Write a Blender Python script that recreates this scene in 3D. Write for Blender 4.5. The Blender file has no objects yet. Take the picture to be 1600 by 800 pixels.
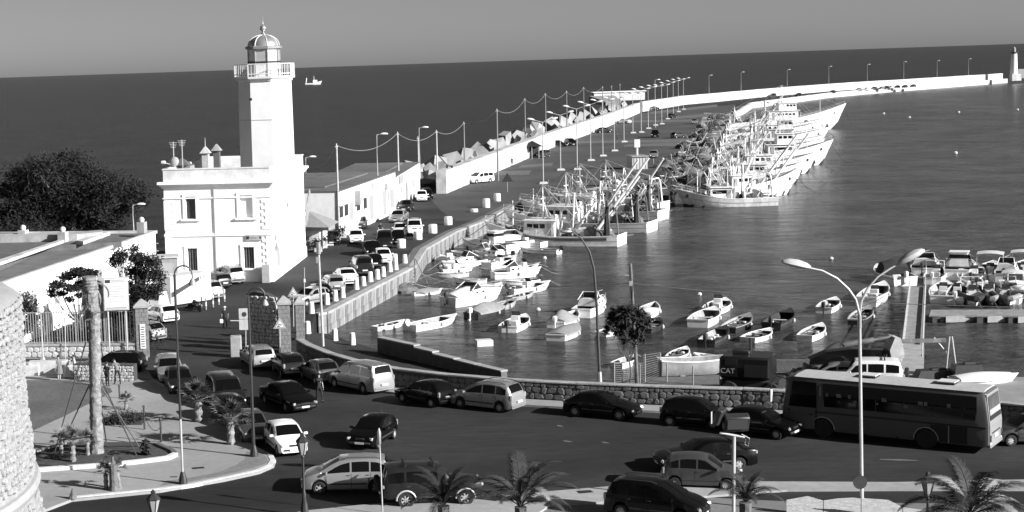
import bpy, bmesh, math, random
from mathutils import Vector, Matrix, noise
from mathutils.geometry import tessellate_polygon
R = math.radians
rnd = random.Random(7)
SC = bpy.context.scene
COL = SC.collection
# ---------------------------------------------------------------- camera, sky, sun, exposure
FPX, PPX, PPY, CAMH = 2600.0, 450.0, 400.0, 20.0
PITCH, ROLL = 0.1126, 0.0333
cam = bpy.data.cameras.new('camera')
cam.sensor_width = 36; cam.lens = FPX / 1600 * 36
cam.shift_x = (800 - PPX) / 1600; cam.clip_end = 120000; cam.clip_start = .5
camo = bpy.data.objects.new('camera', cam); COL.objects.link(camo)
CM = Matrix.Rotation(math.pi/2 - PITCH, 4, 'X') @ Matrix.Rotation(-ROLL, 4, 'Z')
camo.matrix_world = Matrix.Translation((0, 0, CAMH)) @ CM
SC.camera = camo
SUN_AZ, SUN_EL = R(-32), R(24)       # azimuth measured from +X (right of the view), towards the viewer
sx, sy, sz = math.cos(SUN_EL)*math.cos(SUN_AZ), math.cos(SUN_EL)*math.sin(SUN_AZ), math.sin(SUN_EL)
w = bpy.data.worlds.new('World'); SC.world = w; w.use_nodes = True
nt = w.node_tree; nt.nodes.clear()
sky = nt.nodes.new('ShaderNodeTexSky'); sky.sky_type = 'NISHITA'; sky.sun_disc = False
sky.sun_elevation = SUN_EL; sky.sun_rotation = math.atan2(sx, sy)
sky.air_density = .5; sky.dust_density = .8; sky.altitude = 20
bw = nt.nodes.new('ShaderNodeSeparateColor'); bg = nt.nodes.new('ShaderNodeBackground'); bg.inputs[1].default_value = 0.05
wo = nt.nodes.new('ShaderNodeOutputWorld')
nt.links.new(sky.outputs[0], bw.inputs[0])
nt.links.new(bw.outputs[0], bg.inputs[0])
nt.links.new(bg.outputs[0], wo.inputs[0])
sl = bpy.data.lights.new('sun', 'SUN'); sl.energy = 5.0; sl.angle = R(.5); sl.color = (1, 1, 1)
slo = bpy.data.objects.new('sun', sl); COL.objects.link(slo)
slo.rotation_euler = Vector((sx, sy, sz)).to_track_quat('Z', 'Y').to_euler()
SC.view_settings.view_transform = 'Standard'; SC.view_settings.look = 'None'
SC.view_settings.gamma = 1; SC.view_settings.exposure = .95; SC.view_settings.use_curve_mapping = False

# ---------------------------------------------------------------- measuring: photo pixel -> point of the place
def ray(px, py):
    return CM.to_3x3() @ Vector(((px-PPX)/FPX, (PPY-py)/FPX, -1))
def G(px, py, z=0.0):
    d = ray(px, py); t = (z - CAMH) / d.z
    return Vector((d.x*t, d.y*t, z))
def AY(px, py, Y):                       # point of the ray at distance Y
    d = ray(px, py); t = Y / d.y
    return Vector((d.x*t, Y, CAMH + d.z*t))
def HZ(px, py, base): return AY(px, py, base.y).z
SEA = -1.8
# ---------------------------------------------------------------- materials
MATS = {}
def mat(key, v, rough=.7, metal=0, var=.15, scale=2.0, bump=0, bscale=None, coat=0, spec=.5, big=0, alpha=1, trans=0, detail=4, stretch=None):
    if key in MATS: return MATS[key]
    m = bpy.data.materials.new(key); m.use_nodes = True; n = m.node_tree; b = n.nodes['Principled BSDF']
    b.inputs['Roughness'].default_value = rough; b.inputs['Metallic'].default_value = metal
    b.inputs['Coat Weight'].default_value = coat; b.inputs['Coat Roughness'].default_value = .08
    b.inputs['Specular IOR Level'].default_value = spec
    if trans: b.inputs['Transmission Weight'].default_value = trans
    b.inputs['Alpha'].default_value = alpha
    tc = n.nodes.new('ShaderNodeTexCoord')
    src = tc.outputs['Object']
    if stretch:
        mp = n.nodes.new('ShaderNodeMapping'); mp.inputs['Scale'].default_value = stretch
        n.links.new(src, mp.inputs[0]); src = mp.outputs[0]
    nz = n.nodes.new('ShaderNodeTexNoise'); nz.inputs['Scale'].default_value = scale; nz.inputs['Detail'].default_value = detail
    nz.inputs['Roughness'].default_value = .65
    n.links.new(src, nz.inputs['Vector'])
    mr = n.nodes.new('ShaderNodeMapRange'); mr.inputs[1].default_value = .3; mr.inputs[2].default_value = .7
    mr.inputs[3].default_value = v*(1-var); mr.inputs[4].default_value = v*(1+var)
    n.links.new(nz.outputs[0], mr.inputs[0]); out = mr.outputs[0]
    if big:
        n2 = n.nodes.new('ShaderNodeTexNoise'); n2.inputs['Scale'].default_value = scale*.06; n2.inputs['Detail'].default_value = 5
        n.links.new(src, n2.inputs['Vector'])
        m2 = n.nodes.new('ShaderNodeMapRange'); m2.inputs[1].default_value = .35; m2.inputs[2].default_value = .65
        m2.inputs[3].default_value = 1-big; m2.inputs[4].default_value = 1+big
        n.links.new(n2.outputs[0], m2.inputs[0])
        mu = n.nodes.new('ShaderNodeMath'); mu.operation = 'MULTIPLY'
        n.links.new(out, mu.inputs[0]); n.links.new(m2.outputs[0], mu.inputs[1]); out = mu.outputs[0]
    cc = n.nodes.new('ShaderNodeCombineColor')
    for i in range(3): n.links.new(out, cc.inputs[i])
    n.links.new(cc.outputs[0], b.inputs['Base Color'])
    if bump:
        nb = n.nodes.new('ShaderNodeTexNoise'); nb.inputs['Scale'].default_value = bscale or scale*4; nb.inputs['Detail'].default_value = 5
        n.links.new(src, nb.inputs['Vector'])
        bp = n.nodes.new('ShaderNodeBump'); bp.inputs['Strength'].default_value = 1; bp.inputs['Distance'].default_value = bump
        n.links.new(nb.outputs[0], bp.inputs['Height']); n.links.new(bp.outputs[0], b.inputs['Normal'])
    MATS[key] = m; return m
mat('asphalt', .021, .9, var=.35, scale=1.4, bump=.01, bscale=30, big=.5, detail=9, spec=.3, stretch=(.5, 1.3, 1))
mat('median_light', .3, .85, var=.12, scale=2, big=.15); mat('pier_asphalt_hazed', .046, .9, var=.25, scale=1.2, big=.3, detail=8); mat('patch', .10, .9, var=.3, scale=.8, detail=8)
mat('pavement', .27, .85, var=.10, scale=2, bump=.005, bscale=20, big=.12, detail=8)
mat('median', .17, .85, var=.15, scale=2, big=.15)
mat('yard', .22, .9, var=.15, scale=1, bump=.01, big=.2)
mat('concrete', .3, .85, var=.25, scale=1.2, bump=.02, bscale=8, big=.2, detail=8)
mat('concrete_dark', .10, .9, var=.3, scale=1.2, bump=.02, bscale=8, detail=8)
mat('block', .28, .9, var=.35, scale=.8, bump=.03, bscale=5, detail=7)
mat('quay_stain', .17, .8, var=.85, scale=1.3, bump=.02, bscale=5, detail=8, stretch=(1, 1, .22))
mat('kerb_white', .62, .8, var=.2, scale=3)
mat('white_wall', .86, .8, var=.07, scale=1.5, bump=.006, bscale=12, big=.08, detail=8)
mat('tower_wall', .72, .8, var=.05, scale=1.0, bump=.004, bscale=12, big=.05, detail=8)
mat('wall_patchy', .62, .85, var=.22, scale=1.1, bump=.01, bscale=8, big=.1, detail=9)
mat('harbour_wall', .46, .85, var=.35, scale=.6, bump=.015, bscale=4, big=.12, detail=8)
mat('roof_grey', .12, .9, var=.25, scale=.6, big=.25, detail=8)
mat('stone_light', .42, .9, var=.25, scale=3, bump=.02, bscale=9, detail=8)
mat('castle_stone', .40, .9, var=.3, scale=2.5, bump=.05, bscale=6, detail=9)
mat('castle_mortar', .27, .95, var=.25, scale=4, bump=.04, bscale=9, detail=8)
mat('castle_mould', .3, .9, var=.12, scale=4, bump=.01, bscale=20)
mat('stone_wall', .10, .9, var=.35, scale=2.2, bump=.02, bscale=12, detail=7)
mat('mortar_dark', .045, .95, var=.2, scale=5)
mat('mortar_light', .2, .95, var=.2, scale=5)
mat('brick', .17, .9, var=.25, scale=4, bump=.01)
mat('white_paint', .75, .35, var=.08, scale=2.5, spec=.4, big=.05)
mat('boat_white', .78, .4, var=.16, scale=1.6, spec=.4, detail=7, big=.1)
mat('boat_worn', .5, .5, var=.35, scale=1.6, detail=8, stretch=(1, 1, .4))
mat('boat_grey', .3, .5, var=.2, scale=2)
mat('boat_dark', .03, .45, var=.3, scale=2)
mat('boat_floor', .28, .8, var=.35, scale=3)
mat('hull_bottom', .02, .6, var=.3)
mat('stripe', .09, .5, var=.3)
mat('canvas', .22, .9, var=.15, scale=3, bump=.02, bscale=3)
mat('canvas_dark', .02, .9, var=.3, scale=3, bump=.02, bscale=3)
mat('canvas_light', .5, .9, var=.1, scale=3, bump=.02, bscale=3)
mat('wood', .2, .8, var=.3, scale=3, stretch=(1, 8, 8))
mat('plank', .24, .85, var=.3, scale=2)
mat('net', .035, 1, var=.5, scale=2)
mat('net_mid', .13, 1, var=.5, scale=2)
mat('rope', .3, .9, var=.3)
mat('metal', .3, .45, .3, var=.2, scale=2)
mat('galv', .42, .5, .2, var=.15, scale=1.5)
mat('metal_dark', .03, .5, .2, var=.3, scale=2)
mat('iron', .05, .6, .2, var=.3)
mat('rust', .12, .8, 0, var=.5, scale=2)
mat('silver', .42, .3, .6, var=.02, coat=.5)
mat('paint_silver', .36, .32, .5, var=.02, coat=.6)
mat('paint_grey', .06, .3, .3, var=.02, coat=.3)
mat('paint_dark', .012, .3, 0, var=.02, coat=.3, spec=.25)
mat('paint_black', .003, .25, 0, var=.02, coat=.25, spec=.2)
mat('paint_white', .78, .3, 0, var=.02, coat=.5)
mat('paint_bus', .08, .4, 0, var=.05, spec=.25)
mat('bus_rear', .30, .35, .1, var=.05, coat=.4)
mat('glass', .004, .08, 0, var=.1, spec=.35)
mat('glass_grey', .08, .15, 0, var=.4, scale=.5)
mat('lamp_glass', .45, .2, .3, var=.1)
mat('chrome', .6, .2, .9, var=.05)
mat('tyre', .015, .85, var=.3)
mat('black', .008, .7, var=.2)
mat('plastic', .035, .6, var=.2)
mat('interior', .012, .9, var=.3)
mat('sign_white', .6, .5, var=.08, scale=3)
mat('sign_grey', .4, .6, var=.12, scale=3)
mat('sign_ink', .03, .6, var=.1)
mat('shutter', .03, .6, var=.2)
mat('frame_grey', .3, .6, var=.1)
mat('soil', .05, .95, var=.4, scale=3, bump=.04, detail=8)
mat('lawn', .085, .95, var=.35, scale=5, bump=.03, big=.2, detail=8)
mat('leaf', .03, .8, var=.3, scale=1)
mat('leaf_dark', .012, .9, var=.4, scale=.6)
mat('leaf_light', .2, .6, var=.3, scale=1)
mat('bark', .12, .95, var=.45, scale=3, bump=.05, bscale=6, detail=8)
mat('bark_pale', .2, .95, var=.6, scale=4, bump=.05, bscale=7, detail=8)
mat('skin', .3, .6, var=.1); mat('cloth_dark', .015, .9, var=.3); mat('cloth_grey', .15, .9, var=.2); mat('cloth_light', .55, .9, var=.1); mat('hair', .01, .7)
def sea_mat(key, base, spec, k):
    m = bpy.data.materials.new(key); m.use_nodes = True; n = m.node_tree; b = n.nodes['Principled BSDF']
    b.inputs['Base Color'].default_value = (base, base, base, 1); b.inputs['Roughness'].default_value = .22
    b.inputs['IOR'].default_value = 1.33; b.inputs['Specular IOR Level'].default_value = spec
    tc = n.nodes.new('ShaderNodeTexCoord')
    last = None
    for sc, st, dist in ((.05, (1, 1.6, 1), .30), (.35, (1, 2.2, 1), .10), (1.6, (1, 1.8, 1), .035)):
        mp = n.nodes.new('ShaderNodeMapping'); mp.inputs['Scale'].default_value = st; mp.inputs['Rotation'].default_value = (0, 0, .25*sc)
        nz = n.nodes.new('ShaderNodeTexNoise'); nz.inputs['Scale'].default_value = sc; nz.inputs['Detail'].default_value = 4; nz.inputs['Roughness'].default_value = .6
        n.links.new(tc.outputs['Object'], mp.inputs[0]); n.links.new(mp.outputs[0], nz.inputs['Vector'])
        bp = n.nodes.new('ShaderNodeBump'); bp.inputs['Strength'].default_value = 1; bp.inputs['Distance'].default_value = dist*k
        n.links.new(nz.outputs[0], bp.inputs['Height'])
        if last: n.links.new(last.outputs[0], bp.inputs['Normal'])
        last = bp
    n.links.new(last.outputs[0], b.inputs['Normal'])
    mx = None                                     # wind patches and ripple streaks: tone and roughness of the surface vary
    for sc, st, a in ((.006, (1, .5, 1), .25), (.05, (1, 1, 1), .40), (.3, (1, 1.6, 1), .45), (1.3, (1, 1.5, 1), .35)):
        mp = n.nodes.new('ShaderNodeMapping'); mp.inputs['Scale'].default_value = st; nz = n.nodes.new('ShaderNodeTexNoise'); nz.inputs['Scale'].default_value = sc; nz.inputs['Detail'].default_value = 5; nz.inputs['Roughness'].default_value = .7
        n.links.new(tc.outputs['Object'], mp.inputs[0]); n.links.new(mp.outputs[0], nz.inputs['Vector'])
        mr = n.nodes.new('ShaderNodeMapRange'); mr.inputs[1].default_value = .3; mr.inputs[2].default_value = .7; mr.inputs[3].default_value = 1-a; mr.inputs[4].default_value = 1+a; n.links.new(nz.outputs[0], mr.inputs[0])
        if mx is None: mx = mr.outputs[0]
        else: mm = n.nodes.new('ShaderNodeMath'); mm.operation = 'MULTIPLY'; n.links.new(mx, mm.inputs[0]); n.links.new(mr.outputs[0], mm.inputs[1]); mx = mm.outputs[0]
    mm = n.nodes.new('ShaderNodeMath'); mm.operation = 'MULTIPLY'; mm.inputs[1].default_value = base; n.links.new(mx, mm.inputs[0])
    cc = n.nodes.new('ShaderNodeCombineColor')
    for i in range(3): n.links.new(mm.outputs[0], cc.inputs[i])
    n.links.new(cc.outputs[0], b.inputs['Base Color'])
    m3 = n.nodes.new('ShaderNodeMath'); m3.operation = 'MULTIPLY'; m3.inputs[1].default_value = spec; n.links.new(mx, m3.inputs[0]); n.links.new(m3.outputs[0], b.inputs['Specular IOR Level'])
    MATS[key] = m
sea_mat('sea_water', .010, .07, 5.5); sea_mat('harbour_water', .056, .15, 5.0)
# ---------------------------------------------------------------- mesh building
class MB:
    def __init__(s, M=None): s.V = []; s.F = []; s.M = M
    def add(s, vs, fs):
        o = len(s.V)
        if s.M is not None: vs = [s.M @ Vector(v) for v in vs]
        s.V.extend([tuple(v) for v in vs]); s.F.extend([tuple(i+o for i in f) for f in fs]); return s
    def box(s, cx, cy, cz, dx, dy, dz, tx=1, ty=1, b=0):
        if b:
            rings = []
            for z, k in ((-dz/2, b), (-dz/2+b, 0), (dz/2-b, 0), (dz/2, b)):
                hx, hy = dx/2-k, dy/2-k; q = b if not k else b*.5
                rings.append([(cx+a, cy+c, cz+z) for a, c in ((hx-q, -hy), (hx, -hy+q), (hx, hy-q), (hx-q, hy), (-hx+q, hy), (-hx, hy-q), (-hx, -hy+q), (-hx+q, -hy))])
            return s.loft(rings)
        v = []
        for z, kx, ky in ((-1, 1, 1), (1, tx, ty)):
            for a, c in ((-1, -1), (1, -1), (1, 1), (-1, 1)): v.append((cx+a*dx/2*kx, cy+c*dy/2*ky, cz+z*dz/2))
        return s.add(v, [(3, 2, 1, 0), (4, 5, 6, 7), (0, 1, 5, 4), (1, 2, 6, 5), (2, 3, 7, 6), (3, 0, 4, 7)])
    def loft(s, rings, cap=True, closed=True):
        n = len(rings[0]); v = [p for r in rings for p in r]; f = []
        for i in range(len(rings)-1):
            for j in range(n if closed else n-1):
                k = (j+1) % n; f.append((i*n+j, i*n+k, (i+1)*n+k, (i+1)*n+j))
        if cap: f.append(tuple(range(n))[::-1]); f.append(tuple((len(rings)-1)*n+j for j in range(n)))
        return s.add(v, f)
    def cyl(s, p0, p1, r0, r1=None, n=8, cap=True):
        p0, p1 = Vector(p0), Vector(p1); r1 = r0 if r1 is None else r1
        q = (p1-p0).to_track_quat('Z', 'Y') if (p1-p0).length > 1e-6 else Vector((0, 0, 1)).to_track_quat('Z', 'Y')
        rings = [[p + q @ Vector((r*math.cos(2*math.pi*j/n), r*math.sin(2*math.pi*j/n), 0)) for j in range(n)] for p, r in ((p0, r0), (p1, r1))]
        return s.loft(rings, cap)
    def tube(s, pts, r, n=6, r1=None):
        pts = [Vector(p) for p in pts]; rings = []; m = len(pts)
        for i, p in enumerate(pts):
            d = (pts[min(i+1, m-1)] - pts[max(i-1, 0)]); q = d.to_track_quat('Z', 'Y')
            rr = r if r1 is None else r + (r1-r)*i/(m-1)
            rings.append([p + q @ Vector((rr*math.cos(2*math.pi*j/n), rr*math.sin(2*math.pi*j/n), 0)) for j in range(n)])
        return s.loft(rings)
    def lathe(s, prof, n=16, c=(0, 0, 0), ph=0):
        rings = [[(c[0]+r*math.cos(2*math.pi*j/n+ph), c[1]+r*math.sin(2*math.pi*j/n+ph), c[2]+z) for j in range(n)] for r, z in prof]
        return s.loft(rings)
    def ball(s, c, r, n=8, sx=1, sy=1, sz=1):
        prof = []
        for i in range(n//2+1):
            a = -math.pi/2 + math.pi*i/(n//2); prof.append((max(r*math.cos(a), .001*r), r*math.sin(a)*sz))
        rings = [[(c[0]+q*math.cos(2*math.pi*j/n)*sx, c[1]+q*math.sin(2*math.pi*j/n)*sy, c[2]+z) for j in range(n)] for q, z in prof]
        return s.loft(rings)
    def prism(s, pts, z0, z1, side=True, bottom=False):
        pts = [Vector((p[0], p[1], 0)) for p in pts]; n = len(pts)
        tri = tessellate_polygon([pts]); f = []
        ar = sum(pts[i].x*pts[(i+1) % n].y - pts[(i+1) % n].x*pts[i].y for i in range(n))
        v = [(p.x, p.y, z1) for p in pts] + [(p.x, p.y, z0) for p in pts]
        for t in tri:
            a, b_, c = (pts[i] for i in t)
            if (b_-a).cross(c-a).z < 0: t = t[::-1]
            f.append(tuple(t))
            if bottom: f.append(tuple(i+n for i in t[::-1]))
        if side:
            for i in range(n):
                j = (i+1) % n; q = (i, i+n, j+n, j); f.append(q if ar > 0 else q[::-1])
        return s.add(v, f)
    def mesh(s, name, m, smooth=True, ang=.6):
        me = bpy.data.meshes.new(name); me.from_pydata(s.V, [], s.F)
        if m: me.materials.append(MATS[m])
        if smooth:
            me.polygons.foreach_set('use_smooth', [True]*len(me.polygons)); me.set_sharp_from_angle(angle=ang)
        me.update(); return me
def link(name, data, parent=None, M=None):
    o = bpy.data.objects.new(name, data); COL.objects.link(o)
    if parent: o.parent = parent
    if M is not None: o.matrix_local = M
    return o
def tag(o, label, cat, group=None):
    o['label'] = label; o['category'] = cat
    if group: o['group'] = group
    return o
def thing(name, label, cat, loc=(0, 0, 0), rz=0, group=None):
    o = link(name, None); o.location = loc; o.rotation_euler = (0, 0, rz); o.empty_display_size = .3
    return tag(o, label, cat, group)
def part(name, mb, m, parent, loc=None, smooth=True, kind=None, label=None):
    o = link(name, mb.mesh(name, m, smooth), parent)
    if loc: o.location = loc
    if kind: o['kind'] = kind
    if label: o['label'] = label
    return o
def solo(name, mb, m, label, cat, loc=(0, 0, 0), rz=0, group=None, smooth=True):
    o = link(name, mb.mesh(name, m, smooth)); o.location = loc; o.rotation_euler = (0, 0, rz); return tag(o, label, cat, group)
def struct(name, mb, m, smooth=False):
    o = link(name, mb.mesh(name, m, smooth)); o['kind'] = 'structure'; return o
class Tmpl:
    def __init__(s): s.P = []
    def add(s, name, mb, m, M=None, parent=None, role=None, smooth=True):
        me = mb.mesh(name, m, smooth) if isinstance(mb, MB) else mb
        s.P.append((name, me, M, parent, role)); return len(s.P)-1
    def put(s, root, mats={}, only=None):
        obs = []
        for name, me, M, parent, role in s.P:
            o = link(name, me, root if parent is None else obs[parent], M)
            if role and role in mats:
                o.material_slots[0].link = 'OBJECT'; o.material_slots[0].material = MATS[mats[role]]
            obs.append(o)
        return obs
def copies(root, loc, rz=0, label=None, M=None):       # a copy of a thing with copies of its parts and sub-parts
    r = root.copy(); COL.objects.link(r)
    r.location = loc; r.rotation_euler = (0, 0, rz)
    if label: r['label'] = label
    def rec(a, b):
        for ch in a.children:
            c = ch.copy(); COL.objects.link(c); c.parent = b; rec(ch, c)
    rec(root, r); return r
def text(s, size, m, parent, M, name='lettering', ext=.004):
    cu = bpy.data.curves.new(name, 'FONT'); cu.body = s; cu.size = size; cu.align_x = 'CENTER'; cu.align_y = 'CENTER'; cu.extrude = ext
    t = bpy.data.objects.new('t', cu); COL.objects.link(t)
    me = bpy.data.meshes.new_from_object(t.evaluated_get(bpy.context.evaluated_depsgraph_get()))
    bpy.data.objects.remove(t); me.materials.clear(); me.materials.append(MATS[m]); me.name = name
    return link(name, me, parent, M)
NTH = ['nearest', 'second', 'third', 'fourth', 'fifth', 'sixth', 'seventh', 'eighth', 'ninth', 'tenth', 'eleventh', 'twelfth', 'thirteenth', 'fourteenth', 'fifteenth', 'sixteenth', 'seventeenth', 'eighteenth', 'nineteenth', 'twentieth']
# ================================================================ the ground and the sea
S = 90000
struct('sea', MB().add([(-S, -50, SEA), (S, -50, SEA), (S, S, SEA), (-S, S, SEA)], [(0, 1, 2, 3)]), 'sea_water')
WALLTOP = [(697, 266), (800, 229), (860, 207), (940, 182), (1000, 160.5)]
WALL2TOP = [(1004, 159), (1070, 149.5), (1120, 145.5), (1180, 140), (1300, 130.6), (1440, 122.3), (1567, 114.7)]
wall1 = [G(x, y, 3.6) for x, y in WALLTOP]; wall2 = [G(x, y, 3.6) for x, y in WALL2TOP]
def offset(path, d):
    out = []
    for i, p in enumerate(path):
        t = (path[min(i+1, len(path)-1)] - path[max(i-1, 0)]); t.z = 0; t.normalize()
        out.append(Vector((p.x - t.y*d, p.y + t.x*d, p.z)))
    return out
PARA = [(462, 530), (480, 540), (510, 552), (560, 566), (620, 577), (700, 586), (800, 594), (900, 599), (1030, 604), (1160, 608), (1300, 615), (1450, 622), (1565, 630), (1600, 633), (1700, 641)]
para = [G(x, y, 1.2) for x, y in PARA]
E = [(-90, 22), (150, 22), (150, 128)] + [G(*p) for p in ((1900, 606), (1600, 588), (1420, 583), (1260, 579), (1035, 578), (957, 600))]
E += [p for p in offset(para, .32)[::-1] if G(470, 540).x - .3 < p.x < G(950, 600).x]
E += [G(*p) for p in ((494, 489), (507, 487), (645, 415), (662, 388), (710, 361), (750, 346), (800, 320), (900, 303), (1000, 300), (1045, 306), (1080, 285), (1110, 240), (1135, 200), (1150, 178), (1175, 162), (1230, 155), (1300, 146), (1400, 137.5), (1500, 130), (1574, 124.3), (1606, 123), (1612, 119))]
E += [p for p in offset(wall2, 5)[::-1]] + [p for p in offset(wall1, 5)[::-1]]
E += [G(*p) for p in ((640, 290), (560, 300), (500, 320), (380, 345), (250, 388), (100, 392), (-100, 400))] + [(-160, 170)]
land = struct('road', MB().prism([(p[0], p[1]) for p in E], -4, 0), 'asphalt')
def sheet(name, pts, z, m, z0=None):
    P = [G(x, y, z) for x, y in pts]
    return struct(name, MB().prism(P, z0 if z0 is not None else z-.05, z), m)
hw = [G(*p, SEA) for p in ((640, 600), (507, 523), (640, 420), (745, 350), (900, 305), (1040, 308), (1110, 240), (1150, 172), (1300, 148), (1574, 127))] + [Vector((900, 1020, 0)), Vector((1500, 1000, 0)), Vector((900, 20, 0)), Vector((60, 40, 0))]
struct('harbour_water', MB().prism([(p.x, p.y) for p in hw], SEA-.1, SEA+.004, side=False), 'harbour_water')
sheet('pier_road', [(668, 306), (697, 298), (803, 256), (900, 215), (1000, 177), (1150, 163), (1146, 178), (1108, 240), (1078, 284), (1043, 304), (900, 302.5), (798, 319.5), (748, 345.5), (712, 345), (690, 330)], .003, 'pier_asphalt_hazed')  # same asphalt made lighter here: distance haze painted into its base colour
# quay face (stained blocks of concrete, each block a piece)
def ribbon(path, z0, z1, th, side=1):
    a = offset(path, 0); b = offset(path, th*side); mb = MB(); rings = []
    for p, q in zip(a, b):
        rings.append([(p.x, p.y, z0), (p.x, p.y, z1), (q.x, q.y, z1), (q.x, q.y, z0)])
    mb.loft(rings); return mb
QF = [(494, 489), (507, 487), (645, 415), (662, 388), (710, 361), (750, 346), (800, 320)]
qpath = [G(*p) for p in QF]
qw = thing('quay_wall', 'stained concrete quay wall along the inner harbour below the row of bollards', 'quay wall')
blk = 0
for i in range(len(qpath)-1):
    a, b = qpath[i], qpath[i+1]; L = (b-a).length; n = max(1, round(L/2.6)); d = (b-a).normalized(); rz = math.atan2(d.y, d.x)
    for k in range(n):
        for z0, z1 in ((-3, -1.15), (-1.13, -.22)):
            o = part('concrete_block', MB().box(0, 0, 0, L/n-.03, .3 + rnd.random()*.04, z1-z0), 'quay_stain', qw)
            p = a + d*(L*(k+.5)/n); o.location = (p.x + d.y*.1, p.y - d.x*.1, (z0+z1)/2); o.rotation_euler = (0, 0, rz)
    o = part('coping', MB().box(0, 0, 0, L, .7, .215), 'concrete', qw); p = (a+b)/2
    o.location = (p.x - d.y*.12 + d.y*.1, p.y + d.x*.12 - d.x*.1, -.10); o.rotation_euler = (0, 0, rz)
# light concrete strips at the pier edge, worn patches on the pier
sheet('quay_edge_paving', [(507, 486), (645, 414.4), (661, 388), (709, 361), (749, 346), (799, 320), (898, 303), (898, 300), (790, 318), (738, 345), (696, 361), (646, 388), (630, 410), (490, 486)], .006, 'concrete_dark')
sheet('pier_paving', [(1000, 299), (1043, 304), (1078, 284), (1108, 240), (1133, 200), (1148, 178), (1100, 176), (1092, 200), (1070, 235), (1040, 265), (995, 292)], .006, 'yard')
for q in ([(905, 189.5), (1085, 186.5), (1086, 190), (905, 192)], [(870, 221), (1080, 217), (1082, 222), (870, 224)], [(975, 226), (1075, 222), (1075, 228), (975, 229)], [(765, 268), (830, 266), (826, 273), (755, 274)], [(815, 258), (865, 254), (862, 259), (810, 262)], [(745, 244), (800, 240), (770, 262), (740, 263)]):
    sheet('road_patch', q, .008, 'patch')
for q in ([(1015, 175), (1120, 163), (1122, 167), (1018, 178)], [(1050, 182), (1125, 176), (1126, 181), (1052, 186)]):
    sheet('road_patch', q, .008, 'patch')
# second mole: lower white quay face
mole = [G(*p) for p in ((1150, 178), (1175, 162), (1230, 155), (1300, 146), (1400, 137.5), (1500, 130), (1574, 124.3))]
mb = MB(); pp = offset(mole, -.1); rings = [[(p.x, p.y, -2.2), (p.x, p.y, .5), (q.x, q.y, .5), (q.x, q.y, -2.2)] for p, q in zip(pp, offset(mole, .9))]
solo('mole_quay', mb.loft(rings), 'harbour_wall', 'low white quay wall at the water along the far mole', 'quay wall', smooth=False)
# breakwater walls
def thick_wall(name, path, label, m='harbour_wall', h=3.6, th=1.6, side=1):
    t = thing(name, label, 'harbour wall')
    segs = []
    for i in range(len(path)-1):
        a, b = path[i], path[i+1]; L = (b-a).length; n = max(1, round(L/12))
        for k in range(n): segs.append((a.lerp(b, k/n), a.lerp(b, (k+1)/n)))
    for a, b in segs:
        d = (b-a); L = d.length; d.normalize(); c = (a+b)/2
        hh = h + rnd.uniform(-.05, .05)
        mb = MB().box(0, 0, hh/2, L-.06, th + rnd.uniform(-.03, .03), hh)
        o = part('wall_panel', mb, m, t, smooth=False); o.location = (c.x - d.y*th/2*side, c.y + d.x*th/2*side, 0); o.rotation_euler = (0, 0, math.atan2(d.y, d.x))
    return t
t = thick_wall('breakwater_wall', wall1, 'long high white harbour wall beside the pier road')
for i in range(len(wall1)-1):        # walkway slab behind the wall crest
    pass
thick_wall('mole_wall', wall2, 'high white wall running along the far mole to the small light tower')
b0 = wall1[0]
# ---------------------------------------------------------------- plaza at left, kerbs, bed
PZ = .13
plaza = [(112, 780), (180, 773), (250, 766), (350, 749), (405, 737), (428, 727), (431, 718), (420, 709), (398, 697), (378, 680), (350, 655), (322, 634), (290, 618), (262, 604), (240, 592), (228, 575), (205, 565), (30, 565), (-150, 575), (-150, 800), (60, 800)]
sheet('plaza_pavement', plaza, PZ, 'pavement', -.05)
def strip(name, px, z, wd, h, m, label=None, cat=None, side=1, seg=.9, kind='kerb_stone'):
    path = [G(x, y, z) for x, y in px]
    t = thing(name, label, cat)
    fine = []
    for i in range(len(path)-1):
        L = (path[i+1]-path[i]).length; n = max(1, round(L/seg))
        fine += [path[i].lerp(path[i+1], k/n) for k in range(n)]
    fine.append(path[-1])
    for a, b in zip(fine[:-1], fine[1:]):
        d = b-a; L = d.length; d.normalize(); c = (a+b)/2
        o = part(kind, MB().box(0, 0, 0, L-.015, wd, h), m, t, smooth=False)
        o.location = (c.x - d.y*wd/2*side, c.y + d.x*wd/2*side, z - h/2 + .02 + rnd.uniform(0, .008)); o.rotation_euler = (0, 0, math.atan2(d.y, d.x))
    return t
strip('kerb', [(115, 778), (180, 772), (250, 765), (300, 758), (350, 748), (405, 736), (426, 727), (431, 719), (427, 712)], PZ, .28, .2, 'kerb_white', 'white painted kerb curving round the plaza pavement', 'kerb')
strip('kerb', [(427, 712), (398, 697), (378, 680), (350, 655), (322, 634), (290, 618), (262, 604), (240, 592)], PZ, .2, .2, 'concrete', 'plain grey kerb between the fan palms and the parked cars', 'kerb')
BED = [(40, 728), (60, 731), (120, 727), (180, 722.5), (230, 717), (265, 712.5), (277, 707), (272, 702), (248, 692), (215, 690), (100, 692), (60, 703), (30, 712)]
sheet('bed_soil', BED, PZ+.05, 'soil')
strip('bed_kerb', [(30, 737), (60, 732.5), (120, 728.5), (180, 724), (230, 718.5), (265, 714), (278, 708)], PZ+.16, .3, .2, 'kerb_white', 'white kerb along the front of the palm bed', 'kerb')
strip('bed_kerb', [(278, 708), (272, 702), (248, 692)], PZ+.14, .25, .2, 'concrete_dark', 'dark kerb closing the right end of the palm bed', 'kerb')
strip('bed_kerb', [(100, 691), (60, 702), (30, 711)], PZ+.12, .22, .2, 'concrete', 'pale kerb at the back left of the palm bed', 'kerb')
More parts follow.
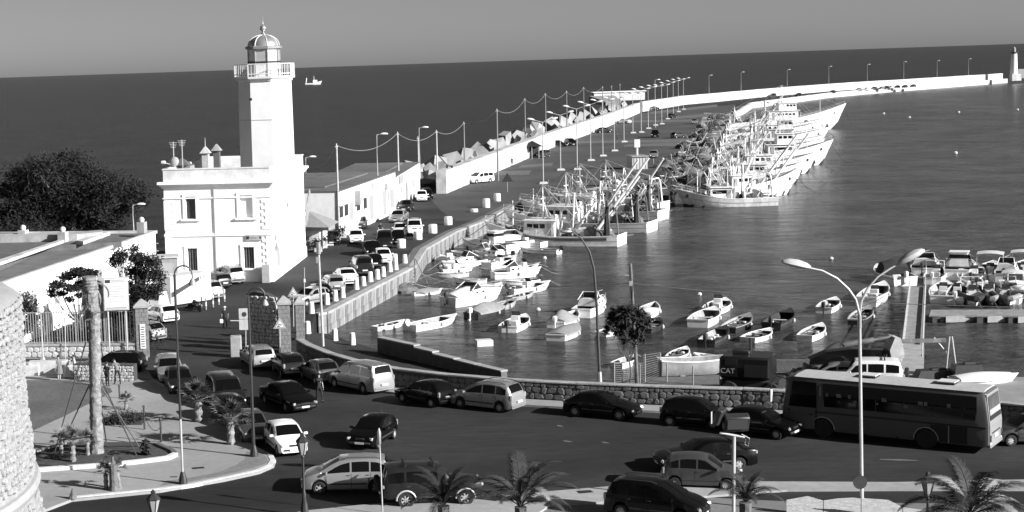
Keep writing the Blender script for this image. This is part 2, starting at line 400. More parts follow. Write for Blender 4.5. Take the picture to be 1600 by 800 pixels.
sheet('lawn', [(30, 594), (110, 594), (172, 606), (176, 612), (150, 625), (100, 650), (40, 678), (-40, 700), (-60, 600)], PZ+.012, 'lawn')
sheet('lawn', [(165, 664), (222, 664), (228, 650), (180, 648), (160, 655)], PZ+.012, 'soil')
sheet('joint_line', [(30, 589), (250, 592), (250, 593.2), (30, 590.2)], PZ+.006, 'concrete_dark', None)
for q in ([(299, 730.5), (318, 729), (320, 731.5), (301, 733)], [(265, 744.5), (277, 744), (277, 745.4), (266, 745.8)]):
    sheet('manhole_cover', q, PZ+.006, 'metal_dark')
sheet('cobble_patch', [(250, 759), (300, 752), (350, 742), (395, 731), (420, 722), (415, 712), (398, 705), (385, 706), (384, 716), (370, 726), (340, 738), (300, 746), (260, 751)], PZ+.006, 'brick', None)
# foreground median and pavements
sheet('median_strip', [(455, 800), (560, 789), (700, 778), (850, 768), (960, 759), (1180, 752), (1400, 753), (1600, 749), (1800, 748), (1800, 756), (1600, 764), (1400, 764), (1230, 765), (1100, 775), (960, 783), (860, 788), (800, 830), (455, 830)], .10, 'median_light', -.05)
sheet('near_pavement', [(455, 832), (800, 832), (862, 789), (962, 784), (1100, 777), (1180, 781), (1240, 784), (1800, 790), (1800, 900), (400, 900)], .006, 'median')
for q in ([(900, 767), (922, 765.5), (928, 769), (905, 771)],):
    sheet('manhole_cover', q, .106, 'metal_dark')
# sidewalk under the parapet
base = offset(para, -.02); outer = offset(para, -1.6)
struct('sidewalk', MB().prism([(p.x, p.y) for p in base] + [(p.x, p.y) for p in outer[::-1]], -.05, .12), 'pavement')
# yard
sheet('yard_ground', [(1420, 584), (1600, 589), (1800, 596), (1800, 645), (1600, 634), (1450, 624), (1160, 609), (1160, 590), (1300, 584)], .008, 'yard')
sheet('yard_ground', [(1040, 580), (1258, 581), (1290, 583), (1150, 590), (1150, 607), (1030, 603), (965, 601)], .006, 'concrete_dark')
# road markings in the near street
sheet('road_marking', [(360, 500.3), (385, 500.6), (385, 501.7), (360, 501.5)], .006, 'kerb_white')
for x, y, L in ((880, 688, 14), (1105, 687, 20), (1375, 717, 60), (870, 664, 10), (940, 690, 12)):
    sheet('road_scuff', [(x, y), (x+L*.5, y+.3), (x+L, y+2), (x+L*.9, y+2.6), (x+L*.4, y+2.4), (x, y+1.2)], .005, 'patch')
# tar shade joints and low dark harbour kerb wall
yw = [G(*p) for p in ((1033, 577.5), (1150, 578), (1262, 579), (1330, 580))]
t = thing('yard_wall', 'low dark wall along the water side of the boat yard', 'wall')
for a, b in zip(yw[:-1], yw[1:]):
    d = b-a; L = d.length; d.normalize(); c = (a+b)/2
    o = part('wall_panel', MB().box(0, 0, .3, L-.02, .4, .75), 'concrete_dark', t); o.location = (c.x, c.y, 0); o.rotation_euler = (0, 0, math.atan2(d.y, d.x))
# slipway ledge beside the pillar, stepped wall
ramp = MB()
rp = [G(468, 524, -.02), G(495, 520, -.9), G(513, 522, -1.4), G(530, 528, -1.5), G(603, 550, -1.5), G(800, 604, -1.5), G(780, 612, -1.5), G(620, 590, -1.5), G(520, 560, -.8), G(470, 541, -.02)]
cen = G(540, 560, -1.4)
ramp.add([tuple(p) for p in rp] + [(p.x, p.y, -4) for p in rp] + [tuple(cen)], [(i, (i+1) % 10, 20) for i in range(10)] + [(i, i+10, (i+1) % 10+10, (i+1) % 10) for i in range(10)])
struct('slipway', ramp, 'asphalt')
sw = thing('stepped_wall', 'dark sea wall with a top that goes down in steps beside the slipway', 'wall')
ST = [(594, 549, 527), (652, 562, 541), (681, 569, 553), (714, 577, 562), (746, 585, 571), (788, 595, 580)]
for (x0, y0, t0), (x1, y1, t1) in zip(ST[:-1], ST[1:]):
    a, b = G(x0, y0, -1.4), G(x1, y1, -1.4); d = b-a; L = d.length; d.normalize(); c = (a+b)/2
    zt = (HZ(x0, t0, a) + HZ(x1, t1+0, b))/2
    o = part('wall_panel', MB().box(0, 0, (zt-3)/2, L-.01, .5, zt+3), 'concrete_dark', sw); o.location = (c.x, c.y, 0); o.rotation_euler = (0, 0, math.atan2(d.y, d.x))
    o = part('cap_stone', MB().box(0, 0, .04, L+.05, .6, .1), 'concrete', sw); o.location = (c.x, c.y, zt); o.rotation_euler = (0, 0, math.atan2(d.y, d.x))
# ---------------------------------------------------------------- stones: shared irregular shapes, laid in rough rows
def stone_mesh(name, m, seed, fl=.5):
    r = random.Random(seed); n = r.choice((6, 7, 8)); a0 = r.random()
    pts = [(math.cos(a)*f, math.sin(a)*f) for a, f in ((a0+2*math.pi*i/n, r.uniform(.47, .58)*(1/max(abs(math.cos(a0+2*math.pi*i/n)), abs(math.sin(a0+2*math.pi*i/n))))**.55) for i in range(n))]
    rings = [[(x, z, 0) for x, z in pts], [(x*.97, z*.97, .55) for x, z in pts], [(x*.7, z*.7, 1) for x, z in pts]]
    return MB(Matrix(((1, 0, 0, 0), (0, 0, -1, 0), (0, 1, 0, 0), (0, 0, 0, 1)))).loft(rings).mesh(name, m, True, .9)
def stones(parent, a, b, z0, z1, size, m, proud=.07, seed=1, meshes=None, name='stone', lim=300, cnt=None):
    """face a->b, stones look to the right-hand side of a->b"""
    r = random.Random(seed)
    meshes = meshes or [stone_mesh(name, m, seed*31+i) for i in range(8)]
    d = Vector((b[0]-a[0], b[1]-a[1], 0)); L = d.length; d.normalize(); rz = math.atan2(d.y, d.x); z = z0
    while z < z1 - size*.4:
        h = min(size*r.uniform(.7, 1.05), z1-z); u = -r.random()*size*.5
        while u < L:
            wd = size*r.uniform(.55, 1.6); w0, w1 = max(u, 0), min(u+wd, L)
            if w1-w0 > size*.25:
                o = link(name, r.choice(meshes), parent)
                c = Vector((a[0], a[1], 0)) + d*((w0+w1)/2)
                o.location = (c.x, c.y, z + h/2 + r.uniform(-.03, .03)*size); o.rotation_euler = (0, 0, rz)
                k = r.choice((-1, 1)); o.scale = ((w1-w0)*.98*k, proud*r.uniform(.5, 1.5), h*r.uniform(.92, 1.12)*r.choice((-1, 1))); o.rotation_euler = (r.uniform(-.06, .06), r.uniform(-.12, .12), rz)
            u += wd
        z += h
    return meshes
pw = thing('parapet_wall', 'long curved stone parapet wall with a pale coping between the street and the harbour', 'wall')
for i in range(len(para)-1):
    a, b = para[i], para[i+1]; d = b-a; L = d.length; d.normalize(); c = (a+b)/2; rz = math.atan2(d.y, d.x); n = Vector((-d.y, d.x, 0))
    o = part('core', MB().box(0, 0, .5, L+.02, .42, 1.24), 'mortar_dark', pw); q = c + n*.25; o.location = (q.x, q.y, 0); o.rotation_euler = (0, 0, rz)
    q = c + n*.24; o = part('coping', MB().box(0, 0, 0, L+.012, .56, .1, b=.02), 'concrete', pw); o.location = (q.x, q.y, 1.18 + (i % 2)*.003); o.rotation_euler = (0, 0, rz)
sm = None
idx = [(a, b) for a, b in zip(para[:-1], para[1:])]
for i, (a, b) in enumerate(idx):
    n = Vector(((a-b).y, (b-a).x, 0)).normalized()
    if i < 10 or i == 12: sm = stones(pw, a + n*.04, b + n*.04, .14, 1.1, .40 if i > 3 else .5, 'stone_wall', .05, 11+i, sm)
# ================================================================ the lighthouse
LC = G(427, 440)                                   # near right corner of the keeper's house
ax = Vector((.165, .986, 0)).normalized()          # depth direction of the house
al = Vector((-ax.y, ax.x, 0))                      # along the front, to the left
LW = (G(258, 444) - LC).dot(al); LD = 20.5
lh = thing('lighthouse', 'tall white octagonal lighthouse rising from its two-storey white keeper house by the harbour road', 'lighthouse', LC, 0)
LM = Matrix(((ax.x*0 - al.x, ax.x, 0, 0), (-al.y, ax.y, 0, 0), (0, 0, 1, 0), (0, 0, 0, 1)))   # local x = to the right along the front, y = depth
def L4(x, y, z): return LM @ Matrix.Translation((x, y, z))
def lpart(name, mb, m, parent=None, smooth=False, **k):
    mb.V = [tuple(LM @ Vector(v)) for v in mb.V]
    return part(name, mb, m, parent or lh, smooth=smooth, **k)
zc = HZ(427, 291, LC); zp = HZ(427, 262, LC)
def wall_with_holes(x0, x1, z0, z1, holes, y0, th):
    """wall in the x-z plane at depth y0..y0+th with rectangular holes (xa, xb, za, zb)"""
    xs = sorted({x0, x1} | {h[0] for h in holes} | {h[1] for h in holes}); zs = sorted({z0, z1} | {h[2] for h in holes} | {h[3] for h in holes})
    mb = MB()
    for i in range(len(xs)-1):
        for j in range(len(zs)-1):
            cx, cz = (xs[i]+xs[i+1])/2, (zs[j]+zs[j+1])/2
            if any(h[0] < cx < h[1] and h[2] < cz < h[3] for h in holes): continue
            mb.add([(xs[i], y0, zs[j]), (xs[i+1], y0, zs[j]), (xs[i+1], y0, zs[j+1]), (xs[i], y0, zs[j+1])], [(0, 1, 2, 3)])
    for h in holes:
        a, b, c, d = h
        mb.add([(a, y0, c), (b, y0, c), (b, y0, d), (a, y0, d), (a, y0+th, c), (b, y0+th, c), (b, y0+th, d), (a, y0+th, d)],
               [(0, 4, 5, 1), (1, 5, 6, 2), (2, 6, 7, 3), (3, 7, 4, 0)])
    return mb
def front(px, py, y=0):
    """photo pixel on the front wall plane (or y metres behind it) -> local (x, z)"""
    d = ray(px, py); o = Vector((0, 0, CAMH)); t = (LC + ax*y - o).dot(ax)/d.dot(ax); p = o + d*t; return -(p-LC).dot(al), p.z
holes = []
for x0, y0, x1, y1 in ((290, 307.5, 306, 342), (374.5, 305, 395, 340), (293, 388, 309, 425), (380.5, 386, 397.5, 419)):
    a, d = front(x0, y0); b, c = front(x1, y1); holes.append((a, b, c, d))
body = wall_with_holes(-LW, 0, 0, zc, holes, 0, .35)
body.add([(0, 0, 0), (0, LD, 0), (0, LD, zc), (0, 0, zc), (-LW, 0, 0), (-LW, LD, 0), (-LW, LD, zc), (-LW, 0, zc)], [(0, 1, 2, 3), (5, 4, 7, 6), (1, 5, 6, 2), (3, 2, 6, 7)])
lpart('wall', body, 'white_wall')
wl = (('window', 'shutter'), ('blind_window', 'white_wall'), ('window', 'shutter'), ('window', 'shutter'))
for k, (h, (nm, m)) in enumerate(zip(holes, wl)):
    a, b, c, d = h
    dep = .22 if k != 1 else .2
    f = lpart(nm, MB().box((a+b)/2, dep+.03, (c+d)/2, b-a, .05, d-c), m)
    if k != 1:
        for s in (-1, 1): lpart('shutter', MB().box((a+b)/2+s*(b-a)*.25, dep-.01, (c+d)/2, (b-a)*.44, .03, (d-c)*.94), 'plastic', f)
        for z in range(5): lpart('slat', MB().box((a+b)/2, dep-.03, c+(d-c)*(.12+.19*z), (b-a)*.8, .015, .03), 'metal_dark', f)
        if k > 1: lpart('window_bars', MB().box((a+b)/2, .12, (c+d)/2, .03, .03, d-c).box((a+b)/2-.25, .12, (c+d)/2, .03, .03, d-c).box((a+b)/2+.25, .12, (c+d)/2, .03, .03, d-c), 'metal', f)
    fr = MB().box((a+b)/2, -.04, d+.12, b-a+.62, .1, .24).box(a-.17, -.035, (c+d)/2, .28, .09, d-c-.002).box(b+.17, -.035, (c+d)/2, .28, .09, d-c-.002)
    lpart('window_surround', fr, 'white_wall')
    lpart('sill', MB().box((a+b)/2, -.09, c-.09, b-a+1.0, .24, .16), 'white_wall')
# plinth, string course, cornice, parapet
def band(name, z0, z1, pr, m='white_wall', hollow=False):
    if hollow:
        mb = MB()
        t = .35
        for cx, cy, dx, dy in ((-LW/2, -pr+t/2, LW+2*pr, t), (-LW/2, LD+pr-t/2, LW+2*pr, t), (pr-t/2, LD/2, t, LD+2*pr-2*t-.004), (-LW-pr+t/2, LD/2, t, LD+2*pr-2*t-.004)):
            mb.box(cx, cy, (z0+z1)/2, dx, dy, z1-z0)
        return lpart(name, mb, m)
    return lpart(name, MB().box(-LW/2, LD/2, (z0+z1)/2, LW+2*pr, LD+2*pr, z1-z0), m)
zs = front(427, 365)[1]
lpart('string_course', MB().box(-LW/2, -.05, zs, LW+.2, .1, .28).box(.05, LD/2, zs, .1, LD, .28), 'white_wall')
lpart('string_course', MB().box(-LW/2, -.05, zc-.95, LW+.2, .1, .12), 'white_wall')
zb = front(427, 422)[1]
for a, b in ((-LW-.12, holes[2][0]-.4), (holes[2][1]+.4, holes[3][0]-.4), (holes[3][1]+.4, .12)):
    lpart('plinth', MB().box((a+b)/2, -.09, zb/2, b-a, .18, zb), 'white_wall')
lpart('plinth', MB().box(.06, LD/2, zb/2, .12, LD, zb), 'white_wall')
band('cornice', zc, zc+.18, .16); band('cornice', zc+.18, zc+.38, .32); band('cornice', zc+.38, zc+.62, .5)
band('parapet', zc+.62, zp+.0, .0, 'wall_patchy', True)
band('coping', zp, zp+.12, .06, 'wall_patchy', True)
lpart('roof', MB().box(-LW/2, LD/2, zc+.66, LW-.75, LD-.75, .06), 'roof_grey')
lpart('drain_pipe', MB().box(front(337, 380)[0], -.06, zc/2+.3, .09, .1, zc-.6), 'sign_grey')
# quoins
n = 22; hq = (zc-1.2)/n
for xq, s in ((0, -1), (-LW, 1)):
    for i in range(n):
        z = .3+zb*.6+i*(zc-1.5-zb*.6)/n
        if zs-.3 < z < zs+.25: continue
        wq = .95 if i % 2 else .6
        lpart('quoin', MB().box(xq+s*wq/2 - s*.045, -.012, z+hq*.45, wq, .10, hq*.86), 'white_wall')
# sign over the door, notices on the side wall
a, z = front(397, 371)
o = lpart('name_plate', MB().box(a, -.1, z, 1.55, .08, .52), 'sign_grey')
lpart('emblem', MB().box(a-.58, -.15, z, .26, .02, .3), 'sign_ink', o); lpart('emblem', MB().box(a+.62, -.15, z, .14, .02, .2), 'sign_ink', o)
lpart('lettering', MB().box(a-.03, -.15, z+.04, .8, .02, .05).box(a-.03, -.15, z-.08, .6, .02, .05), 'metal', o)
lpart('side_door', MB().box(.03, 3.2, 1.6, .06, 1.5, 2.6), 'frame_grey')
for y, zz in ((1.5, 4.0), (2.1, 3.2), (1.5, 3.0), (9, 6.5)):
    lpart('wall_box', MB().box(.08, y, zz, .16, .35, .5), 'metal')
lpart('gate_box', MB().box(-.55, -.55, .6+zb*.2, .7, .6, 1.7), 'sign_grey')
# roof furniture
for px_, h in ((322, 3.9), (339.5, 3.0)):
    x, _ = front(px_, 262); y = 3.5 if px_ < 330 else 9
    x = front(px_, 262, y)[0]
    top = zp + (1.35 if px_ < 330 else 1.3)
    o = lpart('chimney', MB().box(x, y, (zc+.6+top)/2, .62, .62, top-zc-.6), 'stone_light' if px_ < 330 else 'concrete_dark')
    lpart('chimney_cap', MB().loft([[(x-.5, y-.5, top), (x+.5, y-.5, top), (x+.5, y+.5, top), (x-.5, y+.5, top)], [(x-.05, y-.05, top+.65), (x+.05, y-.05, top+.65), (x+.05, y+.05, top+.65), (x-.05, y+.05, top+.65)]]), 'stone_light' if px_ < 330 else 'concrete', o)
    if px_ < 330: lpart('vane_rod', MB().cyl((x, y, top+.6), (x, y, top+1.5), .05, .02, 6), 'galv', o)
x = front(281, 262, 6)[0]
lpart('stair_hood', MB().box(x+.25, 6, zc+1.2, 2.0, 2.0, 1.2), 'concrete')
lpart('stair_hood', MB().loft([[(x-.5, 5.1, zp+.1), (x+1.1, 5.1, zp+.1), (x+1.1, 6.9, zp+.1), (x-.5, 6.9, zp+.1)], [(x+.2, 5.9, zp+.8), (x+.3, 5.9, zp+.8), (x+.3, 6, zp+.8), (x+.2, 6, zp+.8)]]), 'concrete_dark')
for px_, tp in ((269, 222), (282.5, 219)):
    x = front(px_, 262)[0]; zt = front(px_, tp)[1]
    o = lpart('antenna_mast', MB().cyl((x, .8, zp-.8), (x, .8, zt), .05, n=6), 'galv')
    for k in range(4): lpart('antenna_rod', MB().cyl((x-.35+.05*k, .8-.2, zt-.15*k-.1), (x+.35-.05*k, 1.0, zt-.15*k-.1), .02, n=4), 'galv', o)
x, z = front(269, 255)
lpart('satellite_dish', MB(Matrix.Translation((x, .5, z+.1)) @ Matrix.Rotation(R(65), 4, 'X') @ Matrix.Rotation(R(-15), 4, 'Y')).lathe([(0.001, .1), (.3, .06), (.52, -.05), (.54, -.08), (.3, .02), (.001, .05)], 14), 'sign_grey', smooth=True)
x, z = front(254, 254)
lpart('floodlight', MB().box(x, .3, z, .45, .3, .3, b=.06).cyl((x, .3, z), (x+1, .6, z-.35), .03), 'sign_white')
# the tower
TY = LD*.53; TX = front(418.5, 262, TY)[0]; print('TX', TX)
kD = (LC.y + (ax*TY).y)/LC.y
TR = 41.5/16.65*kD/math.cos(R(22.5))*1.0
T0 = zc+.5; zg = 20 - (119-107)*kD*LC.y/FPX*1.0
def oct_(r, z, ph=22.5): return [(TX + r*math.cos(R(45*i+ph)), TY + r*math.sin(R(45*i+ph)), z) for i in range(8)]
PH = 22.5
zsp = T0 + 3.1
for i in range(8):
    def pt(r, z, k): return (TX + r*math.cos(R(45*k+PH)), TY + r*math.sin(R(45*k+PH)), z)
    lpart('tower_face', MB().add([pt(TR*.965, T0, i), pt(TR*.965, T0, i+1), pt(TR*.96, zsp, i+1), pt(TR*.96, zsp, i), pt(TR*.94, zg-.45, i+1), pt(TR*.94, zg-.45, i)], [(0, 1, 2, 3), (3, 2, 4, 5)]), 'tower_wall')
    if i % 2: lpart('tower_band', MB().loft([[pt(TR*1.04, zsp+2.35, i), pt(TR*1.04-.2, zsp+2.35, i), pt(TR*1.04-.2, zsp+2.4, i), pt(TR*1.0+.01, zsp+2.4, i)], [pt(TR*1.04, zsp+2.35, i+1), pt(TR*1.04-.2, zsp+2.35, i+1), pt(TR*1.04-.2, zsp+2.4, i+1), pt(TR*1.0+.01, zsp+2.4, i+1)]][:0] or [oct_(TR*.965, zsp+2.35, PH), oct_(TR*.965, zsp+2.4, PH)]), 'sign_grey') if i == 1 else None
rings = [oct_(TR*.94, zg-.5, PH), oct_(TR*.98, zg-.45, PH), oct_(TR*1.0, zg-.25, PH), oct_(TR*1.07, zg-.2, PH), oct_(TR*1.08, zg, PH)]
lpart('gallery', MB().loft(rings), 'tower_wall')
ys = HZ
zr = 20 - (100-107)*kD*LC.y/FPX
gr = TR*1.05
for i in range(8):
    a, b = Vector(oct_(gr, 0, PH)[i]), Vector(oct_(gr, 0, PH)[(i+1) % 8])
    nb = 7
    for k in range(nb):
        q = a.lerp(b, k/nb); lpart('railing_post', MB().box(q.x, q.y, (zg+zr)/2, .045 if k else .11, .045 if k else .11, zr-zg-.05), 'sign_white')
    for z in (zr, zg+.25):
        lpart('rail', MB().tube([(a.x, a.y, z), (b.x, b.y, z)], .045, 5), 'sign_white')
lr = 26.0/16.65*kD; zl0 = 20-(97-107)*kD*LC.y/FPX; zl1 = 20-(76.5-107)*kD*LC.y/FPX; zd = 20-(55-107)*kD*LC.y/FPX
lpart('lantern_base', MB().lathe([(lr*.97, zg), (lr*.97, zl0)], 8, (TX, TY, 0), R(PH)), 'sign_white')
for i in range(8):
    def pt(r, z, k): return (TX + r*math.cos(R(45*k+PH)), TY + r*math.sin(R(45*k+PH)), z)
    lpart('lantern_pane', MB().add([pt(lr*.95, zl0, i), pt(lr*.95, zl0, i+1), pt(lr*.95, zl1, i+1), pt(lr*.95, zl1, i)], [(0, 1, 2, 3)]), 'lamp_glass')
    lpart('lantern_frame', MB().tube([pt(lr*.97, zg, i), pt(lr*.97, zl1, i)], .06, 5), 'metal')
lpart('lantern_ring', MB().lathe([(lr, zl0-.08), (lr*1.03, zl0), (lr, zl0+.08)], 8, (TX, TY, 0), R(PH)), 'metal_dark')
lpart('lantern_eave', MB().lathe([(lr*.98, zl1-.05), (lr*1.12, zl1+.0), (lr*1.14, zl1+.22), (lr*.98, zl1+.3)], 8, (TX, TY, 0), R(PH)), 'metal')
prof = [(lr*.95*math.cos(R(a)), zl1+.28 + (zd-zl1-.28)*math.sin(R(a))) for a in range(0, 90, 11)] + [(.12, zd)]
lpart('dome', MB().lathe(prof, 24, (TX, TY, 0)), 'silver', smooth=True)
for i in range(8):
    a = R(45*i+PH)
    lpart('dome_rib', MB().tube([(TX+r*1.01*math.cos(a), TY+r*1.01*math.sin(a), z+.01) for r, z in prof], .045, 5), 'sign_white')
zbll = 20-(45-107)*kD*LC.y/FPX; zf = 20-(27-107)*kD*LC.y/FPX
lpart('finial', MB().lathe([(.3, zd-.15), (.22, zd+.15), (.1, zbll-.35), (.12, zbll-.3), (.29, zbll-.15), (.33, zbll), (.28, zbll+.17), (.1, zbll+.32), (.03, zbll+.5), (.025, zf-.4), (.01, zf)], 12, (TX, TY, 0)).box(TX, TY, zbll+1.0, .6, .04, .04).box(TX, TY, zbll+1.0, .04, .6, .04), 'silver', smooth=True)
a, z = TX-.6, 0
lpart('tower_window', MB().box(TX-1.0, TY-TR*.93-.02, zg-2.2, .25, .12, .25), 'black')
# ================================================================ long white quay building
def box_building(name, label, c0, dirv, L, W, H, m='white_wall', roof='roof_grey', par=.25, side=1):
    """c0 near corner on the street side; runs L along dirv; W away from the street (to the left)"""
    t = thing(name, label, 'building', c0, math.atan2(dirv.y, dirv.x))
    part('wall', MB().prism([(0, 0), (L, 0), (L, W), (0, W)], 0, H), m, t, smooth=False)
    part('roof', MB().box(L/2, W/2, H+.06, L+.15, W+.15, .14), roof, t, smooth=False)
    part('roof', MB().box(L/2+.5, W/2+.3, H+.2, L*.72, W*.6, .2), roof, t, smooth=False)
    return t
a, b = G(531, 372), G(619, 331.5); d = (b-a).normalized(); Lb = (b-a).length
wb = box_building('quay_building', 'long low white building with small dark windows behind the lighthouse', a, d, Lb, 13, HZ(529, 300, a))
def facepos(px, py, org=a, dd=d):
    """point on the street face (vertical plane through org along dd) -> (u, z)"""
    r = ray(px, py); nrm = Vector((-dd.y, dd.x, 0)); o = Vector((0, 0, CAMH)); t = (org-o).dot(nrm)/r.dot(nrm); p = o+r*t; return (p-org).dot(dd), p.z
for px, y0, y1, wd in ((532.5, 322, 340, .9), (540.5, 319, 337, .9), (549, 317, 344, 1.0), (559.5, 312, 329, .9), (570, 309, 326, .9), (580, 305, 343, 1.1), (600.5, 298, 336, 1.1), (612, 296, 325, 1.3), (606.5, 302, 313, .5)):
    u, z1 = facepos(px, y0); _, z0 = facepos(px, y1)
    door = (y1-y0) > 22
    o = part('door' if door else 'window', MB().box(u, -.02, (max(z0, 0)+z1)/2, wd*2.0 if not door else wd*2, .1, z1-max(z0, 0)), 'shutter' if px < 575 and not door else 'frame_grey', wb, smooth=False)
    part('frame', MB().box(u, -.06, z1+.06, wd*2.3, .14, .12), 'sign_grey', o, smooth=False)
u, z = facepos(555, 309); part('wall_box', MB().box(u, -.3, z, 1.0, .6, 1.7), 'metal', wb, smooth=False)
u, z = facepos(580, 293); part('wall_box', MB().box(u, -.2, z, .8, .4, 1.1), 'sign_grey', wb, smooth=False)
u, z = facepos(601, 291); part('wall_box', MB().box(u, -.2, z, .7, .4, .8), 'frame_grey', wb, smooth=False)
# gable sign
gm = wb.matrix_basis
Hb = HZ(529, 300, a)
part('sign_panel', MB().box(-.05, 8.6, Hb-1.5, .08, 1.6, 1.3), 'metal', wb, smooth=False)
part('gable_door', MB().box(-.05, 6.8, 2.2, .1, 2.6, 2.2), 'shutter', wb, smooth=False)
part('notice', MB().box(-.05, 4.3, 2.2, .06, 1.0, 1.0), 'frame_grey', wb, smooth=False)
text('Nautic', .9, 'sign_ink', wb, Matrix.Translation((-.08, 6.5, Hb-1.5)) @ Matrix.Rotation(R(-90), 4, 'Z') @ Matrix.Rotation(R(90), 4, 'X'))
a2, b2 = G(621, 330), G(657, 302); d2 = (b2-a2).normalized()
wb2 = box_building('quay_shed', 'small pale building with a dark door at the far end of the long white one', a2, d2, (b2-a2).length, 10, HZ(620, 276, a2), 'wall_patchy')
for px, y0, y1, wd in ((627, 292, 300, 1.2), (635, 285, 314, 1.1), (645, 281, 293, 1.3)):
    u, z1 = facepos(px, y0, a2, d2); _, z0 = facepos(px, y1, a2, d2)
    part('door' if y1-y0 > 20 else 'window', MB().box(u, -.02, (z0+z1)/2, wd*1.8, .1, z1-z0), 'metal' if y1-y0 > 20 else 'frame_grey', wb2, smooth=False)
u, z = facepos(626, 280, a2, d2); part('sign_board', MB().box(u, -.1, z, 4.5, .1, 1.1), 'frame_grey', wb2, smooth=False)
# small dark-roofed kiosk with flags beside the lighthouse
k0 = G(500, 392); kd = (G(531, 372) - k0).normalized()
kt = thing('kiosk', 'small kiosk with a pointed grey awning and plants beside the lighthouse wall', 'kiosk', k0, math.atan2(kd.y, kd.x))
part('wall', MB().prism([(0, 0), (5, 0), (5, 4), (0, 4)], 0, 2.6), 'wall_patchy', kt, smooth=False)
part('door', MB().box(1.2, -.03, 1.1, .9, .08, 2.2), 'plastic', kt, smooth=False)
part('awning', MB().loft([[(-1.6, -1.4, 2.7), (5, -1.4, 2.7), (5, 4.2, 2.9), (-1.6, 4.2, 2.9)], [(1.4, 1.6, 4.4), (1.6, 1.6, 4.4), (1.6, 1.8, 4.4), (1.4, 1.8, 4.4)]]), 'canvas', kt, smooth=False)
part('counter', MB().box(-.4, 1.8, .8, .6, 3.2, 1.5), 'stone_light', kt, smooth=False)
part('awning_valance', MB().box(-1.6, 1.4, 2.55, .05, 5.4, .35), 'plastic', kt, smooth=False)
for y, z in ((.8, 3.6), (1.9, 3.6)):
    pass
fl = G(484, 400); zt = HZ(478, 296, fl)
f = thing('flag', 'furled dark flag on a pole leaning out of the lighthouse side wall', 'flag', (fl.x, fl.y, 0))
part('pole', MB().cyl((-.6, 1, zt-4), (.2, 0, zt), .05), 'galv', f); part('cloth', MB().loft([[(.2, 0, zt-.1), (.3, .1, zt-.2), (.1, .1, zt-.1)], [(-.3, .1, zt-2.2), (.15, .3, zt-2.2), (-.2, .5, zt-2.2)], [(-.6, .2, zt-3.8), (-.2, .4, zt-3.9), (-.5, .6, zt-3.8)]]), 'metal', f)
# ================================================================ warehouse at left
w0, w1 = G(246, 445), G(33, 539); dw = (w1-w0).normalized(); Lw = (w1-w0).length + 30
Hw = HZ(248, 364, w0)
wh = thing('warehouse', 'long low white warehouse with a flat grey roof behind the railings at left', 'building', w0, math.atan2(dw.y, dw.x))
part('wall', MB().prism([(0, 0), (0, -30), (Lw, -30), (Lw, 0)], 0, Hw), 'white_wall', wh, smooth=False)
part('roof', MB().prism([(.4, -.4), (.4, -29.6), (Lw-.4, -29.6), (Lw-.4, -.4)], Hw, Hw+.04), 'roof_grey', wh, smooth=False)
part('roof_edge', MB().box(Lw/2, .03, Hw+.12, Lw, .35, .26).box(.0, -15, Hw+.12, .35, 30, .26), 'harbour_wall', wh, smooth=False)
def roofp(px, py, z):
    p = G(px, py, z) - w0; return p.x*dw.x + p.y*dw.y, -p.x*dw.y + p.y*dw.x
def roofslab(name, px, z0, z1, m):
    part(name, MB().prism([roofp(x, y, z1) for x, y in px], z0, z1), m, wh, smooth=False)
roofslab('raised_roof', [(-60, 440), (65, 385), (190, 378), (185, 366), (0, 363), (-120, 364)], Hw+.04, Hw+.5, 'concrete_dark')
roofslab('roof_coping', [(-60, 425), (100, 372), (100, 375), (-60, 431)], Hw+.5, Hw+.75, 'harbour_wall')
roofslab('back_parapet', [(-100, 366), (0, 365), (120, 362), (160, 359), (160, 362), (120, 366), (0, 369), (-100, 370)], Hw+.5, Hw+1.1, 'concrete')
roofslab('roof_coping', [(118, 376), (160, 362), (172, 362), (130, 377)], Hw+.5, Hw+.8, 'harbour_wall')
for px, py in ((37, 375), (99, 378), (222, 362)):
    x, y = roofp(px, py, Hw+.5); part('roof_vent', MB().box(x, y, Hw+.9, .9, .7, 1.0), 'concrete', wh, smooth=False); part('vent_cap', MB().ball((x, y, Hw+1.6), .28), 'sign_white', wh)
for k in range(7):
    x, y = roofp(55+20*k, 386 - k*.6, Hw); part('skylight', MB().box(x, y, Hw+.25, .8, .5, .4), 'metal', wh, smooth=False)
for u in (5, 10.5, 16, 21, 26, 31, 36, 41):
    o = part('window', MB().box(u, .02, Hw*.56, 1.2, .08, 1.5), 'frame_grey' if u > 20 else 'metal', wh, smooth=False)
    part('buttress', MB().box(u+2.6, .12, Hw*.46, .35, .24, Hw*.92), 'white_wall', wh, smooth=False)
part('cable', MB().tube([(u, .25, Hw-1.0+.25*math.sin(u*.9)) for u in [i*1.5 for i in range(28)]], .025, 4), 'sign_grey', wh)
part('cable', MB().tube([(u, .28, Hw-1.7+.2*math.sin(u*1.3)) for u in [i*1.5 for i in range(24)]], .025, 4), 'sign_grey', wh)
# small shed between warehouse and lighthouse
s0 = G(262, 462)
sd = thing('pump_shed', 'small grey metal shed between the warehouse tree and the lighthouse', 'shed', s0, .1)
zt = HZ(262, 402, s0)
part('wall', MB().box(0, 1.0, zt/2, 2.0, 2, zt), 'metal', sd, smooth=False); part('roof', MB().box(0, 1.0, zt, 2.3, 2.3, .15), 'sign_grey', sd, smooth=False); part('panel', MB().box(0, -.05, zt*.55, 1.1, .06, zt*.6), 'frame_grey', sd, smooth=False)
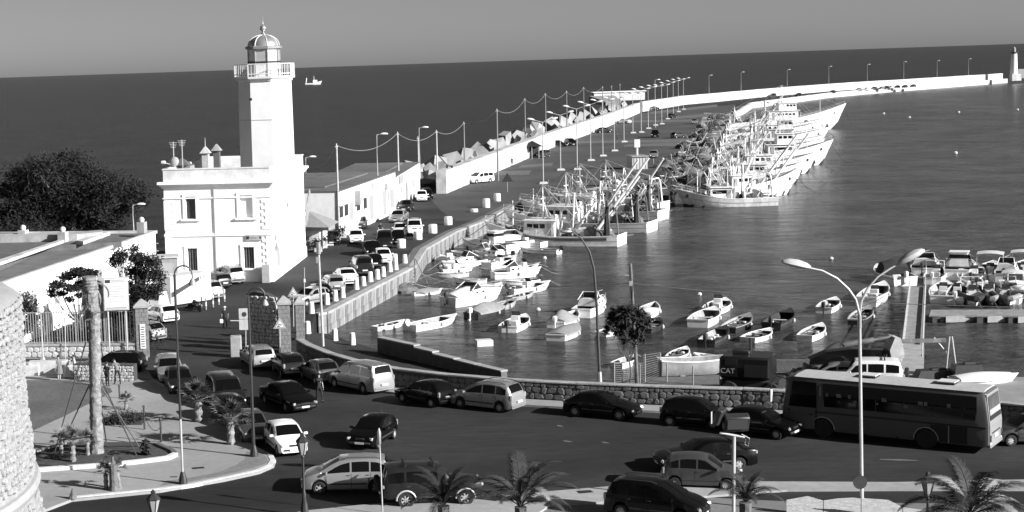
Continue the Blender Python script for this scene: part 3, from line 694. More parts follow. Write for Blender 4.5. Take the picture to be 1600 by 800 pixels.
# far light tower on the mole
ft = G(1584, 125.5); m_ = (ft.y)/FPX
fo = thing('light_tower', 'small white round light tower at the end of the far mole', 'lighthouse', ft)
zt = 20 - (83-68.6)*m_; r_ = 5.2*m_*1.0
part('tower', MB().lathe([(r_*1.15, 0), (r_*1.0, zt*.3), (r_*.8, zt)], 16), 'tower_wall', fo)
part('gallery', MB().lathe([(r_*.8, zt-.5), (r_*1.1, zt), (r_*1.1, zt+.4), (r_*.6, zt+.5)], 12), 'metal_dark', fo)
part('lantern', MB().lathe([(r_*.45, zt+.4), (r_*.45, zt+2.2), (r_*.5, zt+2.3), (.1, zt+3.4)], 10), 'metal', fo)
part('annex', MB().box(0, -2, 1.6, 5, 3.5, 3.6), 'harbour_wall', fo, smooth=False)
eb = G(1600, 122); e = thing('mole_block', 'grey concrete block house beside the far light tower', 'blockhouse', eb)
part('wall', MB().box(1.5, 2, 2.5, 14, 6, 5.4), 'concrete', e, smooth=False); part('door', MB().box(-1, -1.03, 1.2, 1.2, .1, 2.4), 'metal', e, smooth=False)
# hut at the bend of the pier
hb = G(765/1 if False else 991, 168)
h_ = thing('pier_hut', 'low pale hut on top of the breakwater where the pier bends', 'hut', (hb.x-3, hb.y, 0))
part('wall', MB().box(-2, 6, 4.5, 20, 5, 3.4), 'wall_patchy', h_, smooth=False); part('roof', MB().box(-2, 6, 6.3, 21, 6, .3), 'white_wall', h_, smooth=False)
part('ramp', MB().loft([[(-14, -30, 3.55), (-8, -30, 3.55), (-8, -30, 2), (-14, -30, 2)], [(-14, 4, 5.0), (-4, 4, 5.0), (-4, 4, 2), (-14, 4, 2)]]), 'concrete', h_, smooth=False)
# transformer shed on the pier
tb = G(1000, 264.5); zt = HZ(1000, 245, tb)
q = thing('pier_cabin', 'small pale metal cabin with a flat roof standing alone on the pier', 'cabin', tb, .05)
wdt = 26/FPX*tb.y
part('wall', MB().box(0, 2, zt/2, wdt*.93, 4, zt), 'sign_grey', q, smooth=False); part('roof', MB().box(0, 2, zt+.1, wdt*1.04, 4.5, .22), 'metal', q, smooth=False)
part('vent', MB().cyl((0, 2, zt), (0, 2, zt+2.6), .22).box(0, 2, zt+2.3, 1.0, .6, 1.4), 'sign_white', q)
for k in range(-2, 3): part('panel_joint', MB().box(k*wdt*.18, -.02, zt/2, .06, .06, zt*.96), 'metal', q, smooth=False)
# ================================================================ concrete blocks of the breakwater
BL = [(664, 258, 26), (676, 262, 20), (700, 262, 14), (718, 250, 40), (738, 262, 26), (735, 243, 30), (748, 237, 28), (728, 258, 24), (760, 240, 20), (776, 232, 30), (790, 222, 32), (800, 232, 18), (812, 222, 26), (808, 212, 26), (826, 206, 24), (836, 214, 20), (845, 200, 22), (858, 196, 24), (868, 204, 18), (880, 190, 26), (895, 188, 24), (884, 198, 16), (905, 182, 22), (918, 178, 20), (930, 176, 22), (942, 172, 18), (955, 170, 16), (966, 166, 16), (652, 268, 16), (690, 268, 16), (770, 246, 16), (756, 252, 16), (850, 208, 14), (915, 187, 14), (936, 181, 14), (950, 176, 14), (975, 163, 12), (984, 160, 12), (788, 234, 15), (872, 192, 14)]
bm_ = []
for i in range(5):
    r = random.Random(40+i); k = MB().loft([[(-.5, -.45, -.5), (.5, -.5, -.5), (.45, .5, -.5), (-.5, .5, -.45)], [(-.4, -.36, .5), (.34, -.4, .48), (.36, .38, .52), (-.38, .36, .5)]])
    k.V = [tuple(c + r.uniform(-.13, .13) for c in v) for v in k.V]; bm_.append(k.mesh('concrete_block', 'block', False))
for i, (px, py, s) in enumerate(sorted(BL, key=lambda q: -q[1])):
    p = G(px, py+s*.45, 2.4); k = math.dist((0, 0), (p.x, p.y))/FPX; s_ = s*k*1.0
    p = p + Vector((-s_*.4 - 1.2, s_*.3, 0))
    j_ = min(range(len(wall1)-1), key=lambda j: (wall1[j].lerp(wall1[j+1], .5)-p).length); dd_ = (wall1[j_+1]-wall1[j_]); dd_.z = 0; dd_.normalize(); nn_ = Vector((-dd_.y, dd_.x, 0))
    off_ = (p-wall1[j_]).dot(nn_); need = 1.9 + s_*.62
    if off_ < need: p = p + nn_*(need-off_)      # keep blocks on the sea side of the wall
    o = link('breakwater_block', bm_[i % 5]); o.location = (p.x, p.y, 2.4 + s_*.16); o.scale = (s_*rnd.uniform(.7, 1.0), s_*.85, s_*rnd.uniform(.7, .95)); o.rotation_euler = (rnd.uniform(-.8, .8), rnd.uniform(-.8, .8), rnd.uniform(0, 3))
    lab = ('slanted pale concrete block number counted from the near end: ' if 0 else '') + (NTH[i] if i < 20 else NTH[i-20] + ' from the far end reversed' if 0 else '')
    if i % 2 == 0: q_ = o.copy(); COL.objects.link(q_); q_.data = bm_[(i+2) % 5]; q2 = p + dd_*s_*.75 + nn_*.2; q_.location = (q2.x, q2.y, 1.9); q_.scale = (s_*.6, s_*.6, s_*.55); q_.rotation_euler = (rnd.random()*3, rnd.random()*3, 0); tag(q_, 'smaller grey concrete block wedged low just beyond the ' + (NTH[i] + ' big block from the near end' if i < 20 else NTH[39-i] + ' big block from the far end').replace('nearest', 'first'), 'concrete block', 'half-hidden concrete blocks of the breakwater')
    tag(o, ('small' if s < 17 else 'large' if s > 25 else 'middling') + ' pale tilted concrete block behind the pier wall, ' + (NTH[i] + ' from the near end' if i < 20 else NTH[39-i] + ' from the far end').replace('nearest from', 'first from'), 'concrete block', 'concrete blocks heaped along the breakwater')
rb = MB(); r = random.Random(5)
for px, py in [(x, y+6) for x, y, s in BL for _ in range(3)]:
    p = G(px + r.uniform(-8, 8), py + r.uniform(0, 5), 1); s = r.uniform(1.2, 2.6); p += Vector((-2.5, 2, 0))
    rb.M = Matrix.Translation((p.x, p.y, r.uniform(-.6, 1.0))) @ Matrix.Rotation(r.random()*3, 4, Vector((r.random(), r.random(), r.random())).normalized()); rb.box(0, 0, 0, s, s*.8, s*.7, .8, .8)
rb.M = None
o = link('rubble', rb.mesh('rubble', 'block', False)); o['kind'] = 'stuff'; o['label'] = 'loose rubble between the big concrete blocks of the breakwater'
# ================================================================ castle bastion at the left edge
CD = 34.0
edge = AY(36, 520, CD); CRr = 7.0
cz_top = AY(30, 463, CD).z; cz_m = AY(45, 742, CD).z; zbot = 6
uu = Vector((edge.x, edge.y)).normalized(); cx_, cy_ = edge.x - uu.y*CRr, edge.y + uu.x*CRr
cs = thing('castle_bastion', 'round rough stone castle bastion filling the left edge with a moulding low down', 'castle tower', (cx_, cy_, 0))
rt = CRr - .02
part('wall_core', MB().lathe([(CRr+.9, 0), (CRr+.28, cz_m-1.0), (CRr+.10, cz_m+.0), (rt+.02, (cz_m+cz_top)/2), (rt-.02, cz_top-.5), (rt-.06, cz_top)], 72), 'castle_mortar', cs)
part('top_dome', MB().lathe([(rt+.0, cz_top), (rt-.25, cz_top+.16), (rt-2.2, cz_top+.22), (.1, cz_top+.25)], 72), 'castle_mould', cs)
part('moulding', MB().lathe([(CRr+.05, cz_m-.15), (CRr+.17, cz_m-.12), (CRr+.22, cz_m), (CRr+.17, cz_m+.12), (CRr+.02, cz_m+.15)], 96), 'castle_mould', cs)
cst = [stone_mesh('stone', 'castle_stone', 900+i) for i in range(12)]
r = random.Random(3); z = zbot; zz = cz_m - 2.2; cnt = 0
while zz < cz_top - .05:
    h = r.uniform(.09, .17); rad = CRr - .02 + (.12*(1-min(1, (zz-cz_m)/((cz_top-cz_m)*.5))) if zz > cz_m else .10+(cz_m-zz)*.17)
    ang = R(-100) + r.random()*.02
    while ang < R(6):
        wd = r.uniform(.1, .26)
        vis = (ang > R(-62))
        if not (cz_m-.17 < zz+h/2 < cz_m+.2) and vis and r.random() < .88:
            o = link('stone', r.choice(cst), cs); am = ang + wd/2/rad
            o.location = (rad*math.cos(am), rad*math.sin(am), zz+h/2+r.uniform(-.02, .02)); o.rotation_euler = (r.uniform(-.15, .15), 0, am + math.pi/2)
            o.scale = (wd*.9*r.choice((-1, 1)), r.uniform(.03, .075), h*.95*r.choice((-1, 1))); cnt += 1
        ang += wd/rad
    zz += h
print('castle stones', cnt)
# ================================================================ gate: pillars, railings, rough walls
def pillar(label, base, top_px, wpx, m='brick', cap='concrete'):
    zt = HZ(base[0], top_px, G(*base)); b = G(*base); k = b.y/FPX; wd = wpx*k
    t = thing('gate_pillar', label, 'pillar', b, .06)
    n = max(4, int((zt-.1)/.3)); hb_ = (zt-.1)/n
    part('core', MB().box(0, wd/2, zt/2-.05, wd-.06, wd-.06, zt-.12), 'mortar_light', t, smooth=False)
    for i in range(n):
        for j in range(3):
            off = (i % 2)*.16*wd
            xs = [-.5*wd, -.5*wd+.33*wd+off, -.5*wd+.67*wd+off, .5*wd][j:j+2]
            part('brick', MB().box((xs[0]+xs[1])/2, wd/2, hb_*(i+.5), xs[1]-xs[0]-.02, wd, hb_-.02), m, t, smooth=False)
    part('cap', MB().loft([[(-wd*.62, -wd*.12, zt-.1), (wd*.62, -wd*.12, zt-.1), (wd*.62, wd*1.12, zt-.1), (-wd*.62, wd*1.12, zt-.1)], [(-wd*.62, -wd*.12, zt+.05), (wd*.62, -wd*.12, zt+.05), (wd*.62, wd*1.12, zt+.05), (-wd*.62, wd*1.12, zt+.05)], [(-.05, wd/2-.05, zt+.5), (.05, wd/2-.05, zt+.5), (.05, wd/2+.05, zt+.5), (-.05, wd/2+.05, zt+.5)]]), cap, t, smooth=False)
    return t, zt, wd
lp, zt, wd = pillar('brick gate pillar with a pointed cap and a vertical white notice at the end of the railings', (224, 559), 479, 20)
o = part('notice_board', MB().box(0.03, -.05, zt*.42, .38, .04, 1.75), 'sign_white', lp, smooth=False)
for i_ in range(9): part('lettering', MB().box(.03+rnd.uniform(-.03,.03), -.075, zt*.42-.7+.17*i_, .24, .01, .06), 'sign_ink', o, smooth=False)
rp_, zt2, wd2 = pillar('twin brick gate pillar with a flat pyramid cap where the curved parapet starts', (446, 552), 474, 19)
r3_, zt3, wd3 = pillar('second brick pillar of the gate standing just right of its twin', (470, 532), 474, 14)
# railings on low stone wall
ra, rb_ = G(212, 559), G(30, 561); dv = (rb_-ra); Lr = dv.length; dv.normalize(); rz = math.atan2(-dv.y, -dv.x)
lwall = thing('low_stone_wall', 'low pale stone wall under the railings in front of the warehouse', 'wall')
o = part('core', MB().box(0, .2, .4, Lr+.1, .4, 1.0), 'mortar_light', lwall, smooth=False); c = (ra+rb_)/2; o.location = (c.x, c.y, 0); o.rotation_euler = (0, 0, rz)
o = part('coping', MB().box(0, .2, .98, Lr+.2, .5, .16), 'concrete', lwall, smooth=False); o.location = (c.x, c.y, 0); o.rotation_euler = (0, 0, rz)
stones(lwall, rb_, ra, .1, .88, .40, 'stone_light', .05, 77)
fz = HZ(120, 489, ra)
fe = thing('railing', 'tall iron railing on the low stone wall in front of the warehouse', 'railing', (rb_.x, rb_.y+.2, 0), rz)
barm = MB().box(0, 0, (1.04+fz)/2, .045, .045, fz-1.04).mesh('bar', 'metal', False)
nb = int(Lr/.19)
for k in range(nb): o = link('bar', barm, fe); o.location = (k*.19, 0, 0)
for z in (1.14, fz-.05): part('rail', MB().box(Lr/2, 0.0, z, Lr, .055, .05), 'metal', fe, smooth=False)
for k in range(5): part('post', MB().box(k*Lr/4.01, .03, (1.0+fz)/2, .09, .09, fz-.95), 'metal', fe, smooth=False)
# rough stone wall behind the left bushes near the gate right side
g0, g1 = G(388, 540), G(448, 545)
gw = thing('rough_wall', 'rough rubble stone wall with an uneven top beside the gate pillar', 'wall')
d = (g1-g0); Lg = d.length; d.normalize(); rz = math.atan2(d.y, d.x)
prof = [(0, 0), (Lg, 0), (Lg, 2.2), (Lg*.9, 3.1), (Lg*.7, 3.6), (Lg*.45, 3.9), (Lg*.2, 4.0), (0, 3.8)]
mb = MB(Matrix(((1, 0, 0, 0), (0, 0, 1, 0), (0, 1, 0, 0), (0, 0, 0, 1)))); mb.prism([(x, z) for x, z in prof], 0, .6, bottom=True)
o = part('core', mb, 'mortar_dark', gw, smooth=False); o.location = g0; o.rotation_euler = (0, 0, rz)
stones(gw, g0, g0 + d*Lg*.8, .1, 3.7, .30, 'stone_light', .12, 55); stones(gw, g0+d*Lg*.78, g1, .1, 2.8, .34, 'stone_wall', .1, 56)
# concrete stub block at the left of the road gate
sb = G(274/4+300, 559) if False else G(369, 559)
solo('concrete_stub', MB().box(0, .4, .75, .8, .8, 1.5, b=.06), 'concrete', 'pale square concrete stub standing at the kerb by the gate', 'block', (sb.x, sb.y, 0))
# planter-like stone faced wall and benches on the plaza
q0, q1 = G(116, 597), G(209, 599)
bw_ = thing('stone_planter', 'low planter wall faced with dark and pale stones behind the big palm', 'planter')
d = (q1-q0); Lq = d.length; d.normalize(); c = (q0+q1)/2; rz = math.atan2(d.y, d.x)
o = part('core', MB().box(0, .35, .6, Lq, .7, 1.2), 'mortar_dark', bw_, smooth=False); o.location = (c.x, c.y, 0); o.rotation_euler = (0, 0, rz)
stones(bw_, q0, q1, .13, 1.2, .24, 'stone_light', .05, 61)
for px, py, w_, h_, lab in ((75, 588, 2.6, 1.0, 'pale stone bench block left of the standing woman'), (45, 590, 1.4, .8, 'small pale stone bench block by the bastion'), (106, 592, .9, .9, 'short pale bench block beside the stone planter')):
    b = G(px, py); solo('bench', MB().box(0, .4, h_/2, w_, .8, h_, b=.04), 'stone_light', lab, 'bench', (b.x, b.y, 0))
# ================================================================ vehicles
def lerp(a, b, t): return a+(b-a)*t
def interp(P, s):
    if s <= P[0][0]: return P[0][1]
    for (a, va), (b, vb) in zip(P[:-1], P[1:]):
        if s <= b: return va+(vb-va)*(s-a)/max(b-a, 1e-6)
    return P[-1][1]
WR = {}
def wheel_tmpl(r, wd=.2, spokes=5):
    k = (round(r, 3), spokes)
    if k not in WR:
        ty = MB(Matrix.Rotation(R(90), 4, 'X')).lathe([(r*.6, -wd/2), (r*.93, -wd/2), (r, -wd*.32), (r, wd*.32), (r*.93, wd/2), (r*.6, wd/2), (r*.58, wd*.3)], 20)
        rm = MB(Matrix.Rotation(R(90), 4, 'X')).lathe([(.01, wd*.36), (r*.14, wd*.38), (r*.18, wd*.30)], 10)
        rm.lathe([(r*.54, wd*.25), (r*.63, wd*.47), (r*.66, wd*.3)], 20)
        for i in range(spokes):
            a = 2*math.pi*i/spokes; rm.M = Matrix.Rotation(R(90), 4, 'X') @ Matrix.Rotation(a, 4, 'Z'); rm.box(r*.34, 0, wd*.30, r*.52, r*.17, wd*.12)
        dk = MB(Matrix.Rotation(R(90), 4, 'X')).lathe([(.01, wd*.1), (r*.62, wd*.1)], 14)
        WR[k] = (ty.mesh('tyre', 'tyre'), rm.mesh('rim', 'galv'), dk.mesh('brake_disc', 'black'))
    return WR[k]
KIND = {
 'hatch': dict(L=3.75, W=1.66, prof=[(0, .45), (.03, .62), (.14, .74), (.6, .86), (1.0, .94), (1.35, 1.17), (1.72, 1.37), (2.1, 1.43), (2.5, 1.45), (2.9, 1.43), (3.25, 1.36), (3.5, 1.12), (3.64, .92), (3.72, .75), (3.75, .5)], cowl=1.0, rf=1.75, rr=3.22, rb=3.62, belt=(.88, .93), bp=2.2, cp=2.95, wh=(.72, 3.1), r=.29),
 'city': dict(L=3.55, W=1.63, prof=[(0, .45), (.03, .66), (.16, .80), (.5, .92), (.8, 1.0), (1.15, 1.25), (1.5, 1.47), (1.9, 1.53), (2.4, 1.54), (2.85, 1.5), (3.2, 1.42), (3.38, 1.15), (3.48, .92), (3.55, .5)], cowl=.8, rf=1.52, rr=3.2, rb=3.46, belt=(.92, .98), bp=1.95, cp=2.75, wh=(.66, 2.98), r=.28),
 'saloon': dict(L=4.7, W=1.82, prof=[(0, .45), (.03, .62), (.2, .76), (.8, .88), (1.3, .96), (1.7, 1.2), (2.1, 1.4), (2.5, 1.46), (3.0, 1.46), (3.4, 1.4), (3.8, 1.22), (4.1, 1.06), (4.4, 1.02), (4.64, .98), (4.68, .7), (4.7, .5)], cowl=1.3, rf=2.12, rr=3.35, rb=4.1, belt=(.9, .98), bp=2.55, cp=3.35, wh=(.92, 3.78), r=.32),
 'estate': dict(L=4.4, W=1.7, prof=[(0, .45), (.03, .62), (.2, .74), (.8, .86), (1.3, .94), (1.7, 1.19), (2.05, 1.38), (2.5, 1.44), (3.2, 1.45), (3.8, 1.43), (4.1, 1.36), (4.25, 1.12), (4.34, .92), (4.38, .7), (4.4, .5)], cowl=1.3, rf=2.07, rr=4.1, rb=4.32, belt=(.88, .93), bp=2.5, cp=3.3, wh=(.84, 3.5), r=.3),
 'mpv': dict(L=4.3, W=1.78, prof=[(0, .48), (.03, .68), (.18, .84), (.55, .98), (.95, 1.10), (1.4, 1.38), (1.8, 1.56), (2.3, 1.64), (3.0, 1.66), (3.6, 1.63), (3.95, 1.55), (4.12, 1.28), (4.24, .98), (4.28, .75), (4.3, .5)], cowl=.95, rf=1.85, rr=3.93, rb=4.2, belt=(.97, 1.02), bp=2.35, cp=3.25, wh=(.85, 3.5), r=.31),
 'van': dict(L=4.75, W=1.86, prof=[(0, .5), (.03, .72), (.2, .88), (.7, 1.02), (1.0, 1.14), (1.45, 1.5), (1.75, 1.72), (2.2, 1.8), (3.2, 1.82), (4.2, 1.8), (4.5, 1.74), (4.62, 1.4), (4.7, 1.05), (4.73, .8), (4.75, .55)], cowl=1.0, rf=1.77, rr=4.5, rb=4.66, belt=(1.02, 1.08), bp=2.4, cp=3.45, wh=(.85, 3.75), r=.32),
 'suv': dict(L=4.6, W=1.82, prof=[(0, .62), (.03, .9), (.12, 1.06), (.8, 1.12), (1.35, 1.17), (1.6, 1.45), (1.85, 1.76), (2.3, 1.84), (3.2, 1.86), (4.0, 1.84), (4.35, 1.8), (4.46, 1.4), (4.52, 1.1), (4.56, .8), (4.6, .62)], cowl=1.35, rf=1.86, rr=4.33, rb=4.5, belt=(1.08, 1.12), bp=2.55, cp=3.5, wh=(.82, 3.52), r=.38, z0=.42),
 'coupe': dict(L=4.15, W=1.75, prof=[(0, .42), (.03, .58), (.2, .70), (.8, .84), (1.25, .93), (1.65, 1.15), (2.05, 1.34), (2.4, 1.4), (2.8, 1.4), (3.1, 1.35), (3.5, 1.16), (3.75, 1.02), (4.0, .94), (4.1, .88), (4.13, .65), (4.15, .48)], cowl=1.25, rf=2.07, rr=3.1, rb=3.75, belt=(.86, .96), bp=2.55, cp=3.2, wh=(.8, 3.4), r=.32),
}
CT = {}
def car_tmpl(kind, lod=0):
    if (kind, lod) in CT: return CT[(kind, lod)]
    K = KIND[kind]; L, W, P = K['L'], K['W'], K['prof']; r = K['r']; ra = r+.055; z0b = K.get('z0', .2); H = max(z for s, z in P)
    st = {s for s, z in P} | {.3, L-.3}
    for sw in K['wh']:
        for a in (-1.02, -.98, -.85, -.6, -.3, 0, .3, .6, .85, .98, 1.02): st.add(round(sw+ra*a, 3))
    st = sorted(s for s in st if 0 <= s <= L)
    def top(s): return interp(P, s)
    def belt(s): return lerp(K['belt'][0], K['belt'][1], s/L)
    def hw(s):
        f = 1.0
        if s < .75: f -= .17*((.75-s)/.75)**2.4
        if s > L-.6: f -= .12*((s-L+.6)/.6)**2.4
        return W/2*f
    def z0(s):
        z = z0b + (.06 if s < .15 or s > L-.15 else 0)
        for sw in K['wh']:
            d = abs(s-sw)
            if d < ra: z = max(z, r + math.sqrt(ra*ra-d*d)*.98)
        return z
    def sec(s):
        zt, h, zb0 = top(s), hw(s), z0(s)
        cab = K['cowl'] < s < K['rb']
        zb = min(belt(s), zt-.05); k = max(0, min(1, (zt-zb-.06)/(H-.95))) if cab else 0
        zb1 = min(zb0+.06, zt-.03); zmid = min(max(.58, zb1+.03), zb-.02)
        if zb < zb1+.03: zb = zb1+.03
        if zt < zb+.015: zt = zb+.015
        wt = h*(.95-.20*k)
        return [(h*.88, zb0), (h*.965, zb1), (h, max(zmid, zb1+.005)), (h*.975, zb), (lerp(h*.955, wt+.03, min(1, k*1.2)), lerp(zb+.02, zt-.07, min(1, k*1.2)) if k > 0 else (zb+zt)/2), (wt*.9, zt-.012), (wt*.45, zt+.012*k+.004), (0, zt+.022*k+.006)]
    body = MB(); rings = []
    for s in st:
        q = sec(s); x = L/2-s
        rings.append([(x, -y, z) for y, z in q] + [(x, y, z) for y, z in q[-2::-1]])
    body.loft(rings, cap=True, closed=True)
    T = Tmpl()
    bi = T.add('body', body, 'paint_grey', role='paint')
    def side(s, t, off=.007):
        q = sec(s); (y1, z1), (y2, z2) = q[3], q[4]; n = Vector((z2-z1, -(y2-y1))).normalized() if abs(z2-z1) > 1e-3 else Vector((1, 0))
        return (y1+(y2-y1)*t + n.x*off, z1+(z2-z1)*t + n.y*off)
    def patch(fn, us, vs, sgn=1):
        mb = MB(); v = [fn(u, w_) for u in us for w_ in vs]; n = len(vs); f = []
        for i in range(len(us)-1):
            for j in range(n-1):
                q = (i*n+j, i*n+j+1, (i+1)*n+j+1, (i+1)*n+j); f.append(q if sgn > 0 else q[::-1])
        return mb.add(v, f)
    ends = [(K['cowl']+.34*(K['rf']-K['cowl']), K['bp']-.045), (K['bp']+.045, K['cp']-.04), (K['cp']+.04, K['rb']-(K['rb']-K['rr'])*.5-.14)]
    if kind == 'suv': ends[2] = (K['cp']+.08, K['rb']-.2)
    for a, b in ends:
        if b-a < .2: continue
        us = [a+(b-a)*i/5 for i in range(6)]
        for sg in (-1, 1):
            T.add('side_window', patch(lambda s, t: (L/2-s, sg*side(s, t)[0], side(s, t)[1]), us, (.10, .5, .9), sg), 'glass', parent=bi)
    def across(s, v, off=.009):
        q = sec(s); ym, z_ = q[5]; zc_ = q[7][1]; return (L/2-s, v*ym*1.0, lerp(zc_, z_, abs(v)**2)+off)
    c, f = K['cowl'], K['rf']
    T.add('windscreen', patch(lambda u, v: tuple(Vector(across(lerp(c, f, u), v)) + Vector((.008, 0, 0))), (.07, .3, .5, .7, .93), (-.97, -.6, -.25, 0, .25, .6, .97)), 'glass', parent=bi)
    c2, f2 = K['rb'], K['rr']
    T.add('rear_window', patch(lambda u, v: tuple(Vector(across(lerp(c2, f2, u), v)) + Vector((-.012, 0, 0))), (.1, .35, .6, .92), (-.9, -.5, 0, .5, .9), -1), 'glass', parent=bi)
    # under side and inner wheel wells
    T.add('underbody', MB().box(0, 0, (z0b+.5)/2+.04, L*.92, W*.72, .5-z0b, b=.03), 'black', parent=bi)
    hf, hr = hw(.12), hw(L-.08)
    zl = interp(P, .12)-.10; zr = belt(L)-.14
    for sg in (-1, 1):
        M = Matrix.Translation((L/2-.10, sg*hf*.80, zl)) @ Matrix.Rotation(-sg*R(32), 4, 'Z') @ Matrix.Rotation(R(-22), 4, 'Y')
        T.add('headlight', MB(M).box(0, 0, 0, .14, hf*.40, .15, b=.03), 'lamp_glass', parent=bi)
        M = Matrix.Translation((-L/2+.07, sg*hr*.90, zr+.02)) @ Matrix.Rotation(sg*R(25), 4, 'Z')
        T.add('tail_light', MB(M).box(0, 0, 0, .13, .16, .30 if kind in ('mpv', 'van', 'city', 'estate', 'hatch') else .16, b=.025), 'metal', parent=bi)
        sm_ = K['cowl']+.22; q = sec(sm_)
        T.add('mirror', MB().box(L/2-sm_-.02, sg*(q[3][0]+.12), q[3][1]+.06, .10, .22, .14, b=.03), 'plastic', parent=bi, role='mirror')
        for s in (K['bp'], K['cp']+.02) if L > 4 else (K['bp']+.1,):
            T.add('door_seam', patch(lambda ss, t: (L/2-ss, sg*(lerp(sec(ss)[2][0], sec(ss)[3][0], t)+.004), lerp(.33, sec(ss)[3][1], t)) if t > .4 else (L/2-ss, sg*(sec(ss)[2][0]+.004), lerp(.33, .58, t/.4)), (s, s+.02), (0, .4, 1), sg), 'black', parent=bi)
            T.add('door_handle', MB().box(L/2-s+.14, sg*(W/2*.985), belt(s)-.1, .16, .03, .035), 'plastic', parent=bi)
        T.add('side_trim', MB().box(L/2-(K['wh'][0]+K['wh'][1])/2, sg*(W/2+.004), .50, K['wh'][1]-K['wh'][0]-2*ra-.06, .025, .07), 'plastic', parent=bi)
    T.add('front_bumper', MB().box(L/2-.02, 0, .40, .12, hf*1.62, .10, b=.03), 'plastic', parent=bi)
    T.add('rear_bumper', MB().box(-L/2+.02, 0, .42, .12, hr*1.76, .14, b=.03), 'plastic', parent=bi, role='bumper')
    T.add('grille', MB().box(L/2-.035, 0, zl+.0, .09, hf*.72, .10, b=.02), 'black', parent=bi)
    T.add('licence_plate', MB().box(L/2+.045, 0, .41, .012, .5, .11), 'sign_white', parent=bi)
    T.add('licence_plate', MB().box(-L/2-.045, 0, .62 if kind != 'saloon' else .72, .09, .5, .12), 'sign_white', parent=bi)
    ty, rm, dk = wheel_tmpl(r, .2, 5 if kind in ('coupe', 'saloon', 'mpv') else 7)
    for sw in K['wh']:
        for sg in (-1, 1):
            M = Matrix.Translation((L/2-sw, sg*(W/2-.115), r)) @ Matrix.Rotation(0 if sg < 0 else math.pi, 4, 'Z')
            wi = T.add('wheel', dk, None, M, parent=bi)
            T.add('tyre', ty, None, parent=wi); T.add('rim', rm, None, parent=wi)
    if kind == 'suv':
        T.add('spare_wheel', MB(Matrix.Translation((-L/2-.12, .1, .98)) @ Matrix.Rotation(R(90), 4, 'Z')).lathe([(.0, 0)]*2, 3) if 0 else MB(Matrix.Translation((-L/2-.14, .1, 1.0)) @ Matrix.Rotation(R(90), 4, 'Y')).lathe([(.01, -.12), (.33, -.12), (.38, -.06), (.38, .06), (.3, .12), (.01, .1)], 20), 'tyre', parent=bi)
        for sg in (-1, 1):
            for sw in K['wh']:
                T.add('wheel_flare', MB().tube([(L/2-sw+ra*1.02*math.cos(R(a)), sg*(W/2+.01), r+ra*1.02*math.sin(R(a))) for a in range(0, 181, 20)], .045, 6), 'galv', parent=bi)
            T.add('roof_bar', MB().tube([(L/2-2.1, sg*.55, H+.1), (L/2-2.2, sg*.55, H+.1)], .02), 'black', parent=bi)
        for x in (-.2, -1.5): T.add('roof_rack', MB().box(x+.3, 0, H+.1, .06, 1.4, .05).box(x+.3, .6, H+.05, .08, .08, .12).box(x+.3, -.6, H+.05, .08, .08, .12), 'black', parent=bi)
    if kind in ('mpv',):
        for sg in (-1, 1): T.add('roof_rail', MB().tube([(L/2-1.95, sg*.62, H-.03), (L/2-2.2, sg*.62, H+.05), (L/2-3.5, sg*.62, H+.04), (L/2-3.8, sg*.62, H-.04)], .02), 'plastic', parent=bi)
    T.add('aerial', MB().tube([(-L/2+ (L-K['rr'])+.1, 0, top(K['rr'])), (-L/2+(L-K['rr'])-.2, 0, top(K['rr'])+.3)], .008, 4), 'black', parent=bi)
    CT[(kind, lod)] = T; return T
CARPOS = []
def car(kind, front, rear, paint, label, cat='car', mirror=None, bumper=None, z=0, group='cars in the harbour street'):
    a, b = G(*front, z), G(*rear, z); d = (a-b); c = (a+b)/2
    t = thing('parked_car' if cat in ('car', 'hatchback', 'estate car') else cat.replace(' ', '_'), label, cat, (c.x, c.y, z), math.atan2(d.y, d.x), group)
    m = {'paint': paint, 'mirror': mirror or paint}
    if bumper: m['bumper'] = bumper
    CARPOS.append((label, round(d.length, 1))); car_tmpl(kind).put(t, m); return t
S_, D_, B_, W_, G_ = 'paint_silver', 'paint_dark', 'paint_black', 'paint_white', 'paint_grey'
# near row along the left pavement, facing the viewer
car('hatch', (462, 716), (433, 690), W_, 'white hatchback parked nearest along the palm pavement, facing the viewer')
car('hatch', (405, 697), (381, 672), G_, 'dark grey hatchback with a pale sunshade in its windscreen behind the white hatchback')
car('estate', (378, 672), (350, 648), B_, 'dark car with a pale roof tucked between the second palm and the sunshade car')
car('van', (366, 648), (340, 620), D_, 'tall dark people carrier parked behind the second fan palm')
car('hatch', (287, 622), (275, 600), D_, 'dark grey hatchback half hidden by the left fan palm', bumper='paint_silver')
car('estate', (268, 600), (262, 583), S_, 'silver estate car at the far end of the row along the palm pavement')
# moving cars going to the right
car('saloon', (482, 648), (420, 624), B_, 'black saloon with a bright grille in the middle of the street facing the viewer')
car('estate', (388, 560), (417, 580), S_, 'silver estate car by the gate seen from behind', bumper='paint_silver')
car('hatch', (440, 575), (462, 592), D_, 'dark hatchback with a pale bumper behind the estate by the gate', bumper='paint_silver')
car('hatch', (480, 585), (520, 604), G_, 'grey hatchback with a bright tailgate second in the queue from the gate', bumper='paint_silver')
car('van', (528, 600), (600, 616), S_, 'silver people carrier with a big bright rear window by the curved wall', bumper='paint_silver')
car('hatch', (632, 624), (698, 636), B_, 'black hatchback parked between the two silver people carriers', bumper='paint_dark')
car('mpv', (715, 632), (808, 643), S_, 'silver grey people carrier with roof rails and a bright tailgate at the stone wall', bumper='paint_silver')
car('coupe', (1000, 655), (885, 645), B_, 'black coupe with bright headlight parked at the stone wall')
car('city', (1140, 668), (1035, 660), B_, 'black tall hatchback parked at the stone wall right of the coupe')
car('hatch', (1222, 683), (1160, 675), B_, 'black low car half hidden between the floodlights and the bus')
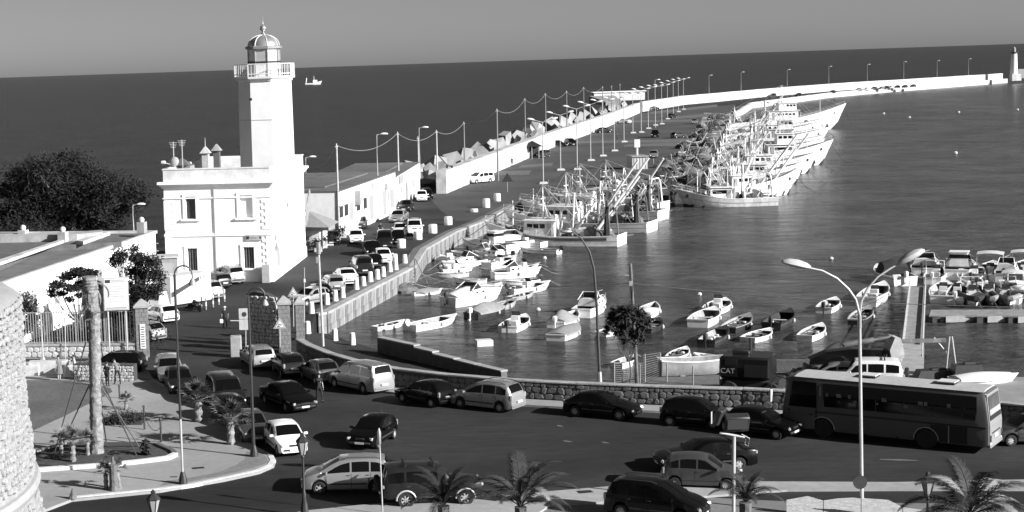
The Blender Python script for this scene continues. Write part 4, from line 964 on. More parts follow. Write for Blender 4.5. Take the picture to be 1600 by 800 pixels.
car('hatch', (1572, 692), (1640, 690), G_, 'grey hatchback cut by the right edge behind the bus', )
# middle of the street and foreground
car('hatch', (561, 705), (603, 680), B_, 'black hatchback crossing the middle of the street above the silver car')
car('mpv', (480, 766), (607, 764), S_, 'silver rounded people carrier side-on in the foreground beside the off-roader')
car('suv', (742, 782), (604, 788), D_, 'dark off-roader with roof rack and spare wheel, foremost vehicle on the left')
car('saloon', (1022, 735), (1180, 727), B_, 'black estate-like car at the back of the foreground trio under the floodlights')
car('city', (1160, 762), (1035, 757), G_, 'grey three-door hatchback in the middle of the foreground trio')
car('mpv', (1095, 815), (960, 800), B_, 'black people carrier closest to the viewer with bright headlights')
# by the lighthouse
car('mpv', (342, 436), (376, 446), S_, 'silver people carrier parked last against the lighthouse front wall')
car('estate', (318, 446), (350, 452), B_, 'dark car parked between two silver ones at the lighthouse')
car('mpv', (300, 462), (337, 469), S_, 'silver people carrier beside the white box truck')
car('hatch', (232, 497), (272, 507), W_, 'white hatchback behind the brick pillar with the notice', cat='car')
car('hatch', (205, 528), (245, 534), S_, 'silver hatchback half hidden behind the brick pillar and the railings')
car('estate', (150, 582), (205, 582), B_, 'dark car parked along the low stone wall behind the palm')
# along the inner quay
Q = [('hatch', (470, 478), (500, 473), S_, 'pale car half hidden behind the gate pillars'), ('saloon', (488, 458), (512, 480), B_, 'dark saloon first in the quayside row behind the tall lamp pole'), ('estate', (511, 446), (530, 460), S_, 'silver estate second in the quayside row'), ('saloon', (531, 436), (549, 449), W_, 'white saloon third in the quayside row'), ('van', (556, 420), (575, 436), D_, 'dark van fourth in the quayside row'), ('hatch', (575, 412), (590, 424), B_, 'black car squeezed behind the dark van on the quay'), ('hatch', (604, 417), (594, 404), W_, 'white hatchback facing the viewer near the end of the quayside row'), ('saloon', (585, 402), (578, 394), B_, 'black car with a white bonnet mark in the middle of the quay road'), ('hatch', (557, 386), (557, 372), W_, 'white hatchback standing alone near the kiosk plants'), ('van', (601, 392), (601, 380), D_, 'dark square van in the middle of the quay road'), ('saloon', (517, 388), (520, 374), B_, 'black car parked against the kiosk'), ('hatch', (560, 361), (566, 352), G_, 'grey hatchback parked first at the long white building'), ('saloon', (612, 351), (634, 341), S_, 'silver saloon parked side-on at the middle of the long white building'), ('saloon', (628, 333), (640, 325), D_, 'dark grey saloon parked just before the white pickup'), ('city', (660, 319), (658, 309), W_, 'white fronted pickup truck parked at the small pale shed'), ('hatch', (671, 315), (664, 306), B_, 'dark car half hidden behind the white pickup'), ('suv', (648, 374), (648, 360), W_, 'white off-roader facing the viewer near the stacked bollards'), ('hatch', (626, 373), (626, 362), W_, 'white hatchback beside the white off-roader'), ('city', (622, 386), (622, 376), B_, 'black small car beside the fat white bollard')]
for q in Q: car(*q, group='cars on the quay road')
P_ = [('van', (733, 287), (768, 284), W_, 'white van parked at the foot of the breakwater wall'), ('city', (842, 247), (856, 245), G_, 'pale van parked behind the dark gazebo'), ('mpv', (905, 229), (878, 226), B_, 'dark people carrier parked by the breakwater wall'), ('saloon', (877, 229), (866, 229), B_, 'black car tucked behind the dark people carrier by the wall'), ('saloon', (955, 207), (932, 208), D_, 'dark saloon farther along the breakwater wall'), ('saloon', (962, 193), (986, 193), W_, 'white saloon parked at the breakwater wall'), ('hatch', (971, 291), (938, 290), W_, 'black and white small off-roader on the pier in front of the cabin'), ('estate', (1021, 250), (1022, 243), S_, 'silver car parked beside the pier cabin'), ('van', (1023, 218), (1024, 211), B_, 'dark van on the pier road halfway to the bend'), ('hatch', (1066, 215), (1052, 216), G_, 'grey hatchback among the net heaps'), ('hatch', (1086, 196), (1085, 191), S_, 'silver hatchback near the far end of the net heaps'), ('saloon', (1010, 173), (1030, 172), B_, 'dark saloon near the bend of the pier'), ('saloon', (1055, 184), (1045, 185), D_, 'dark car under the last double lamps')]
for q in P_: car(*q, group='cars on the pier')
M_ = [(1207, 148, B_), (1300, 143, D_), (1341, 139.5, S_), (1354, 138.5, W_), (1365, 137.5, G_), (1377, 137, S_), (1384, 136, B_), (1392, 135.5, W_), (1401, 135, B_), (1413, 134.5, D_), (1426, 133.5, G_), (1247, 147.5, B_)]
for i, (x, y, p) in enumerate(sorted(M_)):
    y = 159.0 - (x-1200)*.0905 + .4 if False else y
    car('hatch', (x-4, y+3.2), (x+5, y+2.6), p, NTH[i] + (' car' if i else '') + ' from the left of the small cars parked along the far mole wall' if i else 'leftmost of the small cars parked along the far mole wall', group='cars on the far mole')
print([c for c in CARPOS if c[1] > 6 or c[1] < 2.5])
# ---------------------------------------------------------------- the bus
bf, br = G(1232, 694), G(1512, 712); BL_ = 10.4; an = R(37); d = Vector((math.cos(an), -math.sin(an), 0)); rz = math.atan2(-d.y, -d.x)
c = G(1545, 712) - d*(BL_/2); bus = thing('coach', 'grey coach with a dark window band and pale roof parked along the street', 'bus', (c.x, c.y, 0), rz)
# shift so that the near side lies on the measured line (near side is local +y or -y)
nside = Vector((-math.sin(rz), math.cos(rz), 0)); ns = 1 if nside.y < 0 else -1
off = nside*ns*1.25; bus.location = (c.x-off.x, c.y-off.y, 0)
BW, BH = 2.5, 3.15; HL = BL_/2
def bring(x, wk=1, zt=BH, z0=.38, lean=0):
    h = BW/2*wk; return [(x+lean*0, -h*.97, z0), (x, -h, z0+.3), (x, -h, 1.5), (x, -h*.985, 2.2), (x, -h*.94, zt-.25), (x, -h*.86, zt-.08), (x, -h*.5, zt), (x, h*.5, zt), (x, h*.86, zt-.08), (x, h*.94, zt-.25), (x, h*.985, 2.2), (x, h, 1.5), (x, h, z0+.3), (x, h*.97, z0)]
WB = (HL-2.2, -HL+3.0)
low = MB(); xs = [HL-.02, HL-.15]
wr_ = .5
def barch(x):
    z = .38
    for wx in WB:
        if abs(x-wx) < .6: z = max(z, .5+math.sqrt(.36-(x-wx)**2))
    return z
X = sorted({HL, HL-.05, HL-.2, 0, -HL+.2, -HL+.05, -HL} | {round(wx+.6*k, 3) for wx in WB for k in (-1.01, -.99, -.86, -.6, -.3, 0, .3, .6, .86, .99, 1.01)}, reverse=True)
rings = []
for x in X:
    z = barch(x); wk = .90 if abs(x) > HL-.01 else (.96 if abs(x) > HL-.06 else 1)
    r_ = bring(x, wk, BH-.0 if abs(x) < HL-.1 else BH-.06, .38)
    r_ = [(a, b, max(cz, z) if cz < 1.49 else cz) for a, b, cz in r_]
    if x > HL-.3: r_ = [(a - max(0, cz-1.2)*.16, b, cz) for a, b, cz in r_]
    if x < -HL+.3: r_ = [(a + max(0, cz-1.4)*.14, b, cz) for a, b, cz in r_]
    rings.append(r_)
low.loft(rings)
bo = part('body', low, 'paint_bus', bus)
part('roof', MB().loft([[(x, -1.12, BH-.06), (x, -.62, BH+.02), (x, .62, BH+.02), (x, 1.12, BH-.06), (x, .62, BH-.08), (x, -.62, BH-.08)] for x in (HL-.65, -HL+.32)]), 'sign_grey', bus)
for sg in (-1, 1):
    yb = lambda z: sg*(BW/2*(1-.015*(z-1.5)/.7 if z < 2.2 else .985-.045*(z-2.2)/.7)+.012)
    edges = [HL-2.25, HL-3.5, HL-4.9, HL-6.3, HL-7.7, HL-9.1, -HL+.62]
    for a, b in zip(edges[:-1], edges[1:]):
        part('window', MB().add([(a-.02, yb(1.66), 1.66), (b+.02, yb(1.66), 1.66), (b+.02, yb(2.2), 2.2), (a-.02, yb(2.2), 2.2), (b+.02 + (.14 if b < -HL+1 else 0), yb(2.87), 2.87), (a-.02, yb(2.87), 2.87)], [(0, 1, 2, 3), (3, 2, 4, 5)] if sg > 0 else [(3, 2, 1, 0), (5, 4, 2, 3)]), 'glass', bus, smooth=False)
    part('window_band', MB().box((HL-2.2-HL+.6)/2, sg*(BW/2*.985-.024), 2.26, BL_-2.8, .06, 1.2), 'black', bus)
    part('trim_line', MB().box(-.1, sg*(BW/2+.006), 1.34, BL_-.5, .025, .07), 'black', bus)
    part('front_side_window', MB().add([(HL-.42, yb(1.55), 1.55), (HL-1.85, yb(1.55), 1.55), (HL-1.85, yb(2.2), 2.2), (HL-.5, yb(2.2), 2.2), (HL-1.85, yb(2.87), 2.87), (HL-.6, yb(2.87), 2.87)], [(0, 1, 2, 3), (3, 2, 4, 5)] if sg > 0 else [(3, 2, 1, 0), (5, 4, 2, 3)]), 'glass', bus, smooth=False)
    o = part('driver_door', MB().box(HL-1.15, sg*(BW/2+.012), .98, 1.3, .03, 1.1), 'paint_bus', bus); part('handle', MB().box(HL-1.6, sg*(BW/2+.04), 1.2, .2, .04, .06), 'black', o)
    part('door_seam', MB().box(HL-1.87, sg*(BW/2+.01), 1.6, .035, .03, 2.3), 'black', bus)
    for x in (-HL+2.0, ): part('luggage_bay', MB().box(x-.1, sg*(BW/2+.004), .86, 1.75, .03, .85), 'black', bus); part('bay_post', MB().box(x-.1, sg*(BW/2+.03), .86, .04, .03, .85), 'metal', bus)
    for wx in WB:
        w_ = part('wheel', MB(Matrix.Translation((wx, sg*(BW/2-.18), .5)) @ Matrix.Rotation(R(90), 4, 'X')).lathe([(.3, -.15), (.48, -.15), (.5, -.1), (.5, .1), (.48, .15), (.3, .15)], 24), 'tyre', bus)
        part('rim', MB(Matrix.Translation((wx, sg*(BW/2-.09), .5)) @ Matrix.Rotation(R(90)*-sg, 4, 'X')).lathe([(.3, .05), (.29, 0), (.2, -.04), (.13, -.02), (.12, .04), (.01, .05)], 16), 'metal', w_)
        part('wheel_arch', MB().tube([(wx+.6*math.cos(R(a)), sg*(BW/2+.0), .5+.6*math.sin(R(a))) for a in range(0, 181, 15)], .03, 5), 'frame_grey', bus)
    for k in (-.8, .8): part('marker_lamp', MB().box(k, sg*(BW/2+.01), .42, .12, .03, .08), 'black', bus)
part('windscreen', MB().add([(HL-.03, -1.08, 1.35), (HL-.03, 1.08, 1.35), (HL-.22, 1.02, 2.9), (HL-.22, -1.02, 2.9)], [(0, 1, 2, 3)]), 'glass', bus, smooth=False)
rp2 = part('rear_panel', MB().add([(-HL-.012, -1.1, .45), (-HL-.012, 1.1, .45), (-HL-.012, 1.12, 1.42), (-HL-.012, -1.12, 1.42), (-HL+.19, 1.08, 2.98), (-HL+.19, -1.08, 2.98)], [(3, 2, 1, 0), (5, 4, 2, 3)]), 'bus_rear', bus, smooth=False)
rw = part('rear_window', MB().add([(-HL+.03, -.98, 1.92), (-HL+.03, .98, 1.92), (-HL+.15, .95, 2.85), (-HL+.15, -.95, 2.85)], [(3, 2, 1, 0)]), 'glass_grey', bus, smooth=False)
part('rear_window_strip', MB().add([(-HL+.0, -1.0, 1.68), (-HL+.0, 1.0, 1.68), (-HL+.025, 1.0, 1.91), (-HL+.025, -1.0, 1.91)], [(3, 2, 1, 0)]), 'black', bus, smooth=False)
part('name_band', MB().add([(-HL+.02, -.96, 1.93), (-HL+.02, .96, 1.93), (-HL+.055, .95, 2.2), (-HL+.055, -.95, 2.2)], [(3, 2, 1, 0)]), 'frame_grey', rw, smooth=False)
for i in range(8): part('lettering', MB().box(-HL+.03, -.7+.2*i, 2.07, .02, .12, .15), 'sign_white', rw, smooth=False)
part('licence_plate', MB().box(-HL-.03, 0, .82, .02, .6, .16), 'sign_white', bus); part('grille_slot', MB().box(-HL-.02, 0, 1.02, .02, 1.5, .06), 'black', bus)
for sg in (-1, 1): part('tail_light', MB().box(-HL-.02, sg*1.0, .78, .06, .2, .34, b=.02), 'plastic', bus); part('tail_light', MB().box(-HL-.02, sg*.98, .52, .06, .2, .12, b=.02), 'sign_white', bus)
part('rear_bumper', MB().box(-HL-.02, 0, .42, .12, 2.35, .2, b=.04), 'bus_rear', bus)
for x in (1.0, -2.9): o = part('roof_hatch', MB().box(x, 0, BH+.08, .8, .8, .1), 'metal_dark', bus); part('hatch_lid', MB().box(x, 0, BH+.16, .85, .85, .04), 'sign_white', o)
for sg in (-1, 1):
    o = part('mirror_arm', MB().tube([(HL-.3, sg*1.05, BH-.25), (HL+.25, sg*1.2, BH-.1), (HL+.5, sg*1.35, BH-.45), (HL+.5, sg*1.35, BH-.8)], .035), 'black', bus); part('mirror', MB().box(HL+.5, sg*1.36, BH-1.15, .14, .32, .7, b=.04), 'sign_grey', o)
for x in (-2.0, -2.35, -2.9, -3.5, -3.8, -4.9, -5.2, -6.3, -7.0, -7.3, -8.4):
    z0_ = rnd.choice((1.75, 2.2)); q = [(HL+x+.35, BW/2*.992+.014, z0_), (HL+x+.35, BW/2*(.985-.03)+.024, 2.75)]
    part('curtain', MB().add([(HL+x, ns*(BW/2*.989+.016), max(z0_, 2.0)), (HL+x-.12-rnd.random()*.15, ns*(BW/2*.989+.016), max(z0_, 2.0)), (HL+x-.12, ns*(BW/2*.955+.016), 2.72), (HL+x, ns*(BW/2*.955+.016), 2.72)], [(0, 1, 2, 3), (3, 2, 1, 0)]), 'frame_grey', bus, smooth=False)
# ---------------------------------------------------------------- box truck, motorbike, excavator
a, b = G(253, 492), G(303, 484)
bt = thing('box_truck', 'white box truck with a dark slanted stripe parked left of the silver cars', 'truck', ((a.x+b.x)/2, (a.y+b.y)/2+.8, 0), math.atan2((a-b).y, (a-b).x))
part('cargo_box', MB().box(-.6, 0, 1.9, 4.4, 2.1, 2.4, b=.05), 'sign_white', bt); part('cab', MB().box(2.25, 0, 1.2, 1.3, 1.9, 1.5, .55, .85), 'paint_white', bt); part('windscreen', MB().box(2.72, 0, 1.55, .25, 1.5, .55), 'glass', bt)
nsy = 1 if Matrix.Rotation(bt.rotation_euler.z, 2).to_3x3().col[1].y < 0 else -1
st_ = part('stripe', MB().add([(1.55, nsy*1.062, 1.35), (-1.5, nsy*1.062, 2.5), (-1.5, nsy*1.062, 2.85), (1.55, nsy*1.062, 1.8)], [(0, 1, 2, 3)] if nsy < 0 else [(3, 2, 1, 0)]), 'plastic', bt, smooth=False)
for k in range(4): part('stripe_bar', MB().add([(-1.6-.18*k, nsy*1.062, 2.52+.06*k), (-1.68-.18*k, nsy*1.062, 2.55+.06*k), (-1.68-.18*k, nsy*1.062, 2.92), (-1.6-.18*k, nsy*1.062, 2.88)], [(0, 1, 2, 3)] if nsy > 0 else [(3, 2, 1, 0)]), 'plastic', bt, smooth=False)
part('chassis', MB().box(0, 0, .55, 5.4, 1.4, .3), 'black', bt); part('rear_door_frame', MB().box(-2.81, 0, 1.9, .04, 2.0, 2.3), 'sign_grey', bt)
ty, rm, dk = wheel_tmpl(.34, .25, 7)
for x in (1.9, -1.6):
    for sg in (-1, 1):
        w_ = link('wheel', dk, bt, Matrix.Translation((x, sg*.88, .34)) @ Matrix.Rotation(0 if sg < 0 else math.pi, 4, 'Z')); link('tyre', ty, w_); link('rim', rm, w_)
g = G(306, 486)
mo = thing('motorbike', 'small dark motorbike standing behind the box truck', 'motorbike', g, 2.2)
for x in (-.62, .62): part('wheel', MB(Matrix.Translation((x, 0, .3)) @ Matrix.Rotation(R(90), 4, 'X')).lathe([(.2, -.05), (.3, -.05), (.3, .05), (.2, .05)], 16), 'tyre', mo); part('spokes', MB(Matrix.Translation((x, 0, .3)) @ Matrix.Rotation(R(90), 4, 'X')).box(0, 0, 0, .42, .03, .03).box(0, 0, 0, .03, .42, .03), 'metal', mo)
part('frame', MB().tube([(-.62, 0, .3), (-.1, 0, .45), (.3, 0, .75), (.5, 0, .9), (.62, 0, .3)], .04).box(0, 0, .48, .5, .25, .3, b=.05), 'metal_dark', mo); part('seat', MB().box(-.3, 0, .8, .7, .24, .1, b=.03), 'black', mo); part('fuel_tank', MB().ball((.2, 0, .83), .18, 8, 1.3, .8, .8), 'paint_dark', mo); part('handlebar', MB().tube([(.4, -.35, 1.0), (.5, 0, .95), (.4, .35, 1.0)], .02), 'chrome', mo)
# tracked excavator: dark body at the wall with lettering, boom folded over the yard
e0, e1 = G(1150, 622), G(1222, 626); d = (e1-e0).normalized(); rz = math.atan2(d.y, d.x)
ex = thing('excavator', 'dark wheeled excavator behind the stone wall with its boom stretched over the yard', 'excavator', (e0+e1)/2 + Vector((0, 1.5, 0)), rz)
part('counterweight', MB().box(-.2, 0, 1.75, 2.9, 2.4, 1.3, b=.12), 'paint_dark', ex); part('chassis', MB().box(.1, 0, .7, 3.4, 2.2, .7, b=.08), 'metal_dark', ex)
part('side_door', MB().box(.45, -1.22, 1.6, 1.3, .04, .7), 'black', ex); part('vent', MB().box(-.95, -1.22, 2.1, .7, .04, .35), 'black', ex)
text('CAT', .42, 'sign_grey', ex, Matrix.Translation((-1.15, -1.215, 1.55)) @ Matrix.Rotation(R(90), 4, 'X'))
part('exhaust', MB().cyl((-.1, .2, 2.3), (-.1, .2, 3.3), .07), 'metal_dark', ex); part('engine_cover', MB().box(-.6, .3, 2.5, 1.0, .8, .25, b=.06), 'metal_dark', ex)
for x in (-1.1, 1.3):
    part('wheel', MB(Matrix.Translation((x, -1.0, .5)) @ Matrix.Rotation(R(90), 4, 'X')).lathe([(.05, -.2), (.4, -.2), (.5, -.12), (.5, .12), (.4, .2), (.05, .2)], 16), 'tyre', ex)
p0, p1, p2, p3 = G(1262, 590), AY(1300, 548, G(1290, 590).y), AY(1390, 530, G(1400, 592).y), G(1405, 592)
def bw_pt(px, py, Yp): return AY(px, py, Yp)
Yb = G(1330, 594).y
bo_ = thing('excavator_boom', 'dark folded digger boom and arm with a pale bucket lying over the boat yard', 'excavator boom', (0, 0, 0))
pts = [(1258, 582), (1263, 560), (1290, 548), (1330, 544), (1385, 546), (1388, 582)]
P3 = [AY(x, y, Yb) for x, y in pts]
mb = MB(); rr = [[(p.x, Yb-.35, p.z) for p in P3], [(p.x, Yb+.35, p.z) for p in P3]]; mb.loft(rr); part('boom', mb, 'paint_black', bo_, smooth=False)
part('hydraulic_ram', MB().cyl(AY(1318, 539, Yb), AY(1365, 531, Yb), .16).cyl(AY(1365, 531, Yb), AY(1395, 526, Yb), .09), 'rust', bo_)
part('hose', MB().tube([AY(x, y, Yb-.3) for x, y in ((1290, 546), (1300, 538), (1312, 534), (1320, 540))], .05), 'black', bo_)
bk = [(1393, 525), (1402, 526), (1408, 550), (1402, 566), (1388, 560), (1385, 545)]
P4 = [AY(x, y, Yb) for x, y in bk]; part('bucket', MB().loft([[(p.x, Yb-.6, p.z) for p in P4], [(p.x, Yb+.6, p.z) for p in P4]]), 'concrete', bo_, smooth=False)
part('bucket_link', MB().tube([AY(x, y, Yb-.65) for x, y in ((1386, 548), (1384, 562), (1392, 578), (1402, 582))], .06).cyl(AY(1403, 560, Yb), AY(1404, 582, Yb), .15), 'metal_dark', bo_)
tr_ = G(1262, 591); part('slew_ring', MB().cyl((tr_.x, Yb, .0), (tr_.x, Yb, 1.1), .7, .6, 16), 'metal_dark', bo_)
car('suv', (1312, 607), (1384, 609), W_, 'white off-roader with a spare wheel parked in the yard behind the coach', group='vehicles in the boat yard')
car('hatch', (1283, 603), (1316, 604), S_, 'pale small car parked left of the white off-roader in the yard', group='vehicles in the boat yard')
# ================================================================ boats
def hull(L, B, zs, zm, zb, rake=.5, tw=.8, flare=.35, below=.35, n=14, floor=None, th=.06, power=2.2, sternround=0):
    """bow towards +x, water at z = 0; returns meshes hull, deck, rub rail and helper functions"""
    def sheer(t): return zs*(1-t)*(1-t/.45)*1.0 if False else (zm + (zs-zm)*((.45-t)/.45)**2 if t < .45 else zm + (zb-zm)*((t-.45)/.55)**1.8)
    def beam(t):
        if t < .5: return B/2*(tw + (1-tw)*math.sin(t/.5*math.pi/2))
        return B/2*max(.012, 1-((t-.5)/.5)**power)
    def pt(t, s, inset=0):
        zt = sheer(t); z = -below + s*(zt+below); b = beam(t); wl = b*(1-flare*(.35+.65*t*t)); y = wl + (b-wl)*s**.75
        if s < .01: y *= .8
        x = -L/2 + t*(L-rake) + rake*max(0, (t-.45)/.55)**2*s**1.1
        return Vector((x - inset*.5*(t > .9), max(y-inset, .01), z))
    S_ = (0, .3, .6, .85, 1); T_ = [i/n for i in range(n+1)]
    hb = MB(); rows = []
    for t in T_: rows.append([pt(t, s) for s in S_])
    for sg in (1, -1):
        v = [(p.x, sg*p.y, p.z) for r_ in rows for p in r_]; m = len(S_); f = []
        for i in range(n):
            for j in range(m-1):
                q = (i*m+j, i*m+j+1, (i+1)*m+j+1, (i+1)*m+j); f.append(q[::-1] if sg > 0 else q)
        hb.add(v, f)
    hb.add([(p.x, sg*p.y, p.z) for sg in (1, -1) for p in rows[0]], [(i, i+1, i+1+len(S_), i+len(S_)) for i in range(len(S_)-1)])
    hb.add([(p.x, sg*p.y, p.z) for sg in (1, -1) for p in rows[-1]], [(i, i+1, i+1+len(S_), i+len(S_))[::-1] for i in range(len(S_)-1)])
    fl = floor if floor is not None else zm*.35
    fz = lambda t: max(fl, sheer(t)-(zm-fl)) if floor is not None and floor > .6 else fl
    db = MB(); inn = []
    for t in T_:
        p = pt(t, 1, th); q = pt(t, max(.2, (fz(t)+below)/(sheer(t)+below)), th); inn.append((p, q))
    for sg in (1, -1):
        v = []; f = []
        for p, q in inn: v += [(p.x, sg*p.y, p.z), (q.x, sg*q.y, fz(0) if False else q.z)]
        for i in range(n): k = (2*i, 2*i+1, 2*i+3, 2*i+2); f.append(k if sg > 0 else k[::-1])
        db.add(v, f)
    v = []; f = []
    for p, q in inn: v += [(q.x, q.y, q.z), (q.x, -q.y, q.z)]
    for i in range(n): f.append((2*i, 2*i+1, 2*i+3, 2*i+2))
    db.add(v, f); p, q = inn[0]; db.add([(p.x+.02, p.y, p.z), (p.x+.02, -p.y, p.z), (q.x+.02, -q.y, q.z), (q.x+.02, q.y, q.z)], [(0, 1, 2, 3)])
    rb = MB()
    for sg in (1, -1):
        v = []; f = []
        for t in T_:
            o = pt(t, 1); i_ = pt(t, 1, th); v += [(o.x, sg*(o.y+.025), o.z-.05), (o.x, sg*(o.y+.025), o.z+.025), (i_.x, sg*i_.y, i_.z+.025), (i_.x, sg*i_.y, i_.z-.02)]
        for i in range(n):
            for j in range(4):
                k = (4*i+j, 4*i+(j+1) % 4, 4*i+4+(j+1) % 4, 4*i+4+j); f.append(k[::-1] if sg > 0 else k)
        rb.add(v, f)
    o = pt(0, 1); rb.box(o.x+.02, 0, o.z, .12, 2*o.y+.04, .09)
    def band(s0, s1, t0=0, t1=1, off=.012):
        mb = MB(); m = 10
        for sg in (1, -1):
            v = []; f = []
            for i in range(m+1):
                t = t0+(t1-t0)*i/m
                for s in (s0, s1): p = pt(t, s); v.append((p.x+off*(t > .9), sg*(p.y+off), p.z))
            for i in range(m): k = (2*i, 2*i+1, 2*i+3, 2*i+2); f.append(k[::-1] if sg > 0 else k)
            mb.add(v, f)
        return mb
    return dict(hull=hb, deck=db, rail=rb, pt=pt, sheer=sheer, beam=beam, band=band, fz=fz, L=L, B=B)
def cover_mesh(h, t0, t1, hump, n=8, sag=.0):
    mb = MB(); rows = []
    for i in range(n+1):
        t = t0+(t1-t0)*i/n; p = h['pt'](t, 1); k = hump*math.sin(math.pi*(.12+.8*i/n))
        rows.append([(p.x, (p.y+.05)*u, p.z + .03 - (.14 if abs(u) > 1 else 0) + k*(1-abs(u)**1.6 if abs(u) <= 1 else 0)) for u in (-1.03, -1, -.6, -.2, 0, .2, .6, 1, 1.03)])
    return mb.loft(rows, cap=True, closed=False)
OB = {}
def outboard(dark=True):
    if dark not in OB:
        a = MB().loft([[(x*.9, y*.9, 0) for x, y in q] if z < .1 else [(x*k, y*k, z) for x, y in q] for z, k, q in [(zz, kk, [(.24, .13), (.24, -.13), (-.14, -.16), (-.24, -.1), (-.24, .1), (-.14, .16)]) for zz, kk in ((0, .9), (.18, 1), (.38, .95), (.46, .6))]])
        b = MB().box(.02, 0, -.3, .14, .09, .62).box(-.02, 0, -.66, .34, .05, .1).cyl((-.16, 0, -.66), (-.24, 0, -.66), .13, n=6)
        OB[dark] = (a.mesh('cowl', 'boat_dark' if dark else 'boat_white'), b.mesh('leg', 'boat_dark' if dark else 'boat_white'))
    return OB[dark]
BOATG = 'small boats in the inner harbour'
def boat(kind, stern, bow, label, B=None, hullm='boat_white', deckm='boat_floor', railm=None, eng=1, cov=None, tilt=0, group=BOATG, name='moored_boat', z=SEA, extra=(), cat='boat', hgt=1.0):
    a, b = G(*stern, z), G(*bow, z); d = b-a; L = max(d.length, 3.2); L = min(L, 9) ; c = (a+b)/2; B = (B or L*.36)*.88
    t = thing(name, label, cat, (c.x, c.y, z), math.atan2(d.y, d.x), group)
    zm = {'row': .48, 'open': .6, 'cruiser': .85, 'rib': .5}[kind]*(.35+.65*hgt)*.74*(L/5)**.4
    h = hull(L, B, zm*1.05, zm, zm*(1.55 if kind == 'row' else 1.4), rake=L*.12, tw=.78 if kind != 'row' else .7, flare=.3, below=.3, floor=.16 if kind != 'cruiser' else .3)
    part('hull', h['hull'], hullm, t); part('deck', h['deck'], deckm, t)
    part('waterline', h['band'](.0, .42, off=.01), 'hull_bottom', t)
    if kind != 'rib': part('rub_rail', h['rail'], railm or hullm, t)
    P = h['pt']
    if kind == 'rib':
        pts = [P(tt, 1) for tt in [i/9 for i in range(10)]]
        full = [(p.x, p.y, p.z) for p in pts] + [(p.x, -p.y, p.z) for p in pts[::-1]]
        part('tube', MB().tube(full, .24, 8), 'canvas' if 'dark' not in label else 'canvas_dark', t)
    if kind in ('row', 'open') and not cov:
        for tt in ((.2, .45, .68) if kind == 'row' else (.12, .5)):
            p = P(tt, .8); part('thwart', MB().box(p.x, 0, p.z, .26, p.y*1.75, .05), 'wood' if kind == 'row' else 'boat_white', t)
        p = P(.8, 1); part('foredeck', MB().add([(P(.8, 1).x, P(.8, 1).y-.04, P(.8, 1).z+.01), (P(.8, 1).x, -P(.8, 1).y+.04, P(.8, 1).z+.01), (P(.99, 1).x, 0, P(.99, 1).z+.02)], [(0, 1, 2)]), railm or hullm, t)
        r = random.Random(hash(label) % 1000 if False else len(label)*7 + int(stern[0]))
        for k in range(3): part('gear', MB().box(P(.3, 1).x + r.uniform(-.3, L*.3), r.uniform(-B*.25, B*.25), .35, .3, .25, .2, b=.04), r.choice(['net', 'canvas_light', 'plastic']), t)
        if kind == 'row': part('oar', MB().cyl((-L*.25, B*.2, zm), (L*.3, B*.05, zm+.12), .03), 'wood', t)
    if kind == 'open' or kind == 'rib':
        x = P(.5, 1).x - .1
        if 'console' in extra or kind == 'rib':
            o = part('console', MB().box(x, 0, .55, .6, .7, .9, .75, .9), 'boat_white', t); part('windscreen', MB().add([(x+.3, -.36, .95), (x+.3, .36, .95), (x+.1, .32, 1.35), (x+.1, -.32, 1.35)], [(0, 1, 2, 3), (3, 2, 1, 0)]), 'glass_grey', o)
            part('seat', MB().box(x-.8, 0, .5, .5, .8, .5, b=.06), 'canvas_light', t)
        if 'arch' in extra:
            part('arch', MB().tube([(x-1.0, -B*.42, zm), (x-1.2, -B*.4, zm+1.3), (x-1.2, B*.4, zm+1.3), (x-1.0, B*.42, zm)], .05), 'boat_white', t)
        if 'frame' in extra:
            part('awning_frame', MB().tube([(x-.6, -B*.42, zm), (x-.6, -B*.4, 2.2), (x-.6, B*.4, 2.2), (x-.6, B*.42, zm)], .03).tube([(x+.9, -B*.42, zm), (x+.9, -B*.38, 2.3), (x+.9, B*.38, 2.3), (x+.9, B*.42, zm)], .03), 'galv', t)
            part('awning', MB().loft([[(x-.7, y, 2.2+.12*(1-abs(y/(B*.42))**2)) for y in (-B*.42, -B*.2, 0, B*.2, B*.42)], [(x+1.0, y, 2.3+.12*(1-abs(y/(B*.42))**2)) for y in (-B*.42, -B*.2, 0, B*.2, B*.42)]], cap=False, closed=False), 'canvas_dark' if 'dark' in extra else 'canvas_light', t)
        if 'hood' in extra:
            part('hood', MB().loft([[(x-.9+1.9*i/5, y*B*.46, zm + (1.35 if abs(y) < .9 else 0)*math.sin(math.pi*(.1+.8*i/5))**.5*(1-.25*abs(y))) for y in (-1, -.85, -.4, 0, .4, .85, 1)] for i in range(6)], cap=True, closed=False), 'canvas_dark', t)
    if kind == 'cruiser':
        p0, p1 = P(.38, 1), P(.86, 1); zc_ = P(.5, 1).z
        rings = []
        for tt, zz, kk in ((.36, .62, .72), (.5, .62, .72), (.58, .55, .68), (.72, .22, .6), (.9, .06, .45)):
            p = P(tt, 1); rings.append([(p.x, -p.y*.96, p.z-.05), (p.x, -p.y*kk, p.z+zz*.85), (p.x, 0, p.z+zz), (p.x, p.y*kk, p.z+zz*.85), (p.x, p.y*.96, p.z-.05)])
        cb = part('cabin', MB().loft(rings), 'boat_white', t)
        for sg in (-1, 1):
            for tt in (.42, .54): p = P(tt, 1); part('porthole', MB(Matrix.Translation((p.x, sg*p.y*.87, p.z+.26))).ball((0, 0, 0), .13, 8, 1.2, .3, .8), 'glass', cb)
